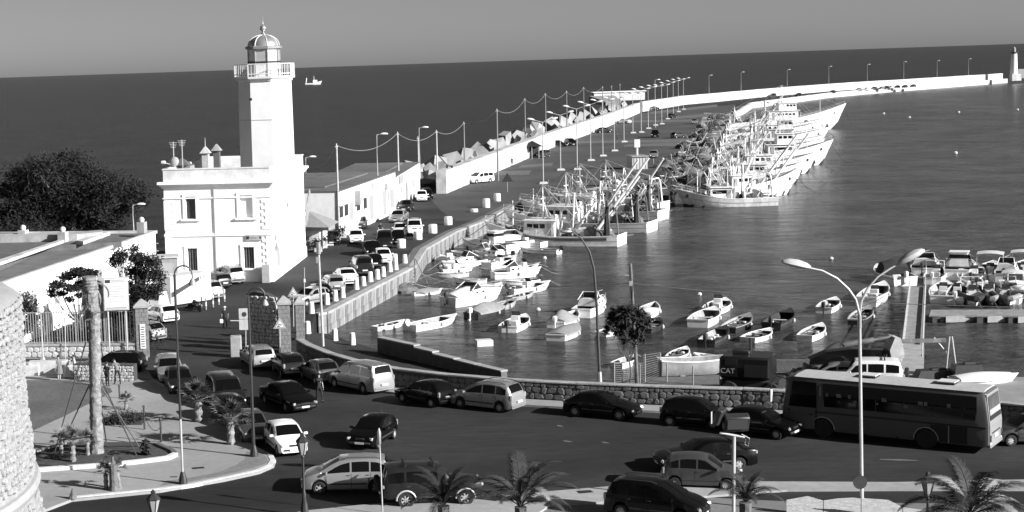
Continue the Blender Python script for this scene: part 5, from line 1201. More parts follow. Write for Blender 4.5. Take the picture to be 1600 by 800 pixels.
        p = P(.5, 1); ws = MB().add([(p.x+.25, -p.y*.7, p.z+.55), (p.x+.25, p.y*.7, p.z+.55), (p.x-.15, p.y*.62, p.z+1.1), (p.x-.15, -p.y*.62, p.z+1.1), (p.x-1.2, -p.y*.8, p.z+.5), (p.x-1.2, p.y*.8, p.z+.5)], [(0, 1, 2, 3), (0, 3, 4), (1, 5, 2), (3, 2, 1, 0), (4, 3, 0), (2, 5, 1)])
        part('windscreen', ws, 'glass_grey', t); part('windscreen_frame', MB().tube([(p.x-1.2, -p.y*.8, p.z+.5), (p.x-.15, -p.y*.62, p.z+1.1), (p.x-.15, p.y*.62, p.z+1.1), (p.x-1.2, p.y*.8, p.z+.5)], .035).tube([(p.x-.15, -p.y*.62, p.z+1.1), (p.x+.25, -p.y*.7, p.z+.55)], .03).tube([(p.x-.15, p.y*.62, p.z+1.1), (p.x+.25, p.y*.7, p.z+.55)], .03), 'boat_white', t)
        if 'wheelhouse' in extra:
            wh_ = part('wheelhouse', MB().box(p.x-.9, 0, p.z+.75, 1.3, B*.6, 1.3, .85, .9), 'boat_white', t); part('window', MB().box(p.x-.9, 0, p.z+1.02, 1.22, B*.6*.97, .35, .95, .97).box(p.x-.88, 0, p.z+1.02, 1.27, B*.45, .35, .95, .97), 'glass', wh_); part('roof', MB().box(p.x-.95, 0, p.z+1.43, 1.6, B*.62, .07), 'boat_white', wh_)
        part('bow_rail', MB().tube([(P(.62, 1).x, -P(.62, 1).y, P(.62, 1).z+.4), (P(.85, 1).x, -P(.85, 1).y, P(.85, 1).z+.45), (P(.99, 1).x, 0, P(.99, 1).z+.45), (P(.85, 1).x, P(.85, 1).y, P(.85, 1).z+.45), (P(.62, 1).x, P(.62, 1).y, P(.62, 1).z+.4)], .02, 4), 'galv', t)
    if cov:
        part('cover', cover_mesh(h, .04, .93 if cov[1] is None else cov[1], cov[2] if len(cov) > 2 else .5), cov[0], t)
    if eng:
        dk = eng == 1; c1, c2 = outboard(dk); p = P(0, 1)
        M = Matrix.Translation((p.x-.18, 0, p.z+.08)) @ Matrix.Rotation(R(-tilt), 4, 'Y')
        o = link('outboard_motor', c2, t, M); link('cowl', c1, o)
    if kind in ('open', 'cruiser') and not cov and 'strake' not in extra: part('side_line', h['band'](.78, .84), 'stripe', t)
    fe_ = P(.55, .75)
    part('fender', MB().ball((fe_.x, -fe_.y-.1, fe_.z), .11, 8, 1, 1, 1.7), 'canvas_light', t)
    part('mooring_line', MB().tube([tuple(P(.99, 1)), (L/2+1.2, .3, .25), (L/2+2.6, .6, -.2)], .018, 4), 'rope', t)
    return t
boat('row', (585, 517), (632, 508), 'flat white boat farthest left, behind the white boat with a tilted outboard', eng=0)
boat('open', (640, 518), (714, 503), 'white open boat with a big tilted white outboard at the foot of the quay', eng=2, tilt=35, hgt=1.1)
boat('cruiser', (700, 480), (786, 464), 'white motorboat under a pale canvas with a dark outboard on its left', cov=('canvas_light', .9, .75), hgt=1.15)
boat('row', (765, 487), (808, 476), 'grey pointed hull peeping out behind the canvas-covered boat', hullm='boat_grey', eng=0, hgt=1.3)
boat('open', (736, 500), (793, 485), 'boat wrapped in dark grey canvas with a white outboard', hullm='boat_dark', cov=('canvas', .8, .7), eng=2, hgt=1.2)
boat('open', (793, 520), (822, 502), 'small white open boat seen from its stern, left of the two covered boats', eng=1, extra=('console',), B=2.3)
boat('open', (868, 513), (902, 496), 'white boat with a grey windscreen hood behind the covered dinghy', cov=('canvas', .6, .8), eng=2, B=2.2)
boat('open', (868, 533), (902, 516), 'white dinghy under a taut grey cover with square stern', cov=('canvas', .9, .35), eng=0, B=2.3)
boat('cruiser', (908, 497), (943, 478), 'small white cabin boat with dark windscreen right of the curved lamp pole', eng=0, B=2.4)
boat('row', (648, 462), (688, 458), 'small grey upturned-looking tender under a pale cover by the mooring ropes', cov=('canvas', .9, .3), eng=0)
boat('row', (760, 443), (708, 443), 'white wooden double-ended boat with its bow to the quay', hullm='boat_white', railm='boat_worn', hgt=1.6, eng=0)
boat('cruiser', (770, 436), (846, 431), 'white cabin cruiser with two portholes and bow pointing right', eng=0, hgt=1.1)
boat('open', (795, 461), (860, 450), 'white open launch with bow pointing right and a dark outboard', eng=1, extra=('console',), hgt=1.2)
boat('open', (735, 453), (785, 450), 'pale low boat left of the launch with a dark outboard', eng=1)
boat('cruiser', (757, 414), (690, 420), 'white boat with a dark windscreen cover nearest the quay ladder', eng=1, hgt=.9, extra=())
boat('open', (760, 421), (806, 412), 'white boat with a ladder rail along its side', eng=0, hgt=1.7, extra=('console',))
boat('row', (730, 432), (685, 434), 'worn grey wooden boat under the bow of the white double-ender', hullm='boat_worn', eng=0, hgt=1.3)
boat('cruiser', (802, 396), (722, 388), 'white cabin cruiser with an upright wheelhouse below the trawler bow', eng=0, extra=('wheelhouse',), hgt=1.35)
boat('open', (874, 397), (812, 394), 'white speedboat with a dark tilted outboard under the trawler stern', eng=1, tilt=40)
boat('open', (850, 386), (783, 382), 'white launch between the cabin cruiser and the big trawler', eng=0, hgt=1.2, extra=('console',))
boat('open', (745, 401), (700, 399), 'small pale boat with nets close under the quay wall', eng=0, hgt=1.1)
boat('open', (1003, 499), (1024, 483), 'white boat with a pale foredeck behind the dark tree', eng=0, B=2.1, cov=('canvas_light', .6, .25))
boat('row', (1006, 521), (1030, 506), 'dark open boat just right of the dark tree', hullm='boat_dark', eng=0, B=2.0)
boat('row', (942, 525), (966, 518), 'small pale boat half behind the dark tree', eng=0, B=1.7)
boat('open', (1090, 512), (1117, 494), 'white rounded boat seen from its stern in the middle of the small boats', eng=0, B=2.5, hgt=1.4)
boat('open', (1112, 491), (1134, 476), 'white boat with a small windscreen behind the rounded white one', eng=1, B=2.4, extra=('console',))
boat('row', (1137, 521), (1172, 502), 'dark wooden boat with pointed bow right of the white pair', hullm='boat_dark', railm='wood', eng=0, B=2.1, hgt=1.3)
boat('open', (1103, 543), (1135, 522), 'dark boat with a dark outboard in front of the wooden one', hullm='boat_dark', eng=1, B=2.0, hgt=1.1)
boat('row', (1168, 535), (1204, 522), 'white dinghy with black waterline near the pointed dark boat', eng=0, B=2.0, extra=('strake',))
boat('open', (1205, 517), (1236, 497), 'black dinghy with a white ball fender', hullm='boat_dark', deckm='net', eng=1, B=2.2, hgt=1.3)
boat('open', (1287, 490), (1306, 475), 'white small boat left of the double street lamp, stern to the viewer', eng=1, B=1.9)
boat('row', (1257, 534), (1285, 517), 'pale wooden rowing boat with oars above the excavator boom', eng=0, B=1.9, hgt=1.3)
boat('row', (1050, 565), (1073, 551), 'small grey-white dinghy nearest the yard fence', eng=0, B=1.6)
boat('row', (1132, 567), (1094, 562), 'small white dinghy pointing left right beside the yard wall', eng=0, B=1.6)
boat('row', (1336, 508), (1358, 488), 'dark round boat behind the double street lamp pole', hullm='boat_dark', eng=0, B=1.9, railm='boat_grey')
boat('open', (966, 575), (990, 566), 'small pale boat hull drawn up by the wire fence', eng=0, B=1.4)
MG = 'boats at the marina pontoon'
boat('open', (1350, 482), (1385, 455), 'white fishing dinghy with a low cabin left of the gangway', extra=('console',), B=2.5, hgt=1.6, group=MG, eng=0)
boat('open', (1415, 447), (1370, 430), 'large boat under a high black canvas hood beside the gangway', extra=('hood', 'console'), B=3.2, hgt=1.8, hullm='boat_white', group=MG, eng=2)
boat('cruiser', (1437, 440), (1455, 412), 'white cabin boat right at the far end of the gangway', B=2.8, hgt=1.2, group=MG, eng=1)
boat('cruiser', (1490, 445), (1510, 414), 'white cabin boat with a black folded awning in the back row', B=3.2, hgt=1.3, group=MG, extra=('wheelhouse',), eng=0)
boat('open', (1540, 446), (1555, 418), 'white boat with a square pale awning frame in the back row', B=3.2, hgt=1.4, group=MG, extra=('frame', 'console'), eng=1)
boat('open', (1592, 445), (1610, 415), 'white boat with a bright awning cut by the right edge', B=3.3, hgt=1.5, group=MG, extra=('frame', 'console'), eng=1)
boat('open', (1470, 478), (1478, 450), 'white boat with piled gear first in the front row of the pontoon', B=2.6, hgt=1.3, group=MG, extra=('console',), eng=0)
boat('rib', (1512, 456), (1528, 486), 'dark inflatable boat with a white arch in the front row, bow to the pontoon', B=2.4, hgt=1.3, group=MG, extra=('arch',), eng=2)
boat('rib', (1565, 456), (1580, 484), 'grey inflatable boat with a white arch second in the front row', B=2.4, hgt=1.3, group=MG, extra=('arch',), eng=2)
boat('cruiser', (1575, 452), (1602, 474), 'white-hulled boat squeezed right of the grey inflatable', B=2.2, hgt=1.0, group=MG, eng=1)
boat('open', (1525, 452), (1500, 432), 'small white open boat between the two rows of the pontoon', B=2.0, hgt=1.1, group=MG, eng=1)
boat('open', (1455, 447), (1472, 424), 'white open boat squeezed between the first two back-row cabin boats', B=2.2, hgt=1.2, group=MG, extra=('console', 'arch'), eng=2)
boat('open', (1515, 448), (1530, 424), 'white boat with a grey console left of the square awning frame', B=2.2, hgt=1.2, group=MG, extra=('console',), eng=1)
boat('cruiser', (1566, 447), (1580, 420), 'narrow white cabin boat left of the bright awning at the right edge', B=2.2, hgt=1.1, group=MG, eng=1)
boat('open', (1492, 478), (1500, 452), 'white boat tight beside the boat with piled gear', B=2.0, hgt=1.1, group=MG, extra=('console',), eng=2)
boat('rib', (1540, 455), (1552, 484), 'pale inflatable between the two with arches', B=2.0, hgt=1.2, group=MG, extra=(), eng=2)
boat('open', (1405, 436), (1415, 414), 'white boat half hidden behind the black canvas hood', B=2.3, hgt=1.2, group=MG, extra=('console',), eng=2)
boat('open', (712, 412), (688, 406), 'white boat bow-on against the quay in the gap above the ladder', eng=1, hgt=1.1, extra=('console',))
boat('open', (800, 427), (842, 421), 'white open boat above the cabin cruiser with portholes', eng=1, hgt=1.1, extra=('console',))
boat('cruiser', (735, 402), (790, 405), 'white half-decked boat between the launches and the wheelhouse cruiser', eng=0, hgt=1.0)
boat('row', (700, 467), (748, 462), 'low pale rowing boat behind the canvas-covered motorboat', eng=0, hgt=1.1)
boat('row', (795, 470), (835, 462), 'low grey boat in the shadow of the white launch', hullm='boat_grey', eng=0)
boat('cruiser', (800, 409), (742, 404), 'white cruiser with its cabin toward the quay between the ladder boat and the wheelhouse cruiser', eng=1, hgt=1.0)
boat('open', (690, 428), (740, 424), 'white runabout with dark outboard close to the quay corner', eng=1, hgt=1.2, extra=('console',))
boat('open', (842, 443), (790, 446), 'white skiff lying along the stern of the cabin cruiser', eng=1, hgt=1.0)
boat('cruiser', (815, 389), (770, 378), 'white motor cruiser tight under the first trawler', eng=0, hgt=1.0)
boat('open', (1575, 478), (1590, 452), 'white boat at the right end of the front row', B=2.4, hgt=1.3, group=MG, extra=('console', 'frame'), eng=1)
# ---------------------------------------------------------------- trawlers
def trawler(stern, bow, label, B=None, zs=1.3, zm=1.1, zb=2.8, wheel='fwd', boomdir=None, dark=False, rail=False, big=False, seed=1, nets=True, stripe=False, lenmax=40, worn=False, house_h=2.2):
    r = random.Random(seed); a, b = G(*stern, SEA), G(*bow, SEA); d = b-a; L = min(d.length, lenmax); c = (a+b)/2; B = B or 3.2+L*.10
    t = thing('fishing_trawler', label, 'fishing boat', (c.x, c.y, SEA), math.atan2(d.y, d.x), 'fishing boats moored along the pier')
    h = hull(L, B, zs, zm, zb, rake=L*.10, tw=.86, flare=.2, below=.5, n=18, floor=max(.7, zm-.75), th=.12, power=2.6); P = h['pt']
    part('hull', h['hull'], 'boat_worn' if worn else 'boat_white', t); part('deck', h['deck'], 'boat_floor', t); part('rub_rail', h['rail'], 'boat_white', t)
    part('waterline', h['band'](.0, .32, off=.015), 'hull_bottom', t)
    if stripe: part('stripe', h['band'](.70, .9, .08, .72, .02), 'stripe', t)
    part('belting', h['band'](.62, .66, 0, 1, .05), 'boat_grey', t)
    fl = lambda tt: h['fz'](tt)
    # wheelhouse
    if wheel == 'fwd': t0, t1 = .50, .72
    elif wheel == 'mid': t0, t1 = .40, .66
    else: t0, t1 = .12, .36
    sh_ = r.uniform(-.09, .05) if wheel != 'fwd' else 0; t0 += sh_; t1 += sh_
    x0, x1 = P(t0, 1).x, P(t1, 1).x; y_ = min(P(t1, 1).y*.82, B*.36); zf = fl((t0+t1)/2)
    hh = house_h + (.2 if big else 0)
    wh_ = part('wheelhouse', MB().box((x0+x1)/2, 0, zf+hh/2, x1-x0, 2*y_, hh, .97, .94), 'boat_white', t)
    part('roof', MB().box((x0+x1)/2-.1, 0, zf+hh+.06, (x1-x0)*1.12, 2*y_*1.1, .12, b=.03), 'boat_white', wh_)
    nw = 3 if not big else 5
    for sg in (-1, 1):
        for k in range(nw):
            xx = x1 - (x1-x0)*(.12+.62*k/nw) - .3; part('window', MB().box(xx, sg*y_*.965, zf+hh*.70, .62, .06, .52), 'glass', wh_)
        part('door', MB().box(x0+(x1-x0)*.16, sg*y_*.985, zf+hh*.45, .6, .05, hh*.8), 'boat_grey', wh_)
    part('front_window', MB().box(x1-.02, 0, zf+hh*.72, .1, 2*y_*.8, .5), 'glass', wh_)
    ztop = zf+hh+.12
    if big:
        x0b, x1b = x0+(x1-x0)*.35, x1-(x1-x0)*.05
        w2 = part('bridge', MB().box((x0b+x1b)/2, 0, ztop+.95, x1b-x0b, 2*y_*.8, 1.9, .95, .92), 'boat_white', t)
        for sg in (-1, 1):
            for k in range(3): part('window', MB().box(x1b-.6-k*.9, sg*y_*.8*.965, ztop+1.3, .6, .06, .5), 'glass', w2)
        part('front_window', MB().box(x1b-.03, 0, ztop+1.3, .1, 2*y_*.65, .5), 'glass', w2); part('roof', MB().box((x0b+x1b)/2, 0, ztop+1.95, (x1b-x0b)*1.1, 2*y_*.86, .12), 'boat_white', w2); ztop += 2.0
    xm = (x0+x1)/2
    mh = 3.2 + .05*L
    m_ = part('mast', MB().cyl((xm, 0, ztop), (xm, 0, ztop+mh), .11, .05).box(xm, 0, ztop+mh*.6, .08, 1.7, .08).tube([(xm-.9, -.6, ztop), (xm, 0, ztop+mh*.55), (xm-.9, .6, ztop)], .06, 5), 'boat_white', t)
    part('radar', MB().box(xm+.25, 0, ztop+mh*.42, .4, 1.5, .14, b=.04).cyl((xm+.25, 0, ztop+mh*.2), (xm+.25, 0, ztop+mh*.4), .08), 'sign_white', m_)
    for k in range(9): part('aerial', MB().cyl((xm+r.uniform(-1, 1), r.uniform(-.9, .9), ztop), (xm+r.uniform(-1.1, 1.1), r.uniform(-1, 1), ztop+r.uniform(1.5, 3.6)), .018, n=4), 'galv', m_)
    part('life_raft', MB().cyl((x0+.5, -.7, ztop+.25), (x0+.5, .7, ztop+.25), .26, n=10), 'sign_white', t)
    part('funnel', MB().cyl((x0-.4, .6, zf), (x0-.5, .6, ztop+.9), .16).box(x0-.9, -.5, zf+.5, .8, .8, 1.0, b=.06), 'boat_grey', t)
    # stern gantry with net drum
    xg = P(.06, 1).x; zg_ = h['sheer'](.05); yg = B*.36; gh = 2.6+.04*L
    g_ = part('gantry', MB().tube([(xg, -yg, zg_-.3), (xg+.2, -yg*.9, zg_+gh*.8), (xg+.25, -yg*.6, zg_+gh), (xg+.25, yg*.6, zg_+gh), (xg+.2, yg*.9, zg_+gh*.8), (xg, yg, zg_-.3)], .11, 6).tube([(xg+2.6, -yg*.9, fl(.2)), (xg+.3, -yg*.75, zg_+gh*.9)], .07).tube([(xg+2.6, yg*.9, fl(.2)), (xg+.3, yg*.75, zg_+gh*.9)], .07), 'boat_white' if not dark else 'rust', t)
    part('gantry_block', MB().ball((xg+.25, -yg*.4, zg_+gh-.35), .22, 6).ball((xg+.25, yg*.4, zg_+gh-.35), .22, 6), 'metal_dark', g_)
    part('net_drum', MB().cyl((P(.22, 1).x, -yg*.8, fl(.2)+.75), (P(.22, 1).x, yg*.8, fl(.2)+.75), .5, n=12).cyl((P(.22, 1).x, -yg*.86, fl(.2)+.75), (P(.22, 1).x, -yg*.8, fl(.2)+.75), .78, n=12).cyl((P(.22, 1).x, yg*.8, fl(.2)+.75), (P(.22, 1).x, yg*.86, fl(.2)+.75), .78, n=12), 'net_mid', t)
    part('winch', MB().cyl((x0-2.2, -yg*.6, zf+.5), (x0-2.2, yg*.6, zf+.5), .38, n=10).box(x0-2.2, 0, zf+.3, 1.0, .5, .6), 'metal', t)
    # second mast / A-frame amid
    xa = P(.36, 1).x; ah = 4.2+.06*L
    part('foremast', MB().cyl((P(.82, 1).x if wheel != 'aft' else xa, 0, fl(.8)), (P(.82, 1).x if wheel != 'aft' else xa, 0, fl(.8)+ah*.72), .1, .05), 'boat_white', t)
    part('a_frame', MB().tube([(xa, -yg*.8, zf), (xa+.1, -.15, zf+ah), (xa+.1, .15, zf+ah), (xa, yg*.8, zf)], .1, 6).box(xa+.05, 0, zf+ah*.55, .1, yg*.75, .1), 'boat_white', t)
    bl = boomdir or [(xa, -.5, 1, -.35, 5.5), (xa, .5, 1, .4, 5.5)]
    for bx, by, dx, dy, ln in bl:
        v = Vector((dx, dy, abs(dx)*1.2+.2)).normalized()*ln; p0 = Vector((bx, by, zf+.6)); p1 = p0+v
        part('boom', MB().cyl(p0, p1, .2, .15, 7), 'boat_white', t)
    for k in range(1 if dark else 3):
        q = Vector((P(.12+.2*k, 1).x+r.uniform(-.5, .5), r.choice((-1, 1))*yg*r.uniform(.2, .8), zf)); part('pole', MB().cyl(q, q+Vector((r.uniform(-1.5, 1.5), r.uniform(-.5, .5), r.uniform(2, 5)+.04*L)), .08, .05, 6), 'boat_white', t)
    part('gear_locker', MB().box(P(.3, 1).x, 0, zf+.55, 1.6, yg*1.1, 1.0, b=.06), 'boat_white', t); part('net_table', MB().box(P(.14, 1).x, yg*.3, zf+.9, 1.8, 1.2, .12), 'canvas_light', t)
    # rigging
    rg = MB(); mt = Vector((xm, 0, ztop+mh)); 
    for q in (P(.97, 1), P(.75, 1), Vector((P(.75, 1).x, -P(.75, 1).y, P(.75, 1).z)), Vector((xg+.25, 0, zg_+gh)), Vector((xa, 0, zf+ah)), P(.3, 1), Vector((P(.3, 1).x, -P(.3, 1).y, P(.3, 1).z))): rg.cyl(mt, q, .035, n=4)
    at = Vector((xa+.1, 0, zf+ah))
    for q in (Vector((xg+.2, yg*.6, zg_+gh)), Vector((xg+.2, -yg*.6, zg_+gh)), P(.1, 1), Vector((P(.1, 1).x, -P(.1, 1).y, P(.1, 1).z)), P(.55, 1)): rg.cyl(at, q, .035, n=4)
    part('rigging', rg, 'rope', t)
    if rail or True:
        rr = MB(); tt = [.62+.37*i/8 for i in range(9)] if not rail else [.5+.49*i/11 for i in range(12)]
        for sg in (-1, 1):
            top_ = [Vector((P(x, 1).x, sg*P(x, 1).y*.97, P(x, 1).z+.75)) for x in tt]; rr.tube(top_, .03, 4); rr.tube([q-Vector((0, 0, .35)) for q in top_], .022, 4)
            for q in top_: rr.cyl(q, q-Vector((0, 0, .75)), .025, n=4)
        part('bow_rail', rr, 'galv', t)
    if nets:
        for k in range(5):
            xx = P(.1+.06*k, 1).x+r.uniform(-.4, .4); yy = r.uniform(-yg*.7, yg*.7)
            part('net_heap', lump(xx, yy, fl(.2)+.1, r.uniform(.5, .9), r.uniform(.5, 1.1), r), r.choice(['net', 'net', 'net_mid', 'canvas']), t)
        if dark: part('hanging_net', MB().loft([[(xg+.6+.28*math.cos(a_)*k, .9+.28*math.sin(a_)*k, z_) for a_ in [i*math.pi/4 for i in range(8)]] for z_, k in ((zf-.1, 1.6), (zf+1.5, 1.3), (zf+3, .9), (zf+4.4, .35))]), 'net', t)
    for k in range(24):
        tt = r.uniform(.08, .9); xx = P(tt, 1).x; yy = r.uniform(-.8, .8)*P(tt, 1).y*.8
        if x0-.3 < xx < x1+.3: continue
        s_ = r.uniform(.25, .6); part('crate', MB().box(xx, yy, fl(tt)+s_/2+.02, s_*1.3, s_, s_, b=.04), r.choice(['boat_white', 'canvas_light', 'plastic', 'wood', 'net_mid']), t)
    for tt in (.3, .5, .7): p = P(tt, .7); part('tyre_fender', MB(Matrix.Translation((p.x, -p.y-.1, p.z)) @ Matrix.Rotation(R(90), 4, 'X')).lathe([(.18, -.08), (.36, -.08), (.36, .08), (.18, .08)], 12), 'tyre', t)
    if rail or big or zb > 2.6: p = P(.93, .75); part('anchor', MB().ball((p.x, p.y+.05, p.z), .28, 6, 1, .5, 1).ball((p.x, -p.y-.05, p.z), .28, 6, 1, .5, 1), 'metal_dark', t)
    part('mooring_line', MB().tube([tuple(P(.99, .9)), (L/2+1.5, .3, 1.0), (L/2+3.6, .8, -.1)], .035, 4), 'metal_dark', t)
    part('mooring_line', MB().tube([tuple(P(0, .95)), (-L/2-1.5, .5, 1.3), (-L/2-3, 1.2, 1.7)], .03, 4), 'rope', t)
    return t
def lump(x, y, z, w_, h_, r):
    mb = MB(); rings = []; ph = r.random()*6
    for zz, k in ((0, 1), (.3, 1.05), (.65, .75), (.9, .4), (1, .1)):
        rings.append([(x+w_*k*math.cos(a)*(1+.22*math.sin(3*a+ph+zz*4)), y+w_*k*.8*math.sin(a)*(1+.2*math.cos(4*a+ph)), z+h_*zz*(1+.15*math.sin(2*a+ph))) for a in [i*math.pi/6 for i in range(12)]])
    return mb.loft(rings)
# first cluster: bows at the quay (left), booms leaning back to the right
trawler((972, 383), (757, 379), 'long white trawler with a dark side stripe nearest in the first group', stripe=True, seed=3, dark=True, wheel='fwd', zb=2.6, lenmax=19, boomdir=[(-5.2, -.6, -.85, -.2, 5.6), (-2.8, .6, -.85, -.4, 4.6)], house_h=2.0)
trawler((1026, 362), (779, 357), 'white trawler with lattice mast second from the front in the first group', seed=8, dark=True, wheel='fwd', lenmax=20, zb=2.6, boomdir=[(-4.2, -.6, -.9, -.2, 6.6), (-3.2, .8, -.9, 0, 6.2)])
trawler((1045, 343), (803, 338), 'white trawler third in the first group with tall slanting booms', seed=12, dark=True, wheel='fwd', lenmax=21, zb=2.5, boomdir=[(-3.2, -.8, -.9, -.2, 8.2), (-2.6, .9, -.95, -.1, 8.0)])
trawler((1045, 330), (850, 325), 'white trawler with dark covered deck hindmost in the first group', seed=19, wheel='mid', lenmax=18, zb=2.3, boomdir=[(-5, .6, -.9, 0, 7.5)])
# second cluster
trawler((1212, 320), (1056, 324), 'white wooden trawler with rusty streaks moored at the near end of the pier group', worn=True, seed=23, wheel='fwd', lenmax=17, zb=2.7, zm=1.2, boomdir=[(-2.5, -.5, -.6, -.3, 3.5), (-3.2, .4, -.3, -.5, 3.2)], house_h=1.9)
U = [((1092, 311), (1246, 303), 'white trawler with raking bow and dark net mound second in the pier group', dict(zb=3.9, zm=1.9, seed=31, wheel='mid', boomdir=[(1.5, -.8, 1.0, -.3, 7.0), (3.5, -.5, .7, -.2, 6.5), (-1, .6, .6, .3, 5)])),
     ((1102, 290), (1258, 287), 'white trawler with a flared bow half hidden third in the pier group', dict(zb=3.8, zm=1.9, seed=37, wheel='mid', boomdir=[(2, -.8, .9, -.2, 8), (4, .5, .8, -.2, 8)])),
     ((1108, 275), (1278, 270), 'white trawler with a long side rail fourth in the pier group', dict(zb=3.8, zm=2.0, seed=41, wheel='mid', rail=True)),
     ((1112, 262), (1302, 257), 'big white trawler with a railed bow and anchor fifth in the pier group', dict(zb=4.8, zm=2.2, seed=43, wheel='fwd', rail=True, big=True)),
     ((1120, 246), (1290, 243), 'white trawler squeezed behind the railed one, sixth in the pier group', dict(zb=3.6, zm=1.9, seed=47, wheel='mid')),
     ((1124, 232), (1297, 228), 'white trawler with tall twin masts seventh in the pier group', dict(zb=4.4, zm=2.2, seed=53, wheel='fwd', big=True)),
     ((1128, 219), (1285, 214), 'white trawler behind the twin-masted one, eighth in the pier group', dict(zb=4, zm=2, seed=59, wheel='mid')),
     ((1134, 207), (1322, 201), 'largest white trawler with a high superstructure and sweeping bow at the far end', dict(zb=7.0, zm=3.0, zs=2.4, seed=61, wheel='mid', big=True, rail=True, house_h=3.0, lenmax=44))]
for s_, b_, lab, kw in U: trawler(s_, b_, lab, lenmax=kw.pop('lenmax', 30), **kw)
# distant boat at sea
db_ = G(489, 132, SEA); kk = db_.y/FPX
if True:
    p = G(490, 132, SEA)
    p = p.copy(); t = thing('distant_trawler', 'small white fishing boat out on the open sea right of the lighthouse', 'fishing boat', (p.x, p.y, SEA), 0)
    t.scale = (1.35, 1.35, 1.35)
    h = hull(15.5, 5, 1.6, 1.3, 3.2, rake=1.6, below=.4, floor=.9); part('hull', h['hull'], 'boat_white', t); part('deck', h['deck'], 'boat_floor', t)
    part('wheelhouse', MB().box(1.5, 0, 2.6, 4, 3, 3), 'boat_white', t); part('mast', MB().cyl((.5, 0, 4), (.5, 0, 8), .25, .1).tube([(-7, -1.5, 1), (-6.3, 0, 6), (-7, 1.5, 1)], .3), 'boat_white', t)
# buoys, a floating box
mb = MB().box(0, 0, .2, 1.3, .9, .55, b=.05); p = G(756, 540, SEA); solo('floating_box', mb, 'sign_white', 'white floating box alone on the water near the stepped wall', 'float', (p.x, p.y, SEA), .1)
bm = MB().ball((0, 0, .05), .22, 8).mesh('buoy', 'sign_white')
for px, py, lab in ((1093, 461, 'white speck of a buoy above the group of small boats'), (1299, 405, 'white buoy between the double lamp head and the trawlers'), (851, 404, 'white buoy right of the speedboat near the first trawler'), (841, 485, 'white buoy left of the curved lamp pole'), (869, 486, 'white buoy second left of the curved lamp pole'), (1590, 172, 'white buoy far out near the right edge'), (1498, 176, 'white buoy far out right of the largest trawler'), (1421, 184, 'white buoy on the far water below the mole'), (1493, 240, 'white buoy on the open right-hand water'), (1381, 178, 'white buoy nearest the tip of the largest bow')):
    p = G(px, py, SEA); o = link('buoy', bm); o.location = (p.x, p.y, SEA); k = 1 if py > 300 else 1.9; o.scale = (k, k, k); tag(o, lab, 'buoy', 'buoys on the harbour water')
# ---------------------------------------------------------------- marina gangway and pontoon
def plankway(name, label, a0, a1, b0, b1, cat, n, m='plank', th=.18):
    """a0-a1 near edge, b0-b1 far edge (3D points)"""
    t = thing(name, label, cat)
    for i in range(n):
        u0, u1 = i/n, (i+.96)/n
        q = [a0.lerp(b0, u0), a1.lerp(b1, u0), a1.lerp(b1, u1), a0.lerp(b0, u1)]
        part('plank', MB().loft([[(p.x, p.y, p.z-th) for p in q], [(p.x, p.y, p.z) for p in q]]), m, t, smooth=False)
    return t
gw_ = plankway('gangway', 'long narrow plank gangway running out to the pontoon', G(1407, 575, -.5), G(1441, 577, -.5), G(1421, 448, -1.25), G(1446, 448, -1.25), 'gangway', 60)
for a, b in ((G(1409, 560, -.5), G(1422, 448, -1.2)), (G(1441, 560, -.5), G(1446, 448, -1.2))):
    part('handrail', MB().tube([a+Vector((0, 0, .9)), b+Vector((0, 0, .9))], .035, 5).tube([a+Vector((0, 0, .1)), b+Vector((0, 0, .1))], .08, 5), 'galv', gw_)
    for k in range(17): q = a.lerp(b, k/16); part('railing_post', MB().cyl(q, q+Vector((0, 0, .9)), .03, n=5), 'galv', gw_)
part('wheel_frame', MB().box(*(G(1433, 418, -1.2)), .1, .1, .1), 'metal', gw_) if False else None
part('landing', MB().loft([[(p.x, p.y, -.9) for p in (G(1405, 580, -.4), G(1443, 582, -.4), G(1444, 540, -.4), G(1408, 538, -.4))], [(p.x, p.y, -.35) for p in (G(1405, 580, -.4), G(1443, 582, -.4), G(1444, 540, -.4), G(1408, 538, -.4))]]), 'concrete', gw_, smooth=False)
po = plankway('pontoon', 'floating pontoon on dark floats in front of the row of motorboats', G(1452, 493, -1.25), G(1455, 484, -1.25), G(1640, 494, -1.25), G(1640, 483, -1.25), 'pontoon', 50, 'plank', .12)
a, b = G(1452, 494, -1.3), G(1640, 495, -1.3)
for u in (.05, .2, .44, .7, .9): q = a.lerp(b, u); part('float', MB().box(q.x, q.y+.4, -1.7, 1.0 if u > .3 else .7, 1.2, .75, b=.06), 'plastic', po)
for u0, u1 in ((.13, .41), (.48, .68), (.73, .98)): q = a.lerp(b, (u0+u1)/2); part('fascia', MB().box(q.x, q.y-.02, -1.5, (b-a).length*(u1-u0), .08, .5), 'concrete', po)
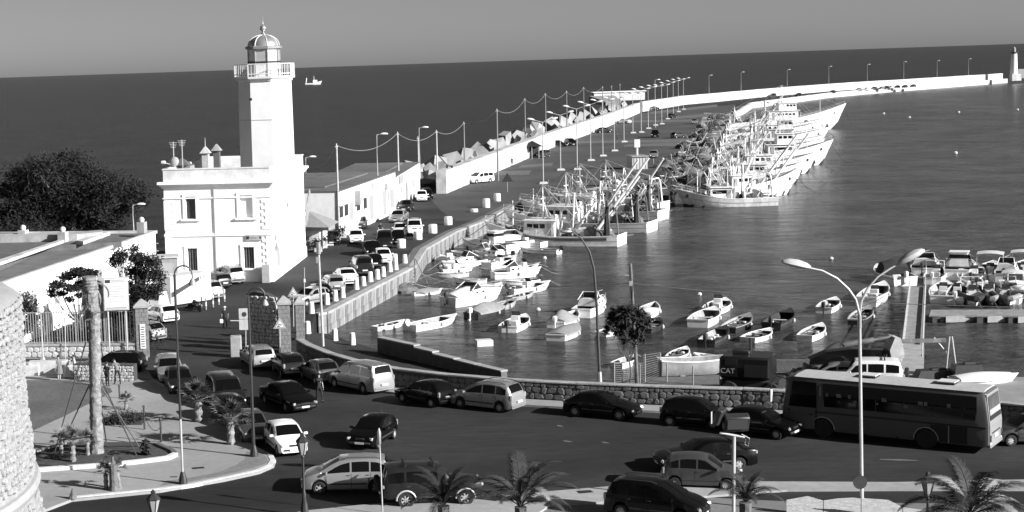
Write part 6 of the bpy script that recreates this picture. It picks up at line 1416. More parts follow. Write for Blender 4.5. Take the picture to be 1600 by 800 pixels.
# boat and gear in the yard
ub = G(1105, 590)
t = thing('hauled_boat', 'long pale grey boat hull lying ashore behind the wire fence', 'boat', (ub.x, ub.y+1.2, 0.35), .03)
h = hull(5.4, 1.7, .7, .6, .85, rake=.7, below=.3, floor=.1); part('hull', h['hull'], 'boat_grey', t); part('deck', h['deck'], 'boat_floor', t); part('rub_rail', h['rail'], 'boat_white', t)
for x in (-1.4, 1.2): part('cradle', MB().box(x, 0, -.3, .3, 1.2, .3), 'wood', t)
for px, py, wx, hz, m, lab in ((1190, 600, 1.6, .5, 'concrete', 'low pale heap of building scrap in the yard beside the hauled boat'), (1150, 606, 1.2, .7, 'stone_light', 'pale scrap block at the right end of the hauled boat'), (1510, 592, 1.9, .9, 'metal_dark', 'dark steel box in the yard above the coach tail'), (1462, 590, 2.6, .5, 'metal_dark', 'low dark heap of nets in the yard right of the gangway')):
    p = G(px, py); o = solo('yard_scrap', MB().box(0, 0, hz/2, wx, 1.0, hz, .8, .8, ).box(.2, .1, hz*.9, wx*.4, .5, hz*.5, .8, .8), m, lab, 'scrap', (p.x, p.y, 0), smooth=False)
t = thing('white_launch', 'upturned white launch on the concrete behind the coach at right', 'boat', G(1540, 598), .12)
h = hull(4.2, 1.5, .4, .35, .5, rake=.5, below=.1, floor=.1); part('hull', h['hull'], 'boat_white', t); part('deck', h['deck'], 'boat_white', t); part('cover', cover_mesh(h, .05, .9, .3), 'sign_white', t)
# A-frame hoist
ah_ = G(1480, 588); zt = HZ(1490, 526, ah_)
t = thing('hoist_frame', 'thin pale A-frame hoist with a long dark beam reaching left over the gangway', 'hoist', ah_)
k = ah_.y/FPX
part('frame_leg', MB().cyl((-.1, 0, 0), (.15, .1, zt), .05), 'galv', t); part('frame_leg', MB().cyl((.6, 0, 0), (.3, .1, zt), .05), 'galv', t); part('brace', MB().cyl((-.0, .2, zt*.6), (-.75, .2, zt-.05), .04), 'galv', t)
part('beam', MB().box(-1.65, .2, zt-.22, 3.2, .2, .24), 'rust', t)
# net heaps and tangle on the pier edge
r = random.Random(77); NH = [(1030, 292), (1045, 286), (1060, 278), (1036, 281), (1052, 270), (1068, 266), (1078, 275), (1062, 258), (1076, 252), (1088, 258), (1048, 300), (1030, 304), (1090, 244), (1078, 240), (1100, 238), (1084, 228), (1098, 222), (1068, 232), (1086, 215), (1100, 208), (1110, 216), (1116, 204), (1096, 200), (1110, 196), (1122, 196), (1106, 230), (1064, 245), (1040, 262), (1126, 188), (1136, 184), (1112, 187), (1142, 192), (1098, 250), (1086, 268), (1020, 298), (1072, 289)]
tang = MB()
for i, (px, py) in enumerate(sorted(NH, key=lambda q: -q[1])):
    p = G(px, py); s_ = r.uniform(1.3, 2.4)
    t = thing('net_heap', 'dark heap of fishing nets on the pier edge, ' + (NTH[i % 20] + ' from the near end' if i < 20 else NTH[35-i] + ' from the far end' if 35-i > 0 else 'last at the far end'), 'net heap', (p.x, p.y, 0), r.random()*3, 'net heaps on the pier edge')
    part('netting', lump(0, 0, 0, s_, r.uniform(.9, 1.9), r), r.choice(['net', 'net', 'net_mid']), t)
    part('float_line', MB().tube([(s_*math.cos(a)*.8, s_*math.sin(a)*.6, .6+.6*r.random()) for a in [k*.9 for k in range(8)]], .07, 5), r.choice(['canvas_light', 'rope', 'rust']), t)
    mb = MB()
    for k in range(7): a = r.uniform(0, 6.28); q = Vector((r.uniform(-1, 1)*s_, r.uniform(-1, 1)*s_, .2)); mb.cyl(q, q+Vector((math.cos(a)*1.6, math.sin(a)*1.2, r.uniform(.2, 2.4))), r.uniform(.03, .08), n=5)
    part('pole_bundle', mb, r.choice(['rope', 'rust', 'metal', 'galv']), t)
# ================================================================ lamps, poles, wires
def lamp_head(mb_name, T, M, s=1.0, m='sign_white'):
    prof = [(.0, .07), (.12, .13), (.35, .17), (.6, .15), (.78, .08), (.82, .03)]
    rings = [[(x*s, r_*1.15*math.cos(a)*s, (r_*1.0*math.sin(a) if math.sin(a) > 0 else r_*.45*math.sin(a))*s) for a in [i*math.pi/5 for i in range(10)]] for x, r_ in prof]
    return T.add(mb_name, MB(M).loft(rings), m)
def single_lamp(h, arm=1.2, side=1, r0=.09, key={}):
    k = (round(h, 1), arm, side)
    if k not in key:
        T = Tmpl(); T.add('pole', MB().tube([(0, 0, 0), (0, 0, h*.5), (0, 0, h-.15), (side*.1, 0, h)], r0, 7, r0*.55), 'galv'); T.add('base', MB().cyl((0, 0, 0), (0, 0, .35), r0*2, r0*1.7, 8), 'concrete')
        T.add('arm', MB().tube([(0, 0, h), (side*arm*.7, 0, h+.08)], .04), 'galv')
        lamp_head('lamp_head', T, Matrix.Translation((side*arm*.4, 0, h+.06)) @ Matrix.Rotation(0 if side > 0 else math.pi, 4, 'Z'), 1.25); key[k] = T
    return key[k]
def double_lamp(h, key={}):
    k = round(h, 0)
    if k not in key:
        T = Tmpl(); T.add('pole', MB().cyl((0, 0, 0), (0, 0, h), .10, .06, 7), 'galv'); T.add('base', MB().box(0, 0, .15, 1.5, 1.5, .3, .8, .8), 'stone_light')
        for sg in (-1, 1):
            T.add('arm', MB().tube([(0, 0, h-.1), (sg*1.5, 0, h+.35)], .05), 'galv'); lamp_head('lamp_head', T, Matrix.Translation((sg*1.3, 0, h+.3)) @ Matrix.Rotation(0 if sg > 0 else math.pi, 4, 'Z') @ Matrix.Rotation(R(-12), 4, 'Y'), 1.5)
        key[k] = T
    return key[k]
DL = [((845, 184), (849, 287)), ((873, 176), (876, 266)), ((898, 168), (902, 265)), ((921, 162), (923, 251)), ((940, 157), (942, 244)), ((957, 153), (960, 236)), ((970, 149), (975, 222)), ((984, 145), (989, 208)), ((997, 142), (1002, 207)), ((1008, 139), (1013, 201)), ((1022, 134), (1024, 196)), ((1032, 132), (1034, 194)), ((1041, 129), (1043, 186)), ((1050, 126), (1052, 180)), ((1059, 124), (1060, 175)), ((1067, 121), (1068, 171))]
for i, (tp, bs) in enumerate(DL):
    b = G(*bs); h = HZ(bs[0], tp[1], b) - .3; t = thing('street_lamp', f'double-armed lamp post on the pier, {NTH[i]} from the near end of the middle row', 'lamp post', b, 0, 'double-armed lamp posts in a row on the pier'); double_lamp(round(h)).put(t)
SL = [((589, 211), (592, 340), 1, 'single lamp post in front of the long white building'), ((657, 200), (657, 300), 1, 'single lamp post beside the small pale shed'), ((152, 277), (155, 362), 1, 'single lamp post behind the warehouse roof at left'), ((207, 321), (210, 385), 1, 'single lamp post between the warehouse and the lighthouse'), ((1024, 125), (1024, 199), 1, 'taller single lamp among the double lamps'), ((478, 246), (480, 330), 1, 'lamp post showing above the right corner of the lighthouse house')]
FM = [((1107, 118), (1108, 161)), ((1158, 113), (1158, 157)), ((1230, 109), (1230, 151)), ((1295, 104), (1295, 145)), ((1356, 101), (1355, 142)), ((1412, 97), (1412, 137)), ((1464, 95), (1464, 132)), ((1513, 92), (1513, 129))]
for i, (tp, bs) in enumerate(FM): SL.append((tp, bs, 1, f'thin lamp post on the far mole, {NTH[i]} from the bend'))
for (tp, bs, sd, lab) in SL:
    b = G(*bs); h = HZ(bs[0], tp[1], b); t = thing('street_lamp', lab, 'lamp post', b, 0, 'single street lamps'); single_lamp(round(h, 1), 1.2, sd).put(t)
# wooden utility poles with a sagging cable
UP = [((526, 227), (530, 372)), ((622, 208), (624, 320)), ((651.5, 215), (655, 301)), ((683, 205), (684, 298)), ((724.5, 192), (726, 255)), ((776, 172), (778, 263)), ((819.5, 155), (821, 222)), ((852, 147), (853, 211)), ((884.5, 143), (886, 202)), ((912, 137), (912.5, 192)), ((941, 136), (942, 184)), ((955, 135), (956, 178)), ((967.5, 132), (969, 173))]
tops = []
for i, (tp, bs) in enumerate(UP):
    z = 0 if i < 4 else 3.0
    b = G(*bs, z); zt = HZ(tp[0]+ (bs[0]-tp[0])*.2, tp[1], b)
    t = thing('utility_pole', f'pale utility pole carrying the cable, {NTH[i]} from the lighthouse along the sea wall', 'utility pole', b, 0, 'utility poles along the breakwater')
    part('pole', MB().cyl((0, 0, 0 if z == 0 else -2), (0, 0, zt-z), .15, .10, 8), 'wood' if i > 3 else 'stone_light', t); part('insulator', MB().box(0, 0, zt-z-.15, .35, .12, .12).cyl((0, 0, zt-z), (0, 0, zt-z+.2), .06), 'sign_white', t)
    tops.append(Vector((b.x, b.y, zt)))
def wire(a, b, sag, r_=.022, n=12):
    return [a.lerp(b, k/n) - Vector((0, 0, sag*4*(k/n)*(1-k/n))) for k in range(n+1)]
seq = [Vector((HL*0 + G(484, 330).x, G(484, 330).y, HZ(484, 252, G(484, 330))))] + [q for i, q in enumerate(tops) if i not in (2,)]
for i in range(len(seq)-1):
    if i > 9: break
    d_ = (seq[i+1]-seq[i]).length
    mb = MB().tube(wire(seq[i], seq[i+1], min(1.4, d_*.05)), .026, 4); solo('cable', mb, 'galv', f'sagging overhead cable, {NTH[i]} span from the lighthouse', 'cable', group='overhead cable spans')
# near curved lamp, utility pole with wire
def at_top(px, py, b): return AY(px, py, b.y)
b = G(938, 612); t = thing('street_lamp', 'tall dark curved street lamp bending to the left over the harbour', 'lamp post', (b.x, b.y, 0))
pts = [Vector((0, 0, 0))] + [at_top(x, y, b)-b for x, y in ((932, 470), (928, 420), (921, 393), (908, 372), (893, 362))]
part('pole', MB().tube(pts, .09, 8, .04), 'iron', t); part('lower_sleeve', MB().cyl((0, 0, 0), pts[1]*.22, .14, .13, 8), 'galv', t)
p = pts[-1]; T_ = Tmpl(); lamp_head('lamp_head', T_, Matrix.Translation(p) @ Matrix.Rotation(math.pi, 4, 'Z'), .8, 'metal'); T_.put(t)
b = G(996, 603); t = thing('utility_pole', 'bare grey utility pole beside the dark tree in the middle', 'utility pole', (b.x, b.y, 0)); p = at_top(985, 412, b)-b
part('pole', MB().tube([(0, 0, 0), p], .12, 8, .09), 'rust', t); part('bracket', MB().box(p.x, p.y, p.z-1.2, .2, .2, .3).box(p.x-.1, 0, p.z-.7, .5, .05, .05), 'metal', t)
c0 = b + Vector((p.x, p.y, p.z-1.2)); lft = AY(640, 442, 112); rgt = AY(1700, 481, 86)
solo('wire', MB().tube(wire(lft, c0, .25), .02, 4), 'metal', 'thin dark wire crossing the harbour left of the grey utility pole', 'wire'); solo('wire', MB().tube(wire(c0, rgt, .35), .02, 4), 'metal', 'thin dark wire crossing the harbour right of the grey utility pole', 'wire')
# big double lamp in the foreground right
b = G(1347, 812); t = thing('street_lamp', 'big double street lamp with curved arms, foremost on the right', 'lamp post', (b.x, b.y, 0))
J = at_top(1343, 492, b)-b
part('pole', MB().tube([(0, 0, 0), J*.3, J], .085, 10, .065), 'galv', t); part('collar', MB().cyl(J*.94, J*1.0, .09, .08, 10), 'metal', t); part('door_plate', MB().cyl((0, 0, 0), (0, 0, .9), .13, .12, 10), 'metal', t)
for pts, sgn in (([(1343, 492), (1337, 468), (1326, 452), (1308, 435), (1285, 423), (1262, 418)], -1), ([(1343, 492), (1346, 470), (1356, 450), (1372, 432), (1392, 419), (1407, 411)], 1)):
    P5 = [at_top(x, y, b)-b for x, y in pts]; part('curved_arm', MB().tube(P5, .06, 8, .035), 'galv', t)
    d_ = (P5[-1]-P5[-2]).normalized(); T_ = Tmpl(); lamp_head('lamp_head', T_, Matrix.Translation(P5[-1]-d_*.1) @ d_.to_track_quat('X', 'Z').to_matrix().to_4x4(), 1.5, 'sign_grey'); T_.put(t)
q = at_top(1343, 752, b)-b; part('round_sign', MB(Matrix.Translation((q.x-.03, -.14, q.z)) @ Matrix.Rotation(R(90), 4, 'X')).lathe([(.01, 0), (.30, 0), (.30, .03), (.01, .03)], 20), 'metal_dark', t)
# flood lights on a pole
b = G(1146, 822); t = thing('floodlight_pole', 'pale pole carrying two big dark box floodlights in the right foreground', 'floodlight', (b.x, b.y, 0)); J = at_top(1147, 682, b)-b
part('pole', MB().tube([(0, 0, 0), J], .075, 10, .07), 'sign_grey', t); part('cross_arm', MB().cyl(J+Vector((-.6, 0, .18)), J+Vector((.45, 0, -.05)), .05), 'galv', t); part('cable', MB().tube([J+Vector((.3, -.05, .1)), J+Vector((.65, 0, -.1)), J+Vector((.6, 0, -.45)), J+Vector((.45, 0, -.35)), J+Vector((.5, 0, -.15))], .02), 'sign_grey', t)
q = at_top(1150, 660, b)-b; f1 = part('floodlight', MB(Matrix.Translation(q) @ Matrix.Rotation(R(25), 4, 'X')).box(0, 0, 0, 1.05, .4, .75, b=.05), 'metal_dark', t); part('glass', MB(Matrix.Translation(q+Vector((0, -.26, .0))) @ Matrix.Rotation(R(8), 4, 'X')).box(0, 0, 0, .85, .04, .5), 'plastic', f1)
q = at_top(1124, 650, b)-b; f2 = part('floodlight', MB(Matrix.Translation(q) @ Matrix.Rotation(R(60), 4, 'Z') @ Matrix.Rotation(R(20), 4, 'X')).box(0, 0, 0, .8, .3, .7, .9, .7, b=.05), 'metal_dark', t); part('glass', MB(Matrix.Translation(q+Vector((-.16, -.1, 0))) @ Matrix.Rotation(R(60), 4, 'Z')).box(-.02, .12, 0, .7, .03, .5), 'sign_grey', f2)
# hooked lamps of the plaza
def crook(bs, top, lab, sd=1, low=None, dark_to=None):
    b = G(*bs, PZ); t = thing('hooked_lamp', lab, 'lamp post', (b.x, b.y, PZ)); h = HZ(bs[0], top, b)-PZ; r_ = .42
    x0 = (at_top(bs[0], top+15, b)-b).x*0
    arc = [(x0 + sd*(r_-r_*math.cos(a)), 0, h-r_+r_*math.sin(a)) for a in [i*math.pi/8 for i in range(9)]]
    if dark_to:
        part('pole', MB().tube([(0, 0, 0), (0, 0, dark_to)], .055, 8), 'galv', t); part('pole', MB().tube([(0, 0, dark_to), (0, 0, h-r_)], .065, 8), 'metal_dark', t)
    else: part('pole', MB().tube([(0, 0, 0), (0, 0, h-r_)], .09, 8, .06), 'metal_dark', t)
    part('base', MB().lathe([(.22, 0), (.2, .25), (.11, .55), (.1, .6)], 10), 'metal_dark', t)
    hk = part('hook', MB().tube(arc + [(sd*2*r_, 0, h-r_-.25)], .04, 6), 'metal_dark', t); part('lantern', MB().lathe([(.04, .3), (.12, .2), (.2, 0), (.16, -.04)], 10, (sd*2*r_, 0, h-r_-.5)), 'metal', hk)
    if low:
        z = low; arc = [(-sd*(.35-.35*math.cos(a)), 0, z-.35+.35*math.sin(a)) for a in [i*math.pi/8 for i in range(9)]]; hk = part('hook', MB().tube(arc+[(-sd*.7, 0, z-.6)], .035, 6), 'metal_dark', t); part('lantern', MB().lathe([(.04, .3), (.12, .2), (.2, 0), (.16, -.04)], 10, (-sd*.7, 0, z-.85)), 'metal', hk)
    return t
crook((286, 756), 415, 'tall hooked lamp post with a dark upper part standing on the plaza kerb', 1, None, 3.2)
crook((397, 713), 449, 'tall dark hooked lamp post at the rounded corner of the plaza', 1)
# tall pole by the pillar
b = G(505, 541); t = thing('signal_pole', 'tall pale pole with a small signal head at the start of the quay', 'signal pole', (b.x, b.y, 0)); J = at_top(498, 398, b)-b
part('pole', MB().tube([(0, 0, 0), J], .10, 8, .08), 'galv', t); part('signal_head', MB().cyl(J+Vector((0, 0, .05)), J+Vector((0, 0, .9)), .16, n=10).box(J.x-.1, 0, J.z-.4, .3, .2, .5, b=.04), 'metal', t)
b = G(475.5, 520); t = thing('mast_pole', 'thin grey mast standing behind the twin gate pillars', 'pole', (b.x, b.y, 0)); J = at_top(475.5, 418, b)-b; part('pole', MB().tube([(0, 0, 0), J], .045, 6, .03), 'galv', t); part('box', MB().box(J.x, 0, J.z-1, .15, .12, .25), 'sign_white', t)
# lantern posts in the foreground
def lantern_post(bs, top, lab, m='metal_dark', z=0, thick=.06):
    b = G(*bs, z); t = thing('lantern_post', lab, 'lantern post', (b.x, b.y, z)); h = HZ(bs[0], top, b)-z
    part('pole', MB().lathe([(.2, 0), (.16, .5), (.09, .8), (.11, 1.0), (.07, 1.1), (.05, h-1.15), (.09, h-1.1), (.04, h-1.0)], 10), m, t)
    lb = part('lantern_frame', MB().lathe([(.27, h-.42), (.30, h-.38), (.27, h-.33), (.12, h-.17), (.09, h-.15), (.1, h-.08), (.03, h)], 6), m, t)
    part('lantern_glass', MB().lathe([(.11, h-1.0), (.26, h-.42)], 6), 'frame_grey', lb)
    for k in range(6): a = k*math.pi/3; part('lantern_bar', MB().cyl((.12*math.cos(a), .12*math.sin(a), h-1.0), (.27*math.cos(a), .27*math.sin(a), h-.4), .014, n=4), m, lb)
    return t
lantern_post((476, 806), 676, 'dark lantern post in front of the white hatchback', thick=.05)
lantern_post((244, 880), 765, 'lantern showing at the bottom edge below the plaza')
lantern_post((1449, 850), 737, 'dark lantern post beside the palm fronds at bottom right')
b = G(598, 806); t = thing('sign_post', 'sign post seen edge-on between the silver people carrier and the off-roader', 'sign post', (b.x, b.y, 0)); J = at_top(592, 669, b)-b
part('pole', MB().tube([(0, 0, 0), J], .035, 6), 'sign_grey', t); part('sign_plate', MB(Matrix.Translation(J+Vector((0, 0, -.4)))).lathe([(.03, -.4), (.08, -.3), (.09, .2), (.03, .38)], 8), 'metal', t)
# low posts with chains, trunk stakes
CP = [((226, 671), 635), ((252, 691), 655), ((187, 622), 603), ((198, 638), 612)]
for i, (bs, tp) in enumerate(CP):
    b = G(*bs, PZ); h = HZ(bs[0], tp, b)-PZ; t = thing('chain_post', ('dark iron post', 'dark iron corner post', 'short dark post behind the shrub', 'short dark post left of the shrub')[i] + ' on the plaza ' + ('holding the left end of the chain', 'holding the right end of the chain', 'farthest back', 'near the low palm')[i], 'post', (b.x, b.y, PZ))
    part('shaft', MB().cyl((0, 0, 0), (0, 0, h), .055, n=8), 'iron', t); part('knob', MB().ball((0, 0, h), .08, 8), 'iron', t)
a, b = G(226, 671, PZ), G(252, 691, PZ); a.z = b.z = PZ+.85; solo('chain', MB().tube(wire(a, b, .5), .02, 4), 'iron', 'drooping chain between the two dark posts on the plaza', 'chain')
b = G(107, 720, PZ)
# white and striped bollards
BO = [((481, 521), 36, 0), ((487, 489.5), 26, 0), ((511, 475.5), 20, 0), ((524, 470), 20, 0), ((535.5, 465), 19, 0), ((557, 452), 17, 0), ((568, 446.5), 15, 0), ((579, 440), 17, 0), ((590, 436), 17, 0), ((599, 432), 18, 0), ((609.5, 424.5), 18, 0), ((618.5, 421.5), 18, 0), ((618, 411), 16, 0), ((633, 411), 14, 0), ((523.5, 532), 24, -1.42), ((551, 538.5), 24, -1.45)]
bmm = {}
for i, (bs, hp, z) in enumerate(BO):
    b = G(*bs, z); k = b.y/FPX; h = min(hp*k, .95); 
    if 'b' not in bmm: bmm['b'] = MB().lathe([(.26, 0), (.24, .1), (.2, .8), (.15, .85), (.01, .86)], 12).mesh('bollard', 'white_paint')
    o = link('bollard', bmm['b']); o.location = b; o.scale = (1, 1, h/.86)
    lab = 'white concrete bollard at the quay edge, ' + (NTH[i] + ' from the gate pillars' if i < 14 else ('left' if i == 14 else 'right') + ' of the two down on the slipway'); tag(o, lab, 'bollard', 'white bollards along the quay')
FB = [((627, 387), 14), ((653, 374), 13), ((676.5, 364), 14), ((700.5, 351), 13), ((760, 324), 14), ((777, 314), 12), ((741, 331), 5)]
for i, (bs, hp) in enumerate(FB):
    b = G(*bs); h = hp*b.y/FPX; o = link('mooring_drum', MB().lathe([(.5, 0), (.5, h*.86), (.46, h*.96), (.3, h), (.01, h*1.01)], 14).mesh('mooring_drum', 'white_paint')); o.location = b
    tag(o, 'fat white mooring drum on the quay, ' + NTH[i] + ' from the gate', 'mooring drum', 'fat white mooring drums on the quay')
SB = [((322, 484), 24), ((333, 480), 20), ((342, 476), 18), ((351, 471.5), 20), ((321, 486), 6)]
for i, (bs, hp) in enumerate(SB[:4]):
    b = G(*bs); h = hp*b.y/FPX; t = thing('striped_post', f'thin white and dark striped post beside the truck, {NTH[i]} from the left'.replace('nearest from', 'first from'), 'post', b, 0, 'thin striped posts by the parked truck')
    for k in range(4): part('stripe', MB().cyl((0, 0, h*k/4), (0, 0, h*(k+1)/4), .07, n=8), 'white_paint' if k % 2 else 'metal', t)
# ================================================================ signs
def sign_tri(bs, c, wpx, lab, z=0):
    b = G(*bs, z); t = thing('warning_sign', lab, 'road sign', (b.x, b.y, z)); k = b.y/FPX; q = at_top(*c, b)-b; s_ = wpx*k*.62; part('post', MB().cyl((0, .05, 0), (q.x, .05, q.z), .035), 'galv', t)
    def tri(s2, y, m, nm, par): return part(nm, MB().loft([[(q.x+s2*math.sin(a), y, q.z+s2*math.cos(a)-s_*.12) for a in (0, 2.094, 4.189)], [(q.x+s2*math.sin(a), y+.02, q.z+s2*math.cos(a)-s_*.12) for a in (0, 2.094, 4.189)]]), m, par, smooth=False)
    tri(s_, 0, 'metal', 'plate', t); tri(s_*.92, -.012, 'sign_grey', 'plate', t); o = tri(s_*.72, -.024, 'metal', 'border', t); tri(s_*.62, -.036, 'sign_white', 'face', t)
    part('symbol', MB().loft([[(q.x-s_*.3, -.04, q.z-s_*.38), (q.x+s_*.05, -.04, q.z-s_*.36), (q.x-s_*.22, -.04, q.z-s_*.15)], [(q.x-s_*.3, -.05, q.z-s_*.38), (q.x+s_*.05, -.05, q.z-s_*.36), (q.x-s_*.22, -.05, q.z-s_*.15)]]).loft([[(q.x-s_*.2, -.04, q.z+s_*.05), (q.x+s_*.25, -.04, q.z-s_*.12), (q.x+s_*.25, -.04, q.z-s_*.2), (q.x-s_*.2, -.04, q.z-s_*.03)], [(q.x-s_*.2, -.05, q.z+s_*.05), (q.x+s_*.25, -.05, q.z-s_*.12), (q.x+s_*.25, -.05, q.z-s_*.2), (q.x-s_*.2, -.05, q.z-s_*.03)]]), 'sign_ink', t, smooth=False)
    return t
sign_tri((438, 556), (437, 506), 20, 'triangular warning sign on a post in front of the gate pillars')
sign_tri((459, 520), (458, 457), 17, 'triangular warning sign standing above the gate pillars')
b = G(404, 535); t = thing('speed_sign', 'round speed limit sign reading 30 under a dark plate by the rough wall', 'road sign', (b.x, b.y, 0)); q = at_top(403, 498, b)-b
part('post', MB().cyl((0, .04, 0), (q.x, .04, q.z+1), .035), 'galv', t)
for r_, y, m, nm in ((.36, 0, 'sign_grey', 'plate'), (.33, -.02, 'metal_dark', 'border'), (.25, -.04, 'sign_white', 'face')): part(nm, MB(Matrix.Translation((q.x, y, q.z)) @ Matrix.Rotation(R(90), 4, 'X')).lathe([(.01, 0), (r_, 0), (r_, .015), (.01, .015)], 24), m, t)
text('30', .36, 'sign_ink', t, Matrix.Translation((q.x, -.062, q.z)) @ Matrix.Rotation(R(90), 4, 'X'))
part('upper_plate', MB().box(q.x, 0, q.z+.72, .8, .04, .5, b=.01), 'metal_dark', t)
for k in (-.12, .02, .16): part('lettering', MB().box(q.x, -.03, q.z+.72+k, .55, .01, .04), 'sign_grey', t, smooth=False)
b = G(382, 556); t = thing('notice_sign', 'two pale square notice boards, one with a ring symbol, by the road gate', 'notice board', (b.x, b.y, 0)); q = at_top(381.5, 490, b)-b
part('post', MB().cyl((.1, .04, 0), (q.x+.1, .04, q.z), .035), 'galv', t); part('plate', MB().box(q.x, 0, q.z, .75, .03, .75), 'sign_grey', t); part('plate', MB().box(q.x, 0, q.z-.78, .75, .03, .74), 'sign_grey', t)
part('ring_symbol', MB(Matrix.Translation((q.x, -.02, q.z-.05)) @ Matrix.Rotation(R(90), 4, 'X')).lathe([(.13, 0), (.17, 0), (.17, .012), (.13, .012)], 20), 'sign_ink', t)
b = G(436, 541); t = thing('notice_sign', 'pale rectangular notice fixed beside the gate pillar above the triangular sign', 'notice board', (b.x, b.y, 0)); q = at_top(435, 484.5, b)-b
part('plate', MB().box(q.x, 0, q.z, 1.15, .03, .75), 'sign_grey', t); part('post', MB().cyl((q.x, .05, 0), (q.x, .05, q.z), .03), 'galv', t)
for k, w_ in ((.22, .85), (.02, .95), (-.18, .5)): part('lettering', MB().box(q.x, -.02, q.z+k, w_, .01, .07), 'sign_ink', t, smooth=False)
b = G(181, 561); t = thing('billboard', 'tall pale construction notice board with a dark emblem top left in front of the railings', 'billboard', (b.x, b.y, 0)); q = at_top(181, 459, b)-b; k = b.y/FPX
bw2, bh2 = 40*k, 53*k
bp_ = part('panel', MB().box(q.x, 0, q.z, bw2, .12, bh2, b=.02), 'stone_light', t); part('face', MB().box(q.x, -.075, q.z, bw2*.92, .02, bh2*.92), 'sign_white', bp_)
for sg in (-1, 1): part('post', MB().cyl((q.x+sg*bw2*.35, .1, 0), (q.x+sg*bw2*.35, .1, q.z), .06), 'galv', t)
part('emblem', MB().box(q.x-bw2*.3, -.09, q.z+bh2*.38, bw2*.2, .02, bh2*.09), 'sign_ink', bp_)
for i in range(9): part('lettering', MB().box(q.x+(.1*bw2 if i < 2 else 0), -.09, q.z+bh2*(.41-.05*i if i < 2 else .3-.075*(i-1)), bw2*(.5 if i < 2 else rnd.uniform(.4, .75)), .01, bh2*.014), 'sign_grey' if i > 1 else 'metal', bp_, smooth=False)
part('lettering', MB().box(q.x, -.09, q.z-bh2*.42, bw2*.8, .01, .06), 'metal', bp_, smooth=False)
for (bs, c, lab, sym) in (((702, 298), (702, 264), 'small square parking sign on the near end of the harbour wall', 'P'),):
    b = G(*bs); t = thing('parking_sign', lab, 'road sign', (b.x, b.y, 0)); q = at_top(*c, b)-b; part('post', MB().cyl((0, 0, 0), (q.x, 0, q.z), .05), 'galv', t); part('plate', MB().box(q.x, -.05, q.z, 1.1, .05, 1.1), 'metal_dark', t); text(sym, .95, 'sign_white', t, Matrix.Translation((q.x, -.09, q.z)) @ Matrix.Rotation(R(90), 4, 'X'))
b = G(793, 300); t = thing('warning_sign', 'dark triangular sign on a thin post in the pier road', 'road sign', b); q = at_top(792.5, 279, b)-b; part('post', MB().cyl((0, 0, 0), (0, 0, q.z), .05), 'metal', t); part('plate', MB().loft([[(-.9, y, q.z-.5), (.9, y, q.z-.5), (0, y, q.z+.9)] for y in (-.05, 0)]), 'metal_dark', t, smooth=False)
b = G(103, 560); t = thing('round_sign', 'small round white sign on a thin post in front of the railings', 'road sign', (b.x, b.y-.3, 0)); q = at_top(103, 489, b)-b; part('post', MB().cyl((0, 0, 0), (q.x, 0, q.z), .035), 'galv', t); part('plate', MB(Matrix.Translation((q.x, -.03, q.z)) @ Matrix.Rotation(R(90), 4, 'X') @ Matrix.Scale(.6, 4, (1, 0, 0))).lathe([(.01, 0), (.33, 0), (.33, .03), (.01, .03)], 20), 'sign_white', t)
b = G(69, 570); t = thing('globe_lamp', 'white globe lamp on a dark post with a wide foot before the railings', 'lamp post', (b.x, b.y-.4, 0)); q = at_top(68, 486, b)-b
part('pole', MB().lathe([(.45, 0), (.3, .15), (.12, .6), (.07, .8), (.06, q.z)], 10), 'metal', t); part('globe', MB().ball((0, 0, q.z+.15), .26, 12), 'sign_white', t)
# gazebo on the pier
b = G(834, 248); k = b.y/FPX; W_g = 27*k; zt = HZ(834, 228, b); t = thing('gazebo', 'dark peaked gazebo tent by the harbour wall on the pier', 'gazebo', (b.x, b.y, 0))
part('canopy', MB().loft([[(-W_g*.55, -.3, zt-.15), (W_g*.55, -.3, zt-.15), (W_g*.55, 3.8, zt-.15), (-W_g*.55, 3.8, zt-.15)], [(-.1, 1.7, zt+.95), (.1, 1.7, zt+.95), (.1, 1.9, zt+.95), (-.1, 1.9, zt+.95)]]), 'metal_dark', t, smooth=False)
for x in (-.5, -.1, .3, .5): part('leg', MB().cyl((x*W_g, 0, 0), (x*W_g, 0, zt-.1), .06), 'galv', t)
part('back_wall', MB().box(0, 3.6, zt/2, W_g, .06, zt-.3), 'net', t); part('side_curtain', MB().box(-W_g*.48, 1.8, zt/2, .08, 3.6, zt-.3), 'canvas_light', t)
# wire fence of the yard
fp = [G(960, 600), G(1005, 594), G(1035, 576)]
t = thing('wire_fence', 'rusty wire mesh fence at the left end of the boat yard', 'fence')
for (x, y, tp) in ((960, 606, 566), (1000, 603, 569), (1008, 600, 553), (1032, 588, 551)):
    p = G(x, y); part('post', MB().cyl(p, Vector((p.x, p.y, HZ(x, tp, p))), .04), 'metal', t)
mb = MB()
for (x0, y0, t0), (x1, y1, t1) in (((1005, 602, 555), (1032, 588, 551)), ((960, 606, 568), (1005, 602, 568))):
    a, b = G(x0, y0), G(x1, y1); za, zb_ = HZ(x0, t0, a), HZ(x1, t1, b)
    for i in range(13): mb.cyl(Vector((a.x, a.y, za*i/12)), Vector((b.x, b.y, zb_*i/12)), .010, n=3)
    for i in range(22): q = a.lerp(b, i/21); mb.cyl(q, Vector((q.x, q.y, lerp(za, zb_, i/21))), .010, n=3)
part('mesh', mb, 'metal', t, kind='stuff')
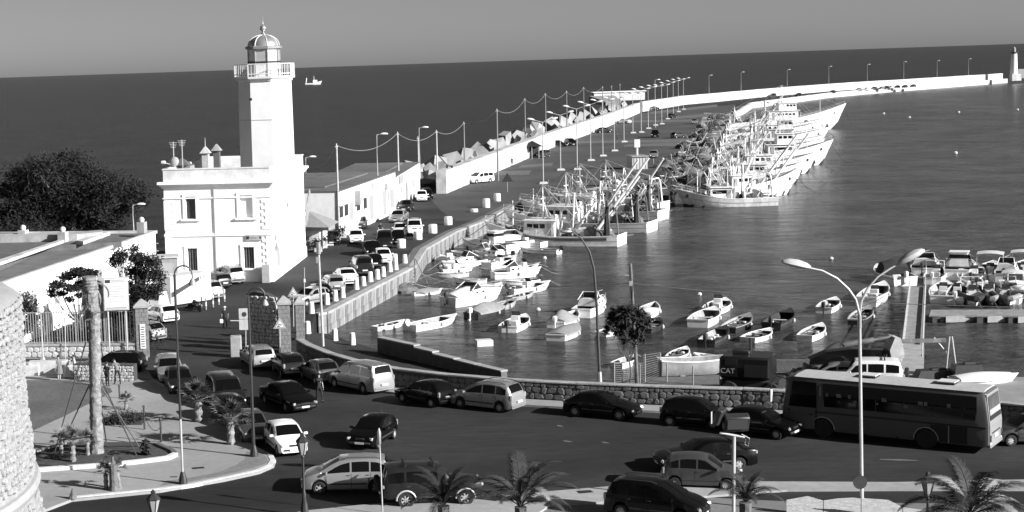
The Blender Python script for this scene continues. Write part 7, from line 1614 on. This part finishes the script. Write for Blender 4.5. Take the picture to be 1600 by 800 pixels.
for x, y, tp in ((1042, 597, 567), (1083, 601, 572), (1125, 603, 571), (1187, 598, 574)):
    p = G(x, y); solo('fence_post', MB().cyl((0, 0, 0), (0, 0, HZ(x, tp, p)), .045), 'metal', {1042: 'thin fence post left of the hauled boat', 1083: 'thin fence post before the middle of the hauled boat', 1125: 'thin fence post before the right half of the hauled boat', 1187: 'dark fence post right of the hauled boat near the excavator'}[x], 'post', p)
# ladder and mooring gear at the quay
b = G(643, 417); t = thing('quay_crane', 'rusty hooped ladder frame at the corner of the quay wall', 'ladder', b)
for x in (-.3, .3): part('side_rail', MB().tube([(x, -.2, -2.2), (x, -.2, .6), (x*.8, -.1, 1.1), (x*.6, .2, 1.2)], .05), 'rust', t)
for z in range(7): part('rung', MB().cyl((-.3, -.2, -2+.35*z), (.3, -.2, -2+.35*z), .03, n=5), 'rust', t)
part('strut', MB().cyl((.4, -.1, .8), (1.6, -1.4, -2.0), .05), 'rust', t)
p = G(640, 455, SEA); o = solo('scrap_heap', lump(0, 0, 0, 1.0, .9, random.Random(4)), 'net_mid', 'heap of netting and scrap at the foot of the quay wall', 'scrap', (p.x-.3, p.y-1, SEA))
for i, (a, b) in enumerate((((655, 425), (708, 443)), ((655, 425), (702, 447)), ((700, 405), (690, 418)), ((640, 440), (700, 452)))):
    A, B_2 = G(*a, -.3), G(*b, SEA+.6); solo('mooring_rope', MB().tube(wire(A, B_2, .2), .03, 4), 'rope', ('upper pale rope from the quay corner to the double-ended boat', 'lower pale rope from the quay corner to the double-ended boat', 'short rope at the quay ladder boats', 'long slack rope low over the water near the quay')[i], 'rope')
# pale terrace block at the bottom right
tb_ = [G(1232, 783, .9), G(1262, 776, .9), G(1310, 779, .9), G(1330, 778, .9), G(1385, 781, .9), G(1460, 800, .9), G(1460, 840, .9), G(1232, 820, .9)]
t = thing('terrace_wall', 'pale flat-topped stone terrace block at the bottom right edge', 'terrace', (0, 0, 0))
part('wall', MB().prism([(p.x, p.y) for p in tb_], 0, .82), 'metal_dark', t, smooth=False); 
for i, q in enumerate(([(1229, 781), (1262, 775), (1286, 782), (1286, 800), (1229, 800)], [(1287, 782), (1310, 778.5), (1345, 777), (1345, 800), (1287, 800)], [(1346, 778), (1388, 781), (1410, 792), (1410, 800), (1346, 800)], [(1411, 792), (1462, 800), (1500, 815), (1411, 812)])): part('cap_slab', MB().prism([(p.x, p.y) for p in [G(x, y, .95) for x, y in q]], .83, .95), 'stone_light', t, smooth=False)
# ================================================================ plants
def fan_leaf(name, m, n=13, L=.55, seed=1):
    r = random.Random(seed); mb = MB(); mb.tube([(0, 0, 0), (.3, 0, .05), (.55, 0, .03)], .012, 3)
    for i in range(n):
        a = R(-78)+R(156)*i/(n-1); c, s = math.cos(a), math.sin(a); l = L*(.85+.2*r.random()); w = .028; dz = -.12*r.random()
        mb.add([(.5, 0, .03), (.5+c*l*.5-s*w, s*l*.5+c*w, .06), (.5+c*l, s*l, .0+dz), (.5+c*l*.5+s*w, s*l*.5-c*w, .06)], [(0, 3, 2, 1), (0, 1, 2, 3)])
    return mb.mesh(name, m)
FL = [fan_leaf('frond', 'leaf_light', 13, .55, 3), fan_leaf('frond', 'leaf', 12, .5, 4)]
def fan_palm(bs, s, th, lab, nl=22, z=None, lean=0):
    z = PZ if z is None else z; b = G(*bs, z); r = random.Random(int(bs[0])); t = thing('fan_palm', lab, 'palm', (b.x, b.y, z), r.random()*6, None)
    tr = MB(); rr = []
    for i in range(9):
        zz = th*i/8; k = .17+.05*math.sin(i*2.1)+.04*(i in (2, 5)); rr.append([(k*s*math.cos(a)*(1+.15*r.uniform(-1, 1))+lean*zz, k*s*math.sin(a), zz) for a in [j*math.pi/5 for j in range(10)]])
    part('trunk', tr.loft(rr), 'bark_pale', t)
    for k in range(nl):
        az = k*2.4; el = R(88)-R(95)*(k/nl); o = link('frond', FL[k % 3 == 2], t); o.location = (lean*th, 0, th); o.scale = (s, s, s)*1 if False else (s*1.25*r.uniform(.85, 1.1),)*3; o.rotation_euler = (0, -el, az)
    return t
fan_palm((311, 659), 1.15, 1.15, 'fan palm on the pavement left of the dark people carrier, second from the corner', 26)
fan_palm((361, 694), 1.15, 1.2, 'fan palm on the pavement nearest the rounded plaza corner', 26)
fan_palm((114, 721), .85, .9, 'fan palm in the bed left of the big trunk', 20, PZ+.05); fan_palm((96, 712), .6, .8, 'small fan palm at the left end of the bed', 12, PZ+.05)
fan_palm((137, 711), .6, .7, 'small fan palm hidden behind the big trunk in the bed', 14, PZ+.05)
fan_palm((197, 640), .55, .45, 'low fan palm on top of the round shrub', 14); 
fan_palm((166, 764), .6, .75, 'left of the three stubby palms beside the cut stump', 12); fan_palm((187, 764), .6, .8, 'right of the stubby palms leaning by the cut stump', 12, lean=.35)
b = G(178, 766, PZ); t = thing('palm_stump', 'thick cut palm stump with a tuft of leaves near the front kerb', 'palm', (b.x, b.y, PZ)); part('trunk', MB().lathe([(.26, 0), (.2, .3), (.19, 1.0), (.22, 1.25), (.02, 1.3)], 10), 'bark', t)
for k in range(9): o = link('frond', FL[1], t); o.location = (0, 0, 1.6); o.scale = (.5,)*3; o.rotation_euler = (0, R(-70+15*(k % 5)), k*2.4)
part('stem', MB().cyl((0, 0, 1.2), (0, 0, 1.65), .06), 'bark', t)
solo('sand_cone', MB().cyl((0, 0, 0), (0, 0, .5), .22, .02, 8), 'bark', 'small dark pointed stub at the left end of the front kerb', 'post', G(114, 779, PZ))
def shrub(pos, rx, ry, rz_, n, sz, lab, m='leaf', name='shrub', seed=1, cat='shrub', grp=None, clumps=None):
    r = random.Random(seed); t = thing(name, lab, cat, pos, 0, grp); mb = MB()
    cl = clumps or [(0, 0, rz_*.5, 1.0)]
    leaves(mb, [(x, y, z, rx*k, ry*k, rz_*.55*k) for x, y, z, k in cl], n, sz, r); part('foliage', mb, m, t, smooth=False); return t
def leaves(mb, clumps, n, sz, r, asp=.45):
    vol = [c[3]*c[4]*c[5] for c in clumps]; tot = sum(vol); V = []; F = []
    for c, v_ in zip(clumps, vol):
        for _ in range(int(n*v_/tot)):
            u = Vector((r.gauss(0, .5), r.gauss(0, .5), r.gauss(0, .5)))
            if u.length > 1.5: u *= .6
            p = Vector((c[0]+u.x*c[3], c[1]+u.y*c[4], c[2]+u.z*c[5])); s_ = sz*r.uniform(.5, 1.4)
            d = Vector((r.uniform(-1, 1), r.uniform(-1, 1), r.uniform(-.6, 1))).normalized(); e = d.cross(Vector((r.uniform(-1, 1), r.uniform(-1, 1), r.uniform(-1, 1)))).normalized()
            o = len(V); V += [p-d*s_, p+e*s_*asp, p+d*s_, p-e*s_*asp]; F.append((o, o+1, o+2, o+3))
    mb.add(V, F)
shrub(G(192, 662, PZ), .95, .7, .75, 2600, .06, 'round dark shrub with pale twigs in the middle of the plaza', 'leaf', seed=5, clumps=[(0, 0, .35, 1), (-.9, .1, .22, .6), (.7, .1, .35, .6)])
shrub(G(103, 716, PZ), .7, .4, .3, 700, .05, 'low weeds in the bed under the left palms', 'leaf_dark', seed=6)
shrub(G(228, 712, PZ), .15, .15, .8, 60, .25, 'single upright dry weed at the right of the bed', 'leaf', seed=7)
# the big bare palm with stakes
b = G(152, 709, PZ); t = thing('tall_palm', 'tall bare palm trunk with a few withered hanging fronds propped by poles', 'palm', (b.x, b.y, PZ))
pts = [(0, 0, 0)] + [tuple(at_top(x, y, b)-b) for x, y in ((150, 660), (149, 600), (148, 540), (147, 490), (143, 455), (139, 432))]
r = random.Random(9); tr = MB(); rings = []
V_ = [Vector(p) for p in pts]
for i in range(60):
    u = i/59*(len(V_)-1); k = min(int(u), len(V_)-2); p = V_[k].lerp(V_[k+1], u-k); rad = .30+.06*math.exp(-i/4)+.035*(i % 2)+.10*max(0, (i-42)/17)*(1 if i < 55 else .6)
    rings.append([(p.x+rad*math.cos(a)*(1+.09*r.uniform(-1, 1)), p.y+rad*math.sin(a)*(1+.09*r.uniform(-1, 1)), p.z) for a in [j*math.pi/7 for j in range(14)]])
part('trunk', tr.loft(rings), 'bark_pale', t)
top = V_[-1]
def pinnate(name, m, L=2.2, n=26, droop=1.0, lw=.035, ll=.45, seed=2):
    r = random.Random(seed); mb = MB(); P_ = [Vector((0, 0, 0))]; K_ = 24
    for i in range(K_): a = -1.75*droop*(i/K_)**1.5; P_.append(P_[-1]+Vector((math.cos(a), 0, math.sin(a)))*L/K_)
    mb.tube(P_[::2], .022, 4, .006); n = int(n*2.2)
    for i in range(n):
        u = .12+.88*i/n; k = min(int(u*K_), K_-1); p = P_[k].lerp(P_[k+1], u*K_-k); tg = (P_[k+1]-P_[k]).normalized(); l = ll*math.sin(math.pi*(.15+.78*u))*r.uniform(.75, 1.2)
        for sg in (-1, 1):
            d1 = (tg*.6+Vector((0, sg*.75, 0))+Vector((0, 0, r.uniform(-.1, .15)))).normalized(); m_ = p+d1*l*.5; e = m_+(d1+Vector((0, 0, -1.1))).normalized()*l*.55; w_ = tg*.011
            mb.add([p-w_, p+w_, m_+w_, m_-w_, e], [(0, 1, 2, 3), (3, 2, 4)])
    return mb.mesh(name, m)
PF = [pinnate('frond', 'leaf', 2.2, 34, 1.0, .035, .5, 2), pinnate('frond', 'leaf_light', 2.0, 34, 1.3, .035, .45, 3), pinnate('frond', 'leaf_dark', 2.4, 36, .8, .04, .5, 4)]
for k, (az, el, s_) in enumerate(((0, -78, 1.2), (.3, -70, 1.0), (5.9, -82, .9), (3.0, -75, .4), (.1, -35, .9), (1.2, -60, 1.2), (2.2, -80, 1.1), (5.0, -65, 1.2), (4.2, -50, .9), (.5, 10, .8))):
    o = link('frond', PF[1], t); o.location = top-Vector((0, 0, .4)); o.rotation_euler = (0, R(-el), az); o.scale = (s_,)*3
for k, (x0, y0, x1, y1) in enumerate(((134, 500, 84, 711), (140, 565, 92, 706), (152, 560, 222, 705), (150, 540, 214, 713), (158, 600, 166, 690), (150, 570, 145, 700))):
    e = G(x1, y1, PZ); s_ = at_top(x0, y0+35, b); solo('prop_pole', MB().cyl(e, s_, .035, n=6), 'iron', ('outer left pole propping the big palm', 'inner left pole propping the big palm', 'outer right pole propping the big palm', 'inner right pole propping the big palm', 'short pole close at the right of the big palm', 'pole close behind the trunk of the big palm')[k], 'prop pole', group='poles propping the big palm')
a, c = G(98, 697, PZ+.35), G(215, 697, PZ+.35); solo('cross_rail', MB().cyl(a, c, .05), 'iron', 'dark horizontal rail tying the palm props together above the bed', 'rail')
# leafy trees
def tree(bs, z, h, crown, n, sz, lab, m='leaf', trunk=.15, name='tree', seed=1, limbs=6, asp=.45, grp=None):
    b = G(*bs, z) if not isinstance(bs, Vector) else bs; r = random.Random(seed); t = thing(name, lab, 'tree', b, 0, grp)
    cs_ = [(c[0], c[1], c[2]) for c in crown]; tp = Vector((0, 0, h*.45))
    part('trunk', MB().tube([(0, 0, -.3), (.03*h, 0, h*.2), (0, .02*h, h*.45)], trunk, 8, trunk*.7), 'bark', t)
    for c in cs_[:limbs+6]: part('limb', MB().tube([tp*.8, (tp+Vector(c))/2+Vector((0, 0, -.1*h)), Vector(c)], trunk*.5, 5, trunk*.12), 'bark', t)
    mb = MB(); leaves(mb, crown, n, sz, r, asp); part('crown', mb, m, t, smooth=False); return t
def crown_px(base, spots, dy=1.2, fl=.7):
    k = base.y/FPX; out = []; r = random.Random(len(spots))
    for x, y, s_ in spots:
        p = AY(x, y, base.y + r.uniform(-dy, dy)) - base; out.append((p.x, p.y, p.z, s_*k, s_*k, s_*k*fl))
    return out
b = G(120, 560) + Vector((0, 2, 0)); tree(b, 0, 6.2, crown_px(b, [(90, 445, 13), (105, 432, 13), (122, 425, 15), (140, 428, 14), (112, 450, 12), (130, 445, 14), (97, 458, 9), (108, 468, 9), (80, 455, 8), (82, 462, 7), (148, 445, 12), (125, 462, 8)], 1, .45), 5200, .13, 'small tree with feathery layered branches left of the billboard', 'leaf_dark', .13, seed=21, asp=.35)
b = G(205, 560) + Vector((0, 5, 0)); tree(b, 0, 8, crown_px(b, [(190, 400, 14), (210, 388, 10), (215, 405, 15), (235, 410, 16), (245, 430, 14), (228, 430, 16), (205, 425, 14), (180, 410, 10), (240, 455, 15), (222, 455, 16), (205, 450, 16), (212, 475, 18), (195, 480, 18), (180, 500, 22), (200, 510, 22), (215, 500, 14), (175, 405, 8), (250, 445, 8)], 1.6, .75), 13000, .13, 'dark leafy tree between the billboard and the white truck', 'leaf_dark', .2, seed=22, asp=.35)
b = G(150, 556) + Vector((0, 1.5, 0)); shrub(b, 3.0, .8, 2.0, 4200, .12, 'dark creeper thicket behind the railings under the trees', 'leaf_dark', seed=23, clumps=[(0, 0, .9, 1), (2.6, .2, 1.0, .7), (-.5, 0, 1.3, .7)])
b = G(150, 540) + Vector((0, 3, 0)); zt = HZ(150, 448, b); solo('dark_shed', MB().box(0, 0, zt/2, 4.4*.5, 1.5, zt), 'black', 'black upright shed panel behind the big palm trunk and the billboard', 'shed', (b.x-.2, b.y+1, 0), smooth=False)
b = G(50, 560) + Vector((0, 6, 0)); tree(b, 0, 4, crown_px(b, [(45, 480, 14), (40, 465, 12), (50, 495, 14), (42, 510, 14)], .5, .9), 1500, .12, 'small grey bush tree against the warehouse wall beside the bastion', 'leaf', .08, seed=24)
b = AY(112, 362, 205.0); b.z = 0
pine = [(30, 270, 24), (55, 262, 26), (85, 258, 28), (112, 250, 26), (105, 268, 34), (70, 285, 36), (30, 300, 30), (110, 300, 40), (145, 275, 26), (165, 290, 32), (190, 300, 28), (212, 295, 22), (225, 305, 16), (150, 320, 36), (190, 325, 26), (60, 330, 36), (20, 335, 30), (110, 345, 32), (5, 300, 18), (15, 355, 26), (45, 365, 30), (215, 318, 16), (95, 365, 30), (-15, 340, 26), (150, 355, 26), (185, 350, 18), (98, 243, 9), (200, 282, 9), (60, 252, 9), (35, 262, 8), (130, 250, 8), (178, 278, 9), (226, 298, 8), (8, 290, 10), (232, 318, 7), (84, 247, 8), (150, 268, 9)]
tree(b, 0, 8, crown_px(b, pine, 3.5, .62), 46000, .22, 'big dark spreading pine on the seaward side behind the warehouse', 'leaf_dark', .5, name='pine_tree', seed=30, limbs=12, asp=.28)
b = G(983, 606); tree(Vector((b.x, b.y, 0)), 0, 4.5, crown_px(b, [(962, 498, 11), (978, 486, 10), (996, 491, 10), (952, 511, 7), (973, 507, 10), (1004, 506, 9), (992, 522, 9), (966, 520, 7), (1014, 498, 5), (957, 487, 5), (976, 533, 6), (1003, 529, 6), (985, 479, 5), (948, 520, 4), (990, 538, 4)], .5, .8), 1500, .34, 'small dark drooping tree beside the grey utility pole', 'leaf_dark', .06, seed=31, asp=.13)
# kiosk plants
for i, (x, y) in enumerate(((505, 388), (515, 384), (526, 380), (535, 372), (497, 394))):
    p = G(x, y); q = thing('potted_plant', ('potted plant by the kiosk counter', 'second potted plant along the kiosk terrace', 'third potted plant along the kiosk terrace', 'potted plant at the far end of the kiosk terrace', 'potted plant nearest the lighthouse wall')[i], 'plant', p); part('pot', MB().box(0, 0, .3, .9, .5, .6, b=.05), 'stone_light', q); mb = MB(); leaves(mb, [(0, 0, 1.0, .6, .5, .55)], 260, .12, random.Random(i)); part('foliage', mb, 'leaf_dark', q, smooth=False)
# foreground palms rising from below the picture edge
def fg_palm(bs, z, spec, lab, s=1.0, top=None, trunk_m='bark'):
    b = G(*bs, 0); tz = HZ(bs[0] if not top else top[0], top[1], b) if top else z; t = thing('young_palm', lab, 'palm', (b.x, b.y, 0)); part('trunk', MB().lathe([(.25, 0), (.2, tz*.5), (.24, tz)], 10), trunk_m, t)
    for k, (az, el, sc, m) in enumerate(spec): o = link('frond', PF[m], t); o.location = (0, 0, tz); o.rotation_euler = (0, R(-el), R(az)); o.scale = (sc*s,)*3
r = random.Random(14)
fg_palm((815, 880), 0, [(10, 82, 1.15, 0), (60, 75, 1.1, 0), (170, 78, .9, 0), (350, 55, 1.15, 0), (150, 50, 1.1, 2), (200, 40, 1.1, 2), (330, 35, .9, 0), (90, 88, 1.2, 0), (240, 55, 1.0, 0), (300, 68, 1.1, 1), (180, 66, 1.0, 0), (20, 60, 1.2, 0), (270, 80, 1.0, 0), (5, 30, 1.0, 0)], 'young palm with drooping fronds at the bottom centre edge', 1.1, (812, 792))
fg_palm((695, 880), 0, [(az, el, .8, 2) for az, el in ((10, 60), (60, 60), (120, 60), (180, 60), (230, 50), (300, 60), (350, 45), (30, 80), (150, 82), (200, 78), (270, 70), (325, 75), (90, 70), (250, 30), (205, 35))], 'dark feathery palm in front of the off-roader', 1.1, (695, 790))
fg_palm((1165, 905), 0, [(az, el, .8, 0) for az, el in ((0, 50), (40, 65), (90, 70), (140, 60), (180, 50), (230, 60), (300, 65), (340, 40), (20, 85), (200, 85), (270, 50), (60, 45), (120, 80))], 'bushy palm at the foot of the floodlight pole', .95, (1163, 785))
fg_palm((1515, 890), 0, [(az, el, 1.15, m) for az, el, m in ((0, 25, 0), (15, 45, 1), (350, 60, 0), (60, 60, 1), (120, 55, 0), (150, 80, 1), (170, 40, 0), (200, 60, 2), (240, 55, 0), (300, 50, 1), (100, 85, 0), (35, 70, 1), (185, 25, 0), (270, 75, 2), (330, 30, 2), (215, 35, 2))], 'spreading palm at the bottom right corner', 1.2, (1515, 805))
grass = MB(); rg_ = random.Random(3)
for _ in range(650):
    x = rg_.uniform(845, 925); b = G(x, 870); b.x += rg_.uniform(-.3, .3); b.y += rg_.uniform(-.6, .6); h = rg_.uniform(1.0, 2.35)*(1-abs(x-878)/70); q = Vector((b.x+rg_.uniform(-.5, .5), b.y, max(h, .4))); grass.add([b, b+Vector((.03, 0, 0)), q], [(0, 1, 2)])
solo('reed_clump', grass, 'leaf', 'clump of spiky reeds at the bottom edge right of the young palm', 'plant', smooth=False)
# ================================================================ people
def person(pos, rz, h, lab, top='cloth_grey', legs='cloth_dark', pose='stand', bag=False, hat=False, skirt=False):
    t = thing('person', lab, 'person', pos, rz); k = h/1.75
    J = {'pelvis': (0, 0, .95), 'chest': (0, 0, 1.28), 'neck': (0, 0, 1.48), 'head': (.02, 0, 1.58), 'crown': (.03, 0, 1.70)}
    st = .0 if pose == 'stand' else .22
    for s, nm in ((1, 'L'), (-1, 'R')):
        J['hip'+nm] = (0, s*.09, .9); J['knee'+nm] = (st*s*.7+.02, s*.1, .5); J['ankle'+nm] = (st*s, s*.1, .08); J['toe'+nm] = (st*s+.16, s*.11, .03)
        J['sh'+nm] = (0, s*.19, 1.42); J['elb'+nm] = (-.03, s*.25, 1.14); J['wr'+nm] = (.06, s*.25, .90); J['hand'+nm] = (.09, s*.24, .80)
    if pose == 'bend': 
        for q in ('chest', 'neck', 'head', 'crown', 'shL', 'shR', 'elbL', 'elbR', 'wrL', 'wrR', 'handL', 'handR'): x, y, z = J[q]; a = R(35); dx, dz = x, z-.95; J[q] = (dx*math.cos(a)+dz*math.sin(a), y, .95-dx*math.sin(a)+dz*math.cos(a))
    if pose == 'reach': J['elbR'] = (.25, -.22, 1.3); J['wrR'] = (.45, -.2, 1.35); J['handR'] = (.53, -.2, 1.37)
    rad = dict(pelvis=.14, chest=.15, neck=.055, head=.085, crown=.08, hip=.095, knee=.06, ankle=.042, toe=.035, sh=.065, elb=.045, wr=.032, hand=.035)
    names = list(J); E_ = [('pelvis', 'chest'), ('chest', 'neck'), ('neck', 'head'), ('head', 'crown')]
    for nm in 'LR': E_ += [('pelvis', 'hip'+nm), ('hip'+nm, 'knee'+nm), ('knee'+nm, 'ankle'+nm), ('ankle'+nm, 'toe'+nm), ('chest', 'sh'+nm), ('sh'+nm, 'elb'+nm), ('elb'+nm, 'wr'+nm), ('wr'+nm, 'hand'+nm)]
    me = bpy.data.meshes.new('body'); me.from_pydata([tuple(c*k for c in J[n]) for n in names], [(names.index(a), names.index(b)) for a, b in E_], [])
    o = bpy.data.objects.new('tmp', me); COL.objects.link(o); md = o.modifiers.new('s', 'SKIN'); md.use_smooth_shade = True
    for i, n in enumerate(names):
        rr = rad[n.rstrip('LR')] if n.rstrip('LR') in rad else .05; sv = me.skin_vertices[0].data[i]; sv.radius = (rr*k*(1 if n not in ('chest', 'pelvis') else .8), rr*k); sv.use_root = (i == 0)
    o.modifiers.new('u', 'SUBSURF').levels = 1
    bm_ = bpy.data.meshes.new_from_object(o.evaluated_get(bpy.context.evaluated_depsgraph_get())); bpy.data.objects.remove(o); bm_.name = 'body'
    bm_.materials.clear()
    for m in ('skin', top, legs): bm_.materials.append(MATS[m])
    for p in bm_.polygons:
        c = p.center/k; hz = c.z if pose != 'bend' else c.z+abs(c.x)*.35
        p.material_index = 2 if (hz < .98 and abs(c.y) < .19 and (hz > (.5 if skirt else .12))) else (1 if hz < 1.47 and not (abs(c.y) > .2 and hz < 1.18) and hz > .9 else (2 if hz < .1 and not skirt else 0)); p.use_smooth = True
    link('body', bm_, t)
    hx, hy, hz = [c*k for c in J['crown']]; part('hair', MB().ball((hx-.015, 0, hz-.01), .105*k, 8, 1, .9, 1.0), 'hair' if not hat else 'sign_white', t)
    if hat: part('hat_brim', MB().cyl((hx, 0, hz+.0), (hx, 0, hz+.02), .16, n=12), 'sign_white', t)
    if skirt: part('dress', MB().lathe([(.26*k, .5*k), (.2*k, .95*k), (.17*k, 1.1*k)], 10), legs, t)
    if bag: x, y, z = [c*k for c in J['handL']]; part('bag', MB().box(x, y+.04, z-.22, .14, .3, .34, b=.04), 'sign_white', t)
    for s in (-1, 1):
        x, y, z = [c*k for c in J['hand'+('L' if s > 0 else 'R')]]
        for f_ in range(4): part('finger', MB().tube([(x+.02, y+(f_-1.5)*.016, z-.02), (x+.035, y+(f_-1.5)*.016, z-.09+.008*abs(f_-1.5))], .007, 4), 'skin', t)
    return t
def pp(px, py, z=0): return G(px, py, z)
person(pp(352, 513), R(100), 1.72, 'person in dark clothes and a white hat walking away with a white bag', 'cloth_dark', 'cloth_dark', 'walk', bag=True, hat=True)
person(pp(499, 628), R(-60), 1.75, 'person in dark clothes standing at the driver side of the black saloon', 'cloth_dark', 'cloth_dark', 'reach')
person(pp(93, 595, PZ), R(150), 1.7, 'woman in a grey dress standing among the stone benches', 'cloth_grey', 'cloth_grey', 'stand', skirt=True)
person(pp(105, 590, PZ), R(0), 1.5, 'dark-haired person in white sitting beside the grey-dressed woman', 'cloth_light', 'cloth_light', 'bend')
person(pp(117, 592, PZ), R(190), 1.6, 'person with long dark hair in a white top by the stone planter', 'cloth_light', 'cloth_dark', 'stand')
person(pp(184, 601, PZ), R(120), 1.75, 'person in a pale shirt and dark shorts leaning toward the planter wall', 'cloth_grey', 'cloth_dark', 'bend')
person(pp(168, 604, PZ), R(60), 1.6, 'person in mottled dark clothes left of the one in the pale shirt', 'cloth_dark', 'cloth_dark', 'stand')
person(pp(595, 370), R(-90), 1.7, 'person in dark clothes walking on the quay road between the vans', 'cloth_dark', 'cloth_dark', 'walk')
person(pp(800, 260), R(90), 1.7, 'person in dark clothes walking beside the harbour wall', 'cloth_dark', 'cloth_dark', 'walk')
person(pp(964, 219), R(0), 1.7, 'small dark figure crossing the middle of the pier', 'cloth_dark', 'cloth_dark', 'walk')
print('objects', len(bpy.data.objects), 'tris', sum(len(m.loop_triangles) for m in []))
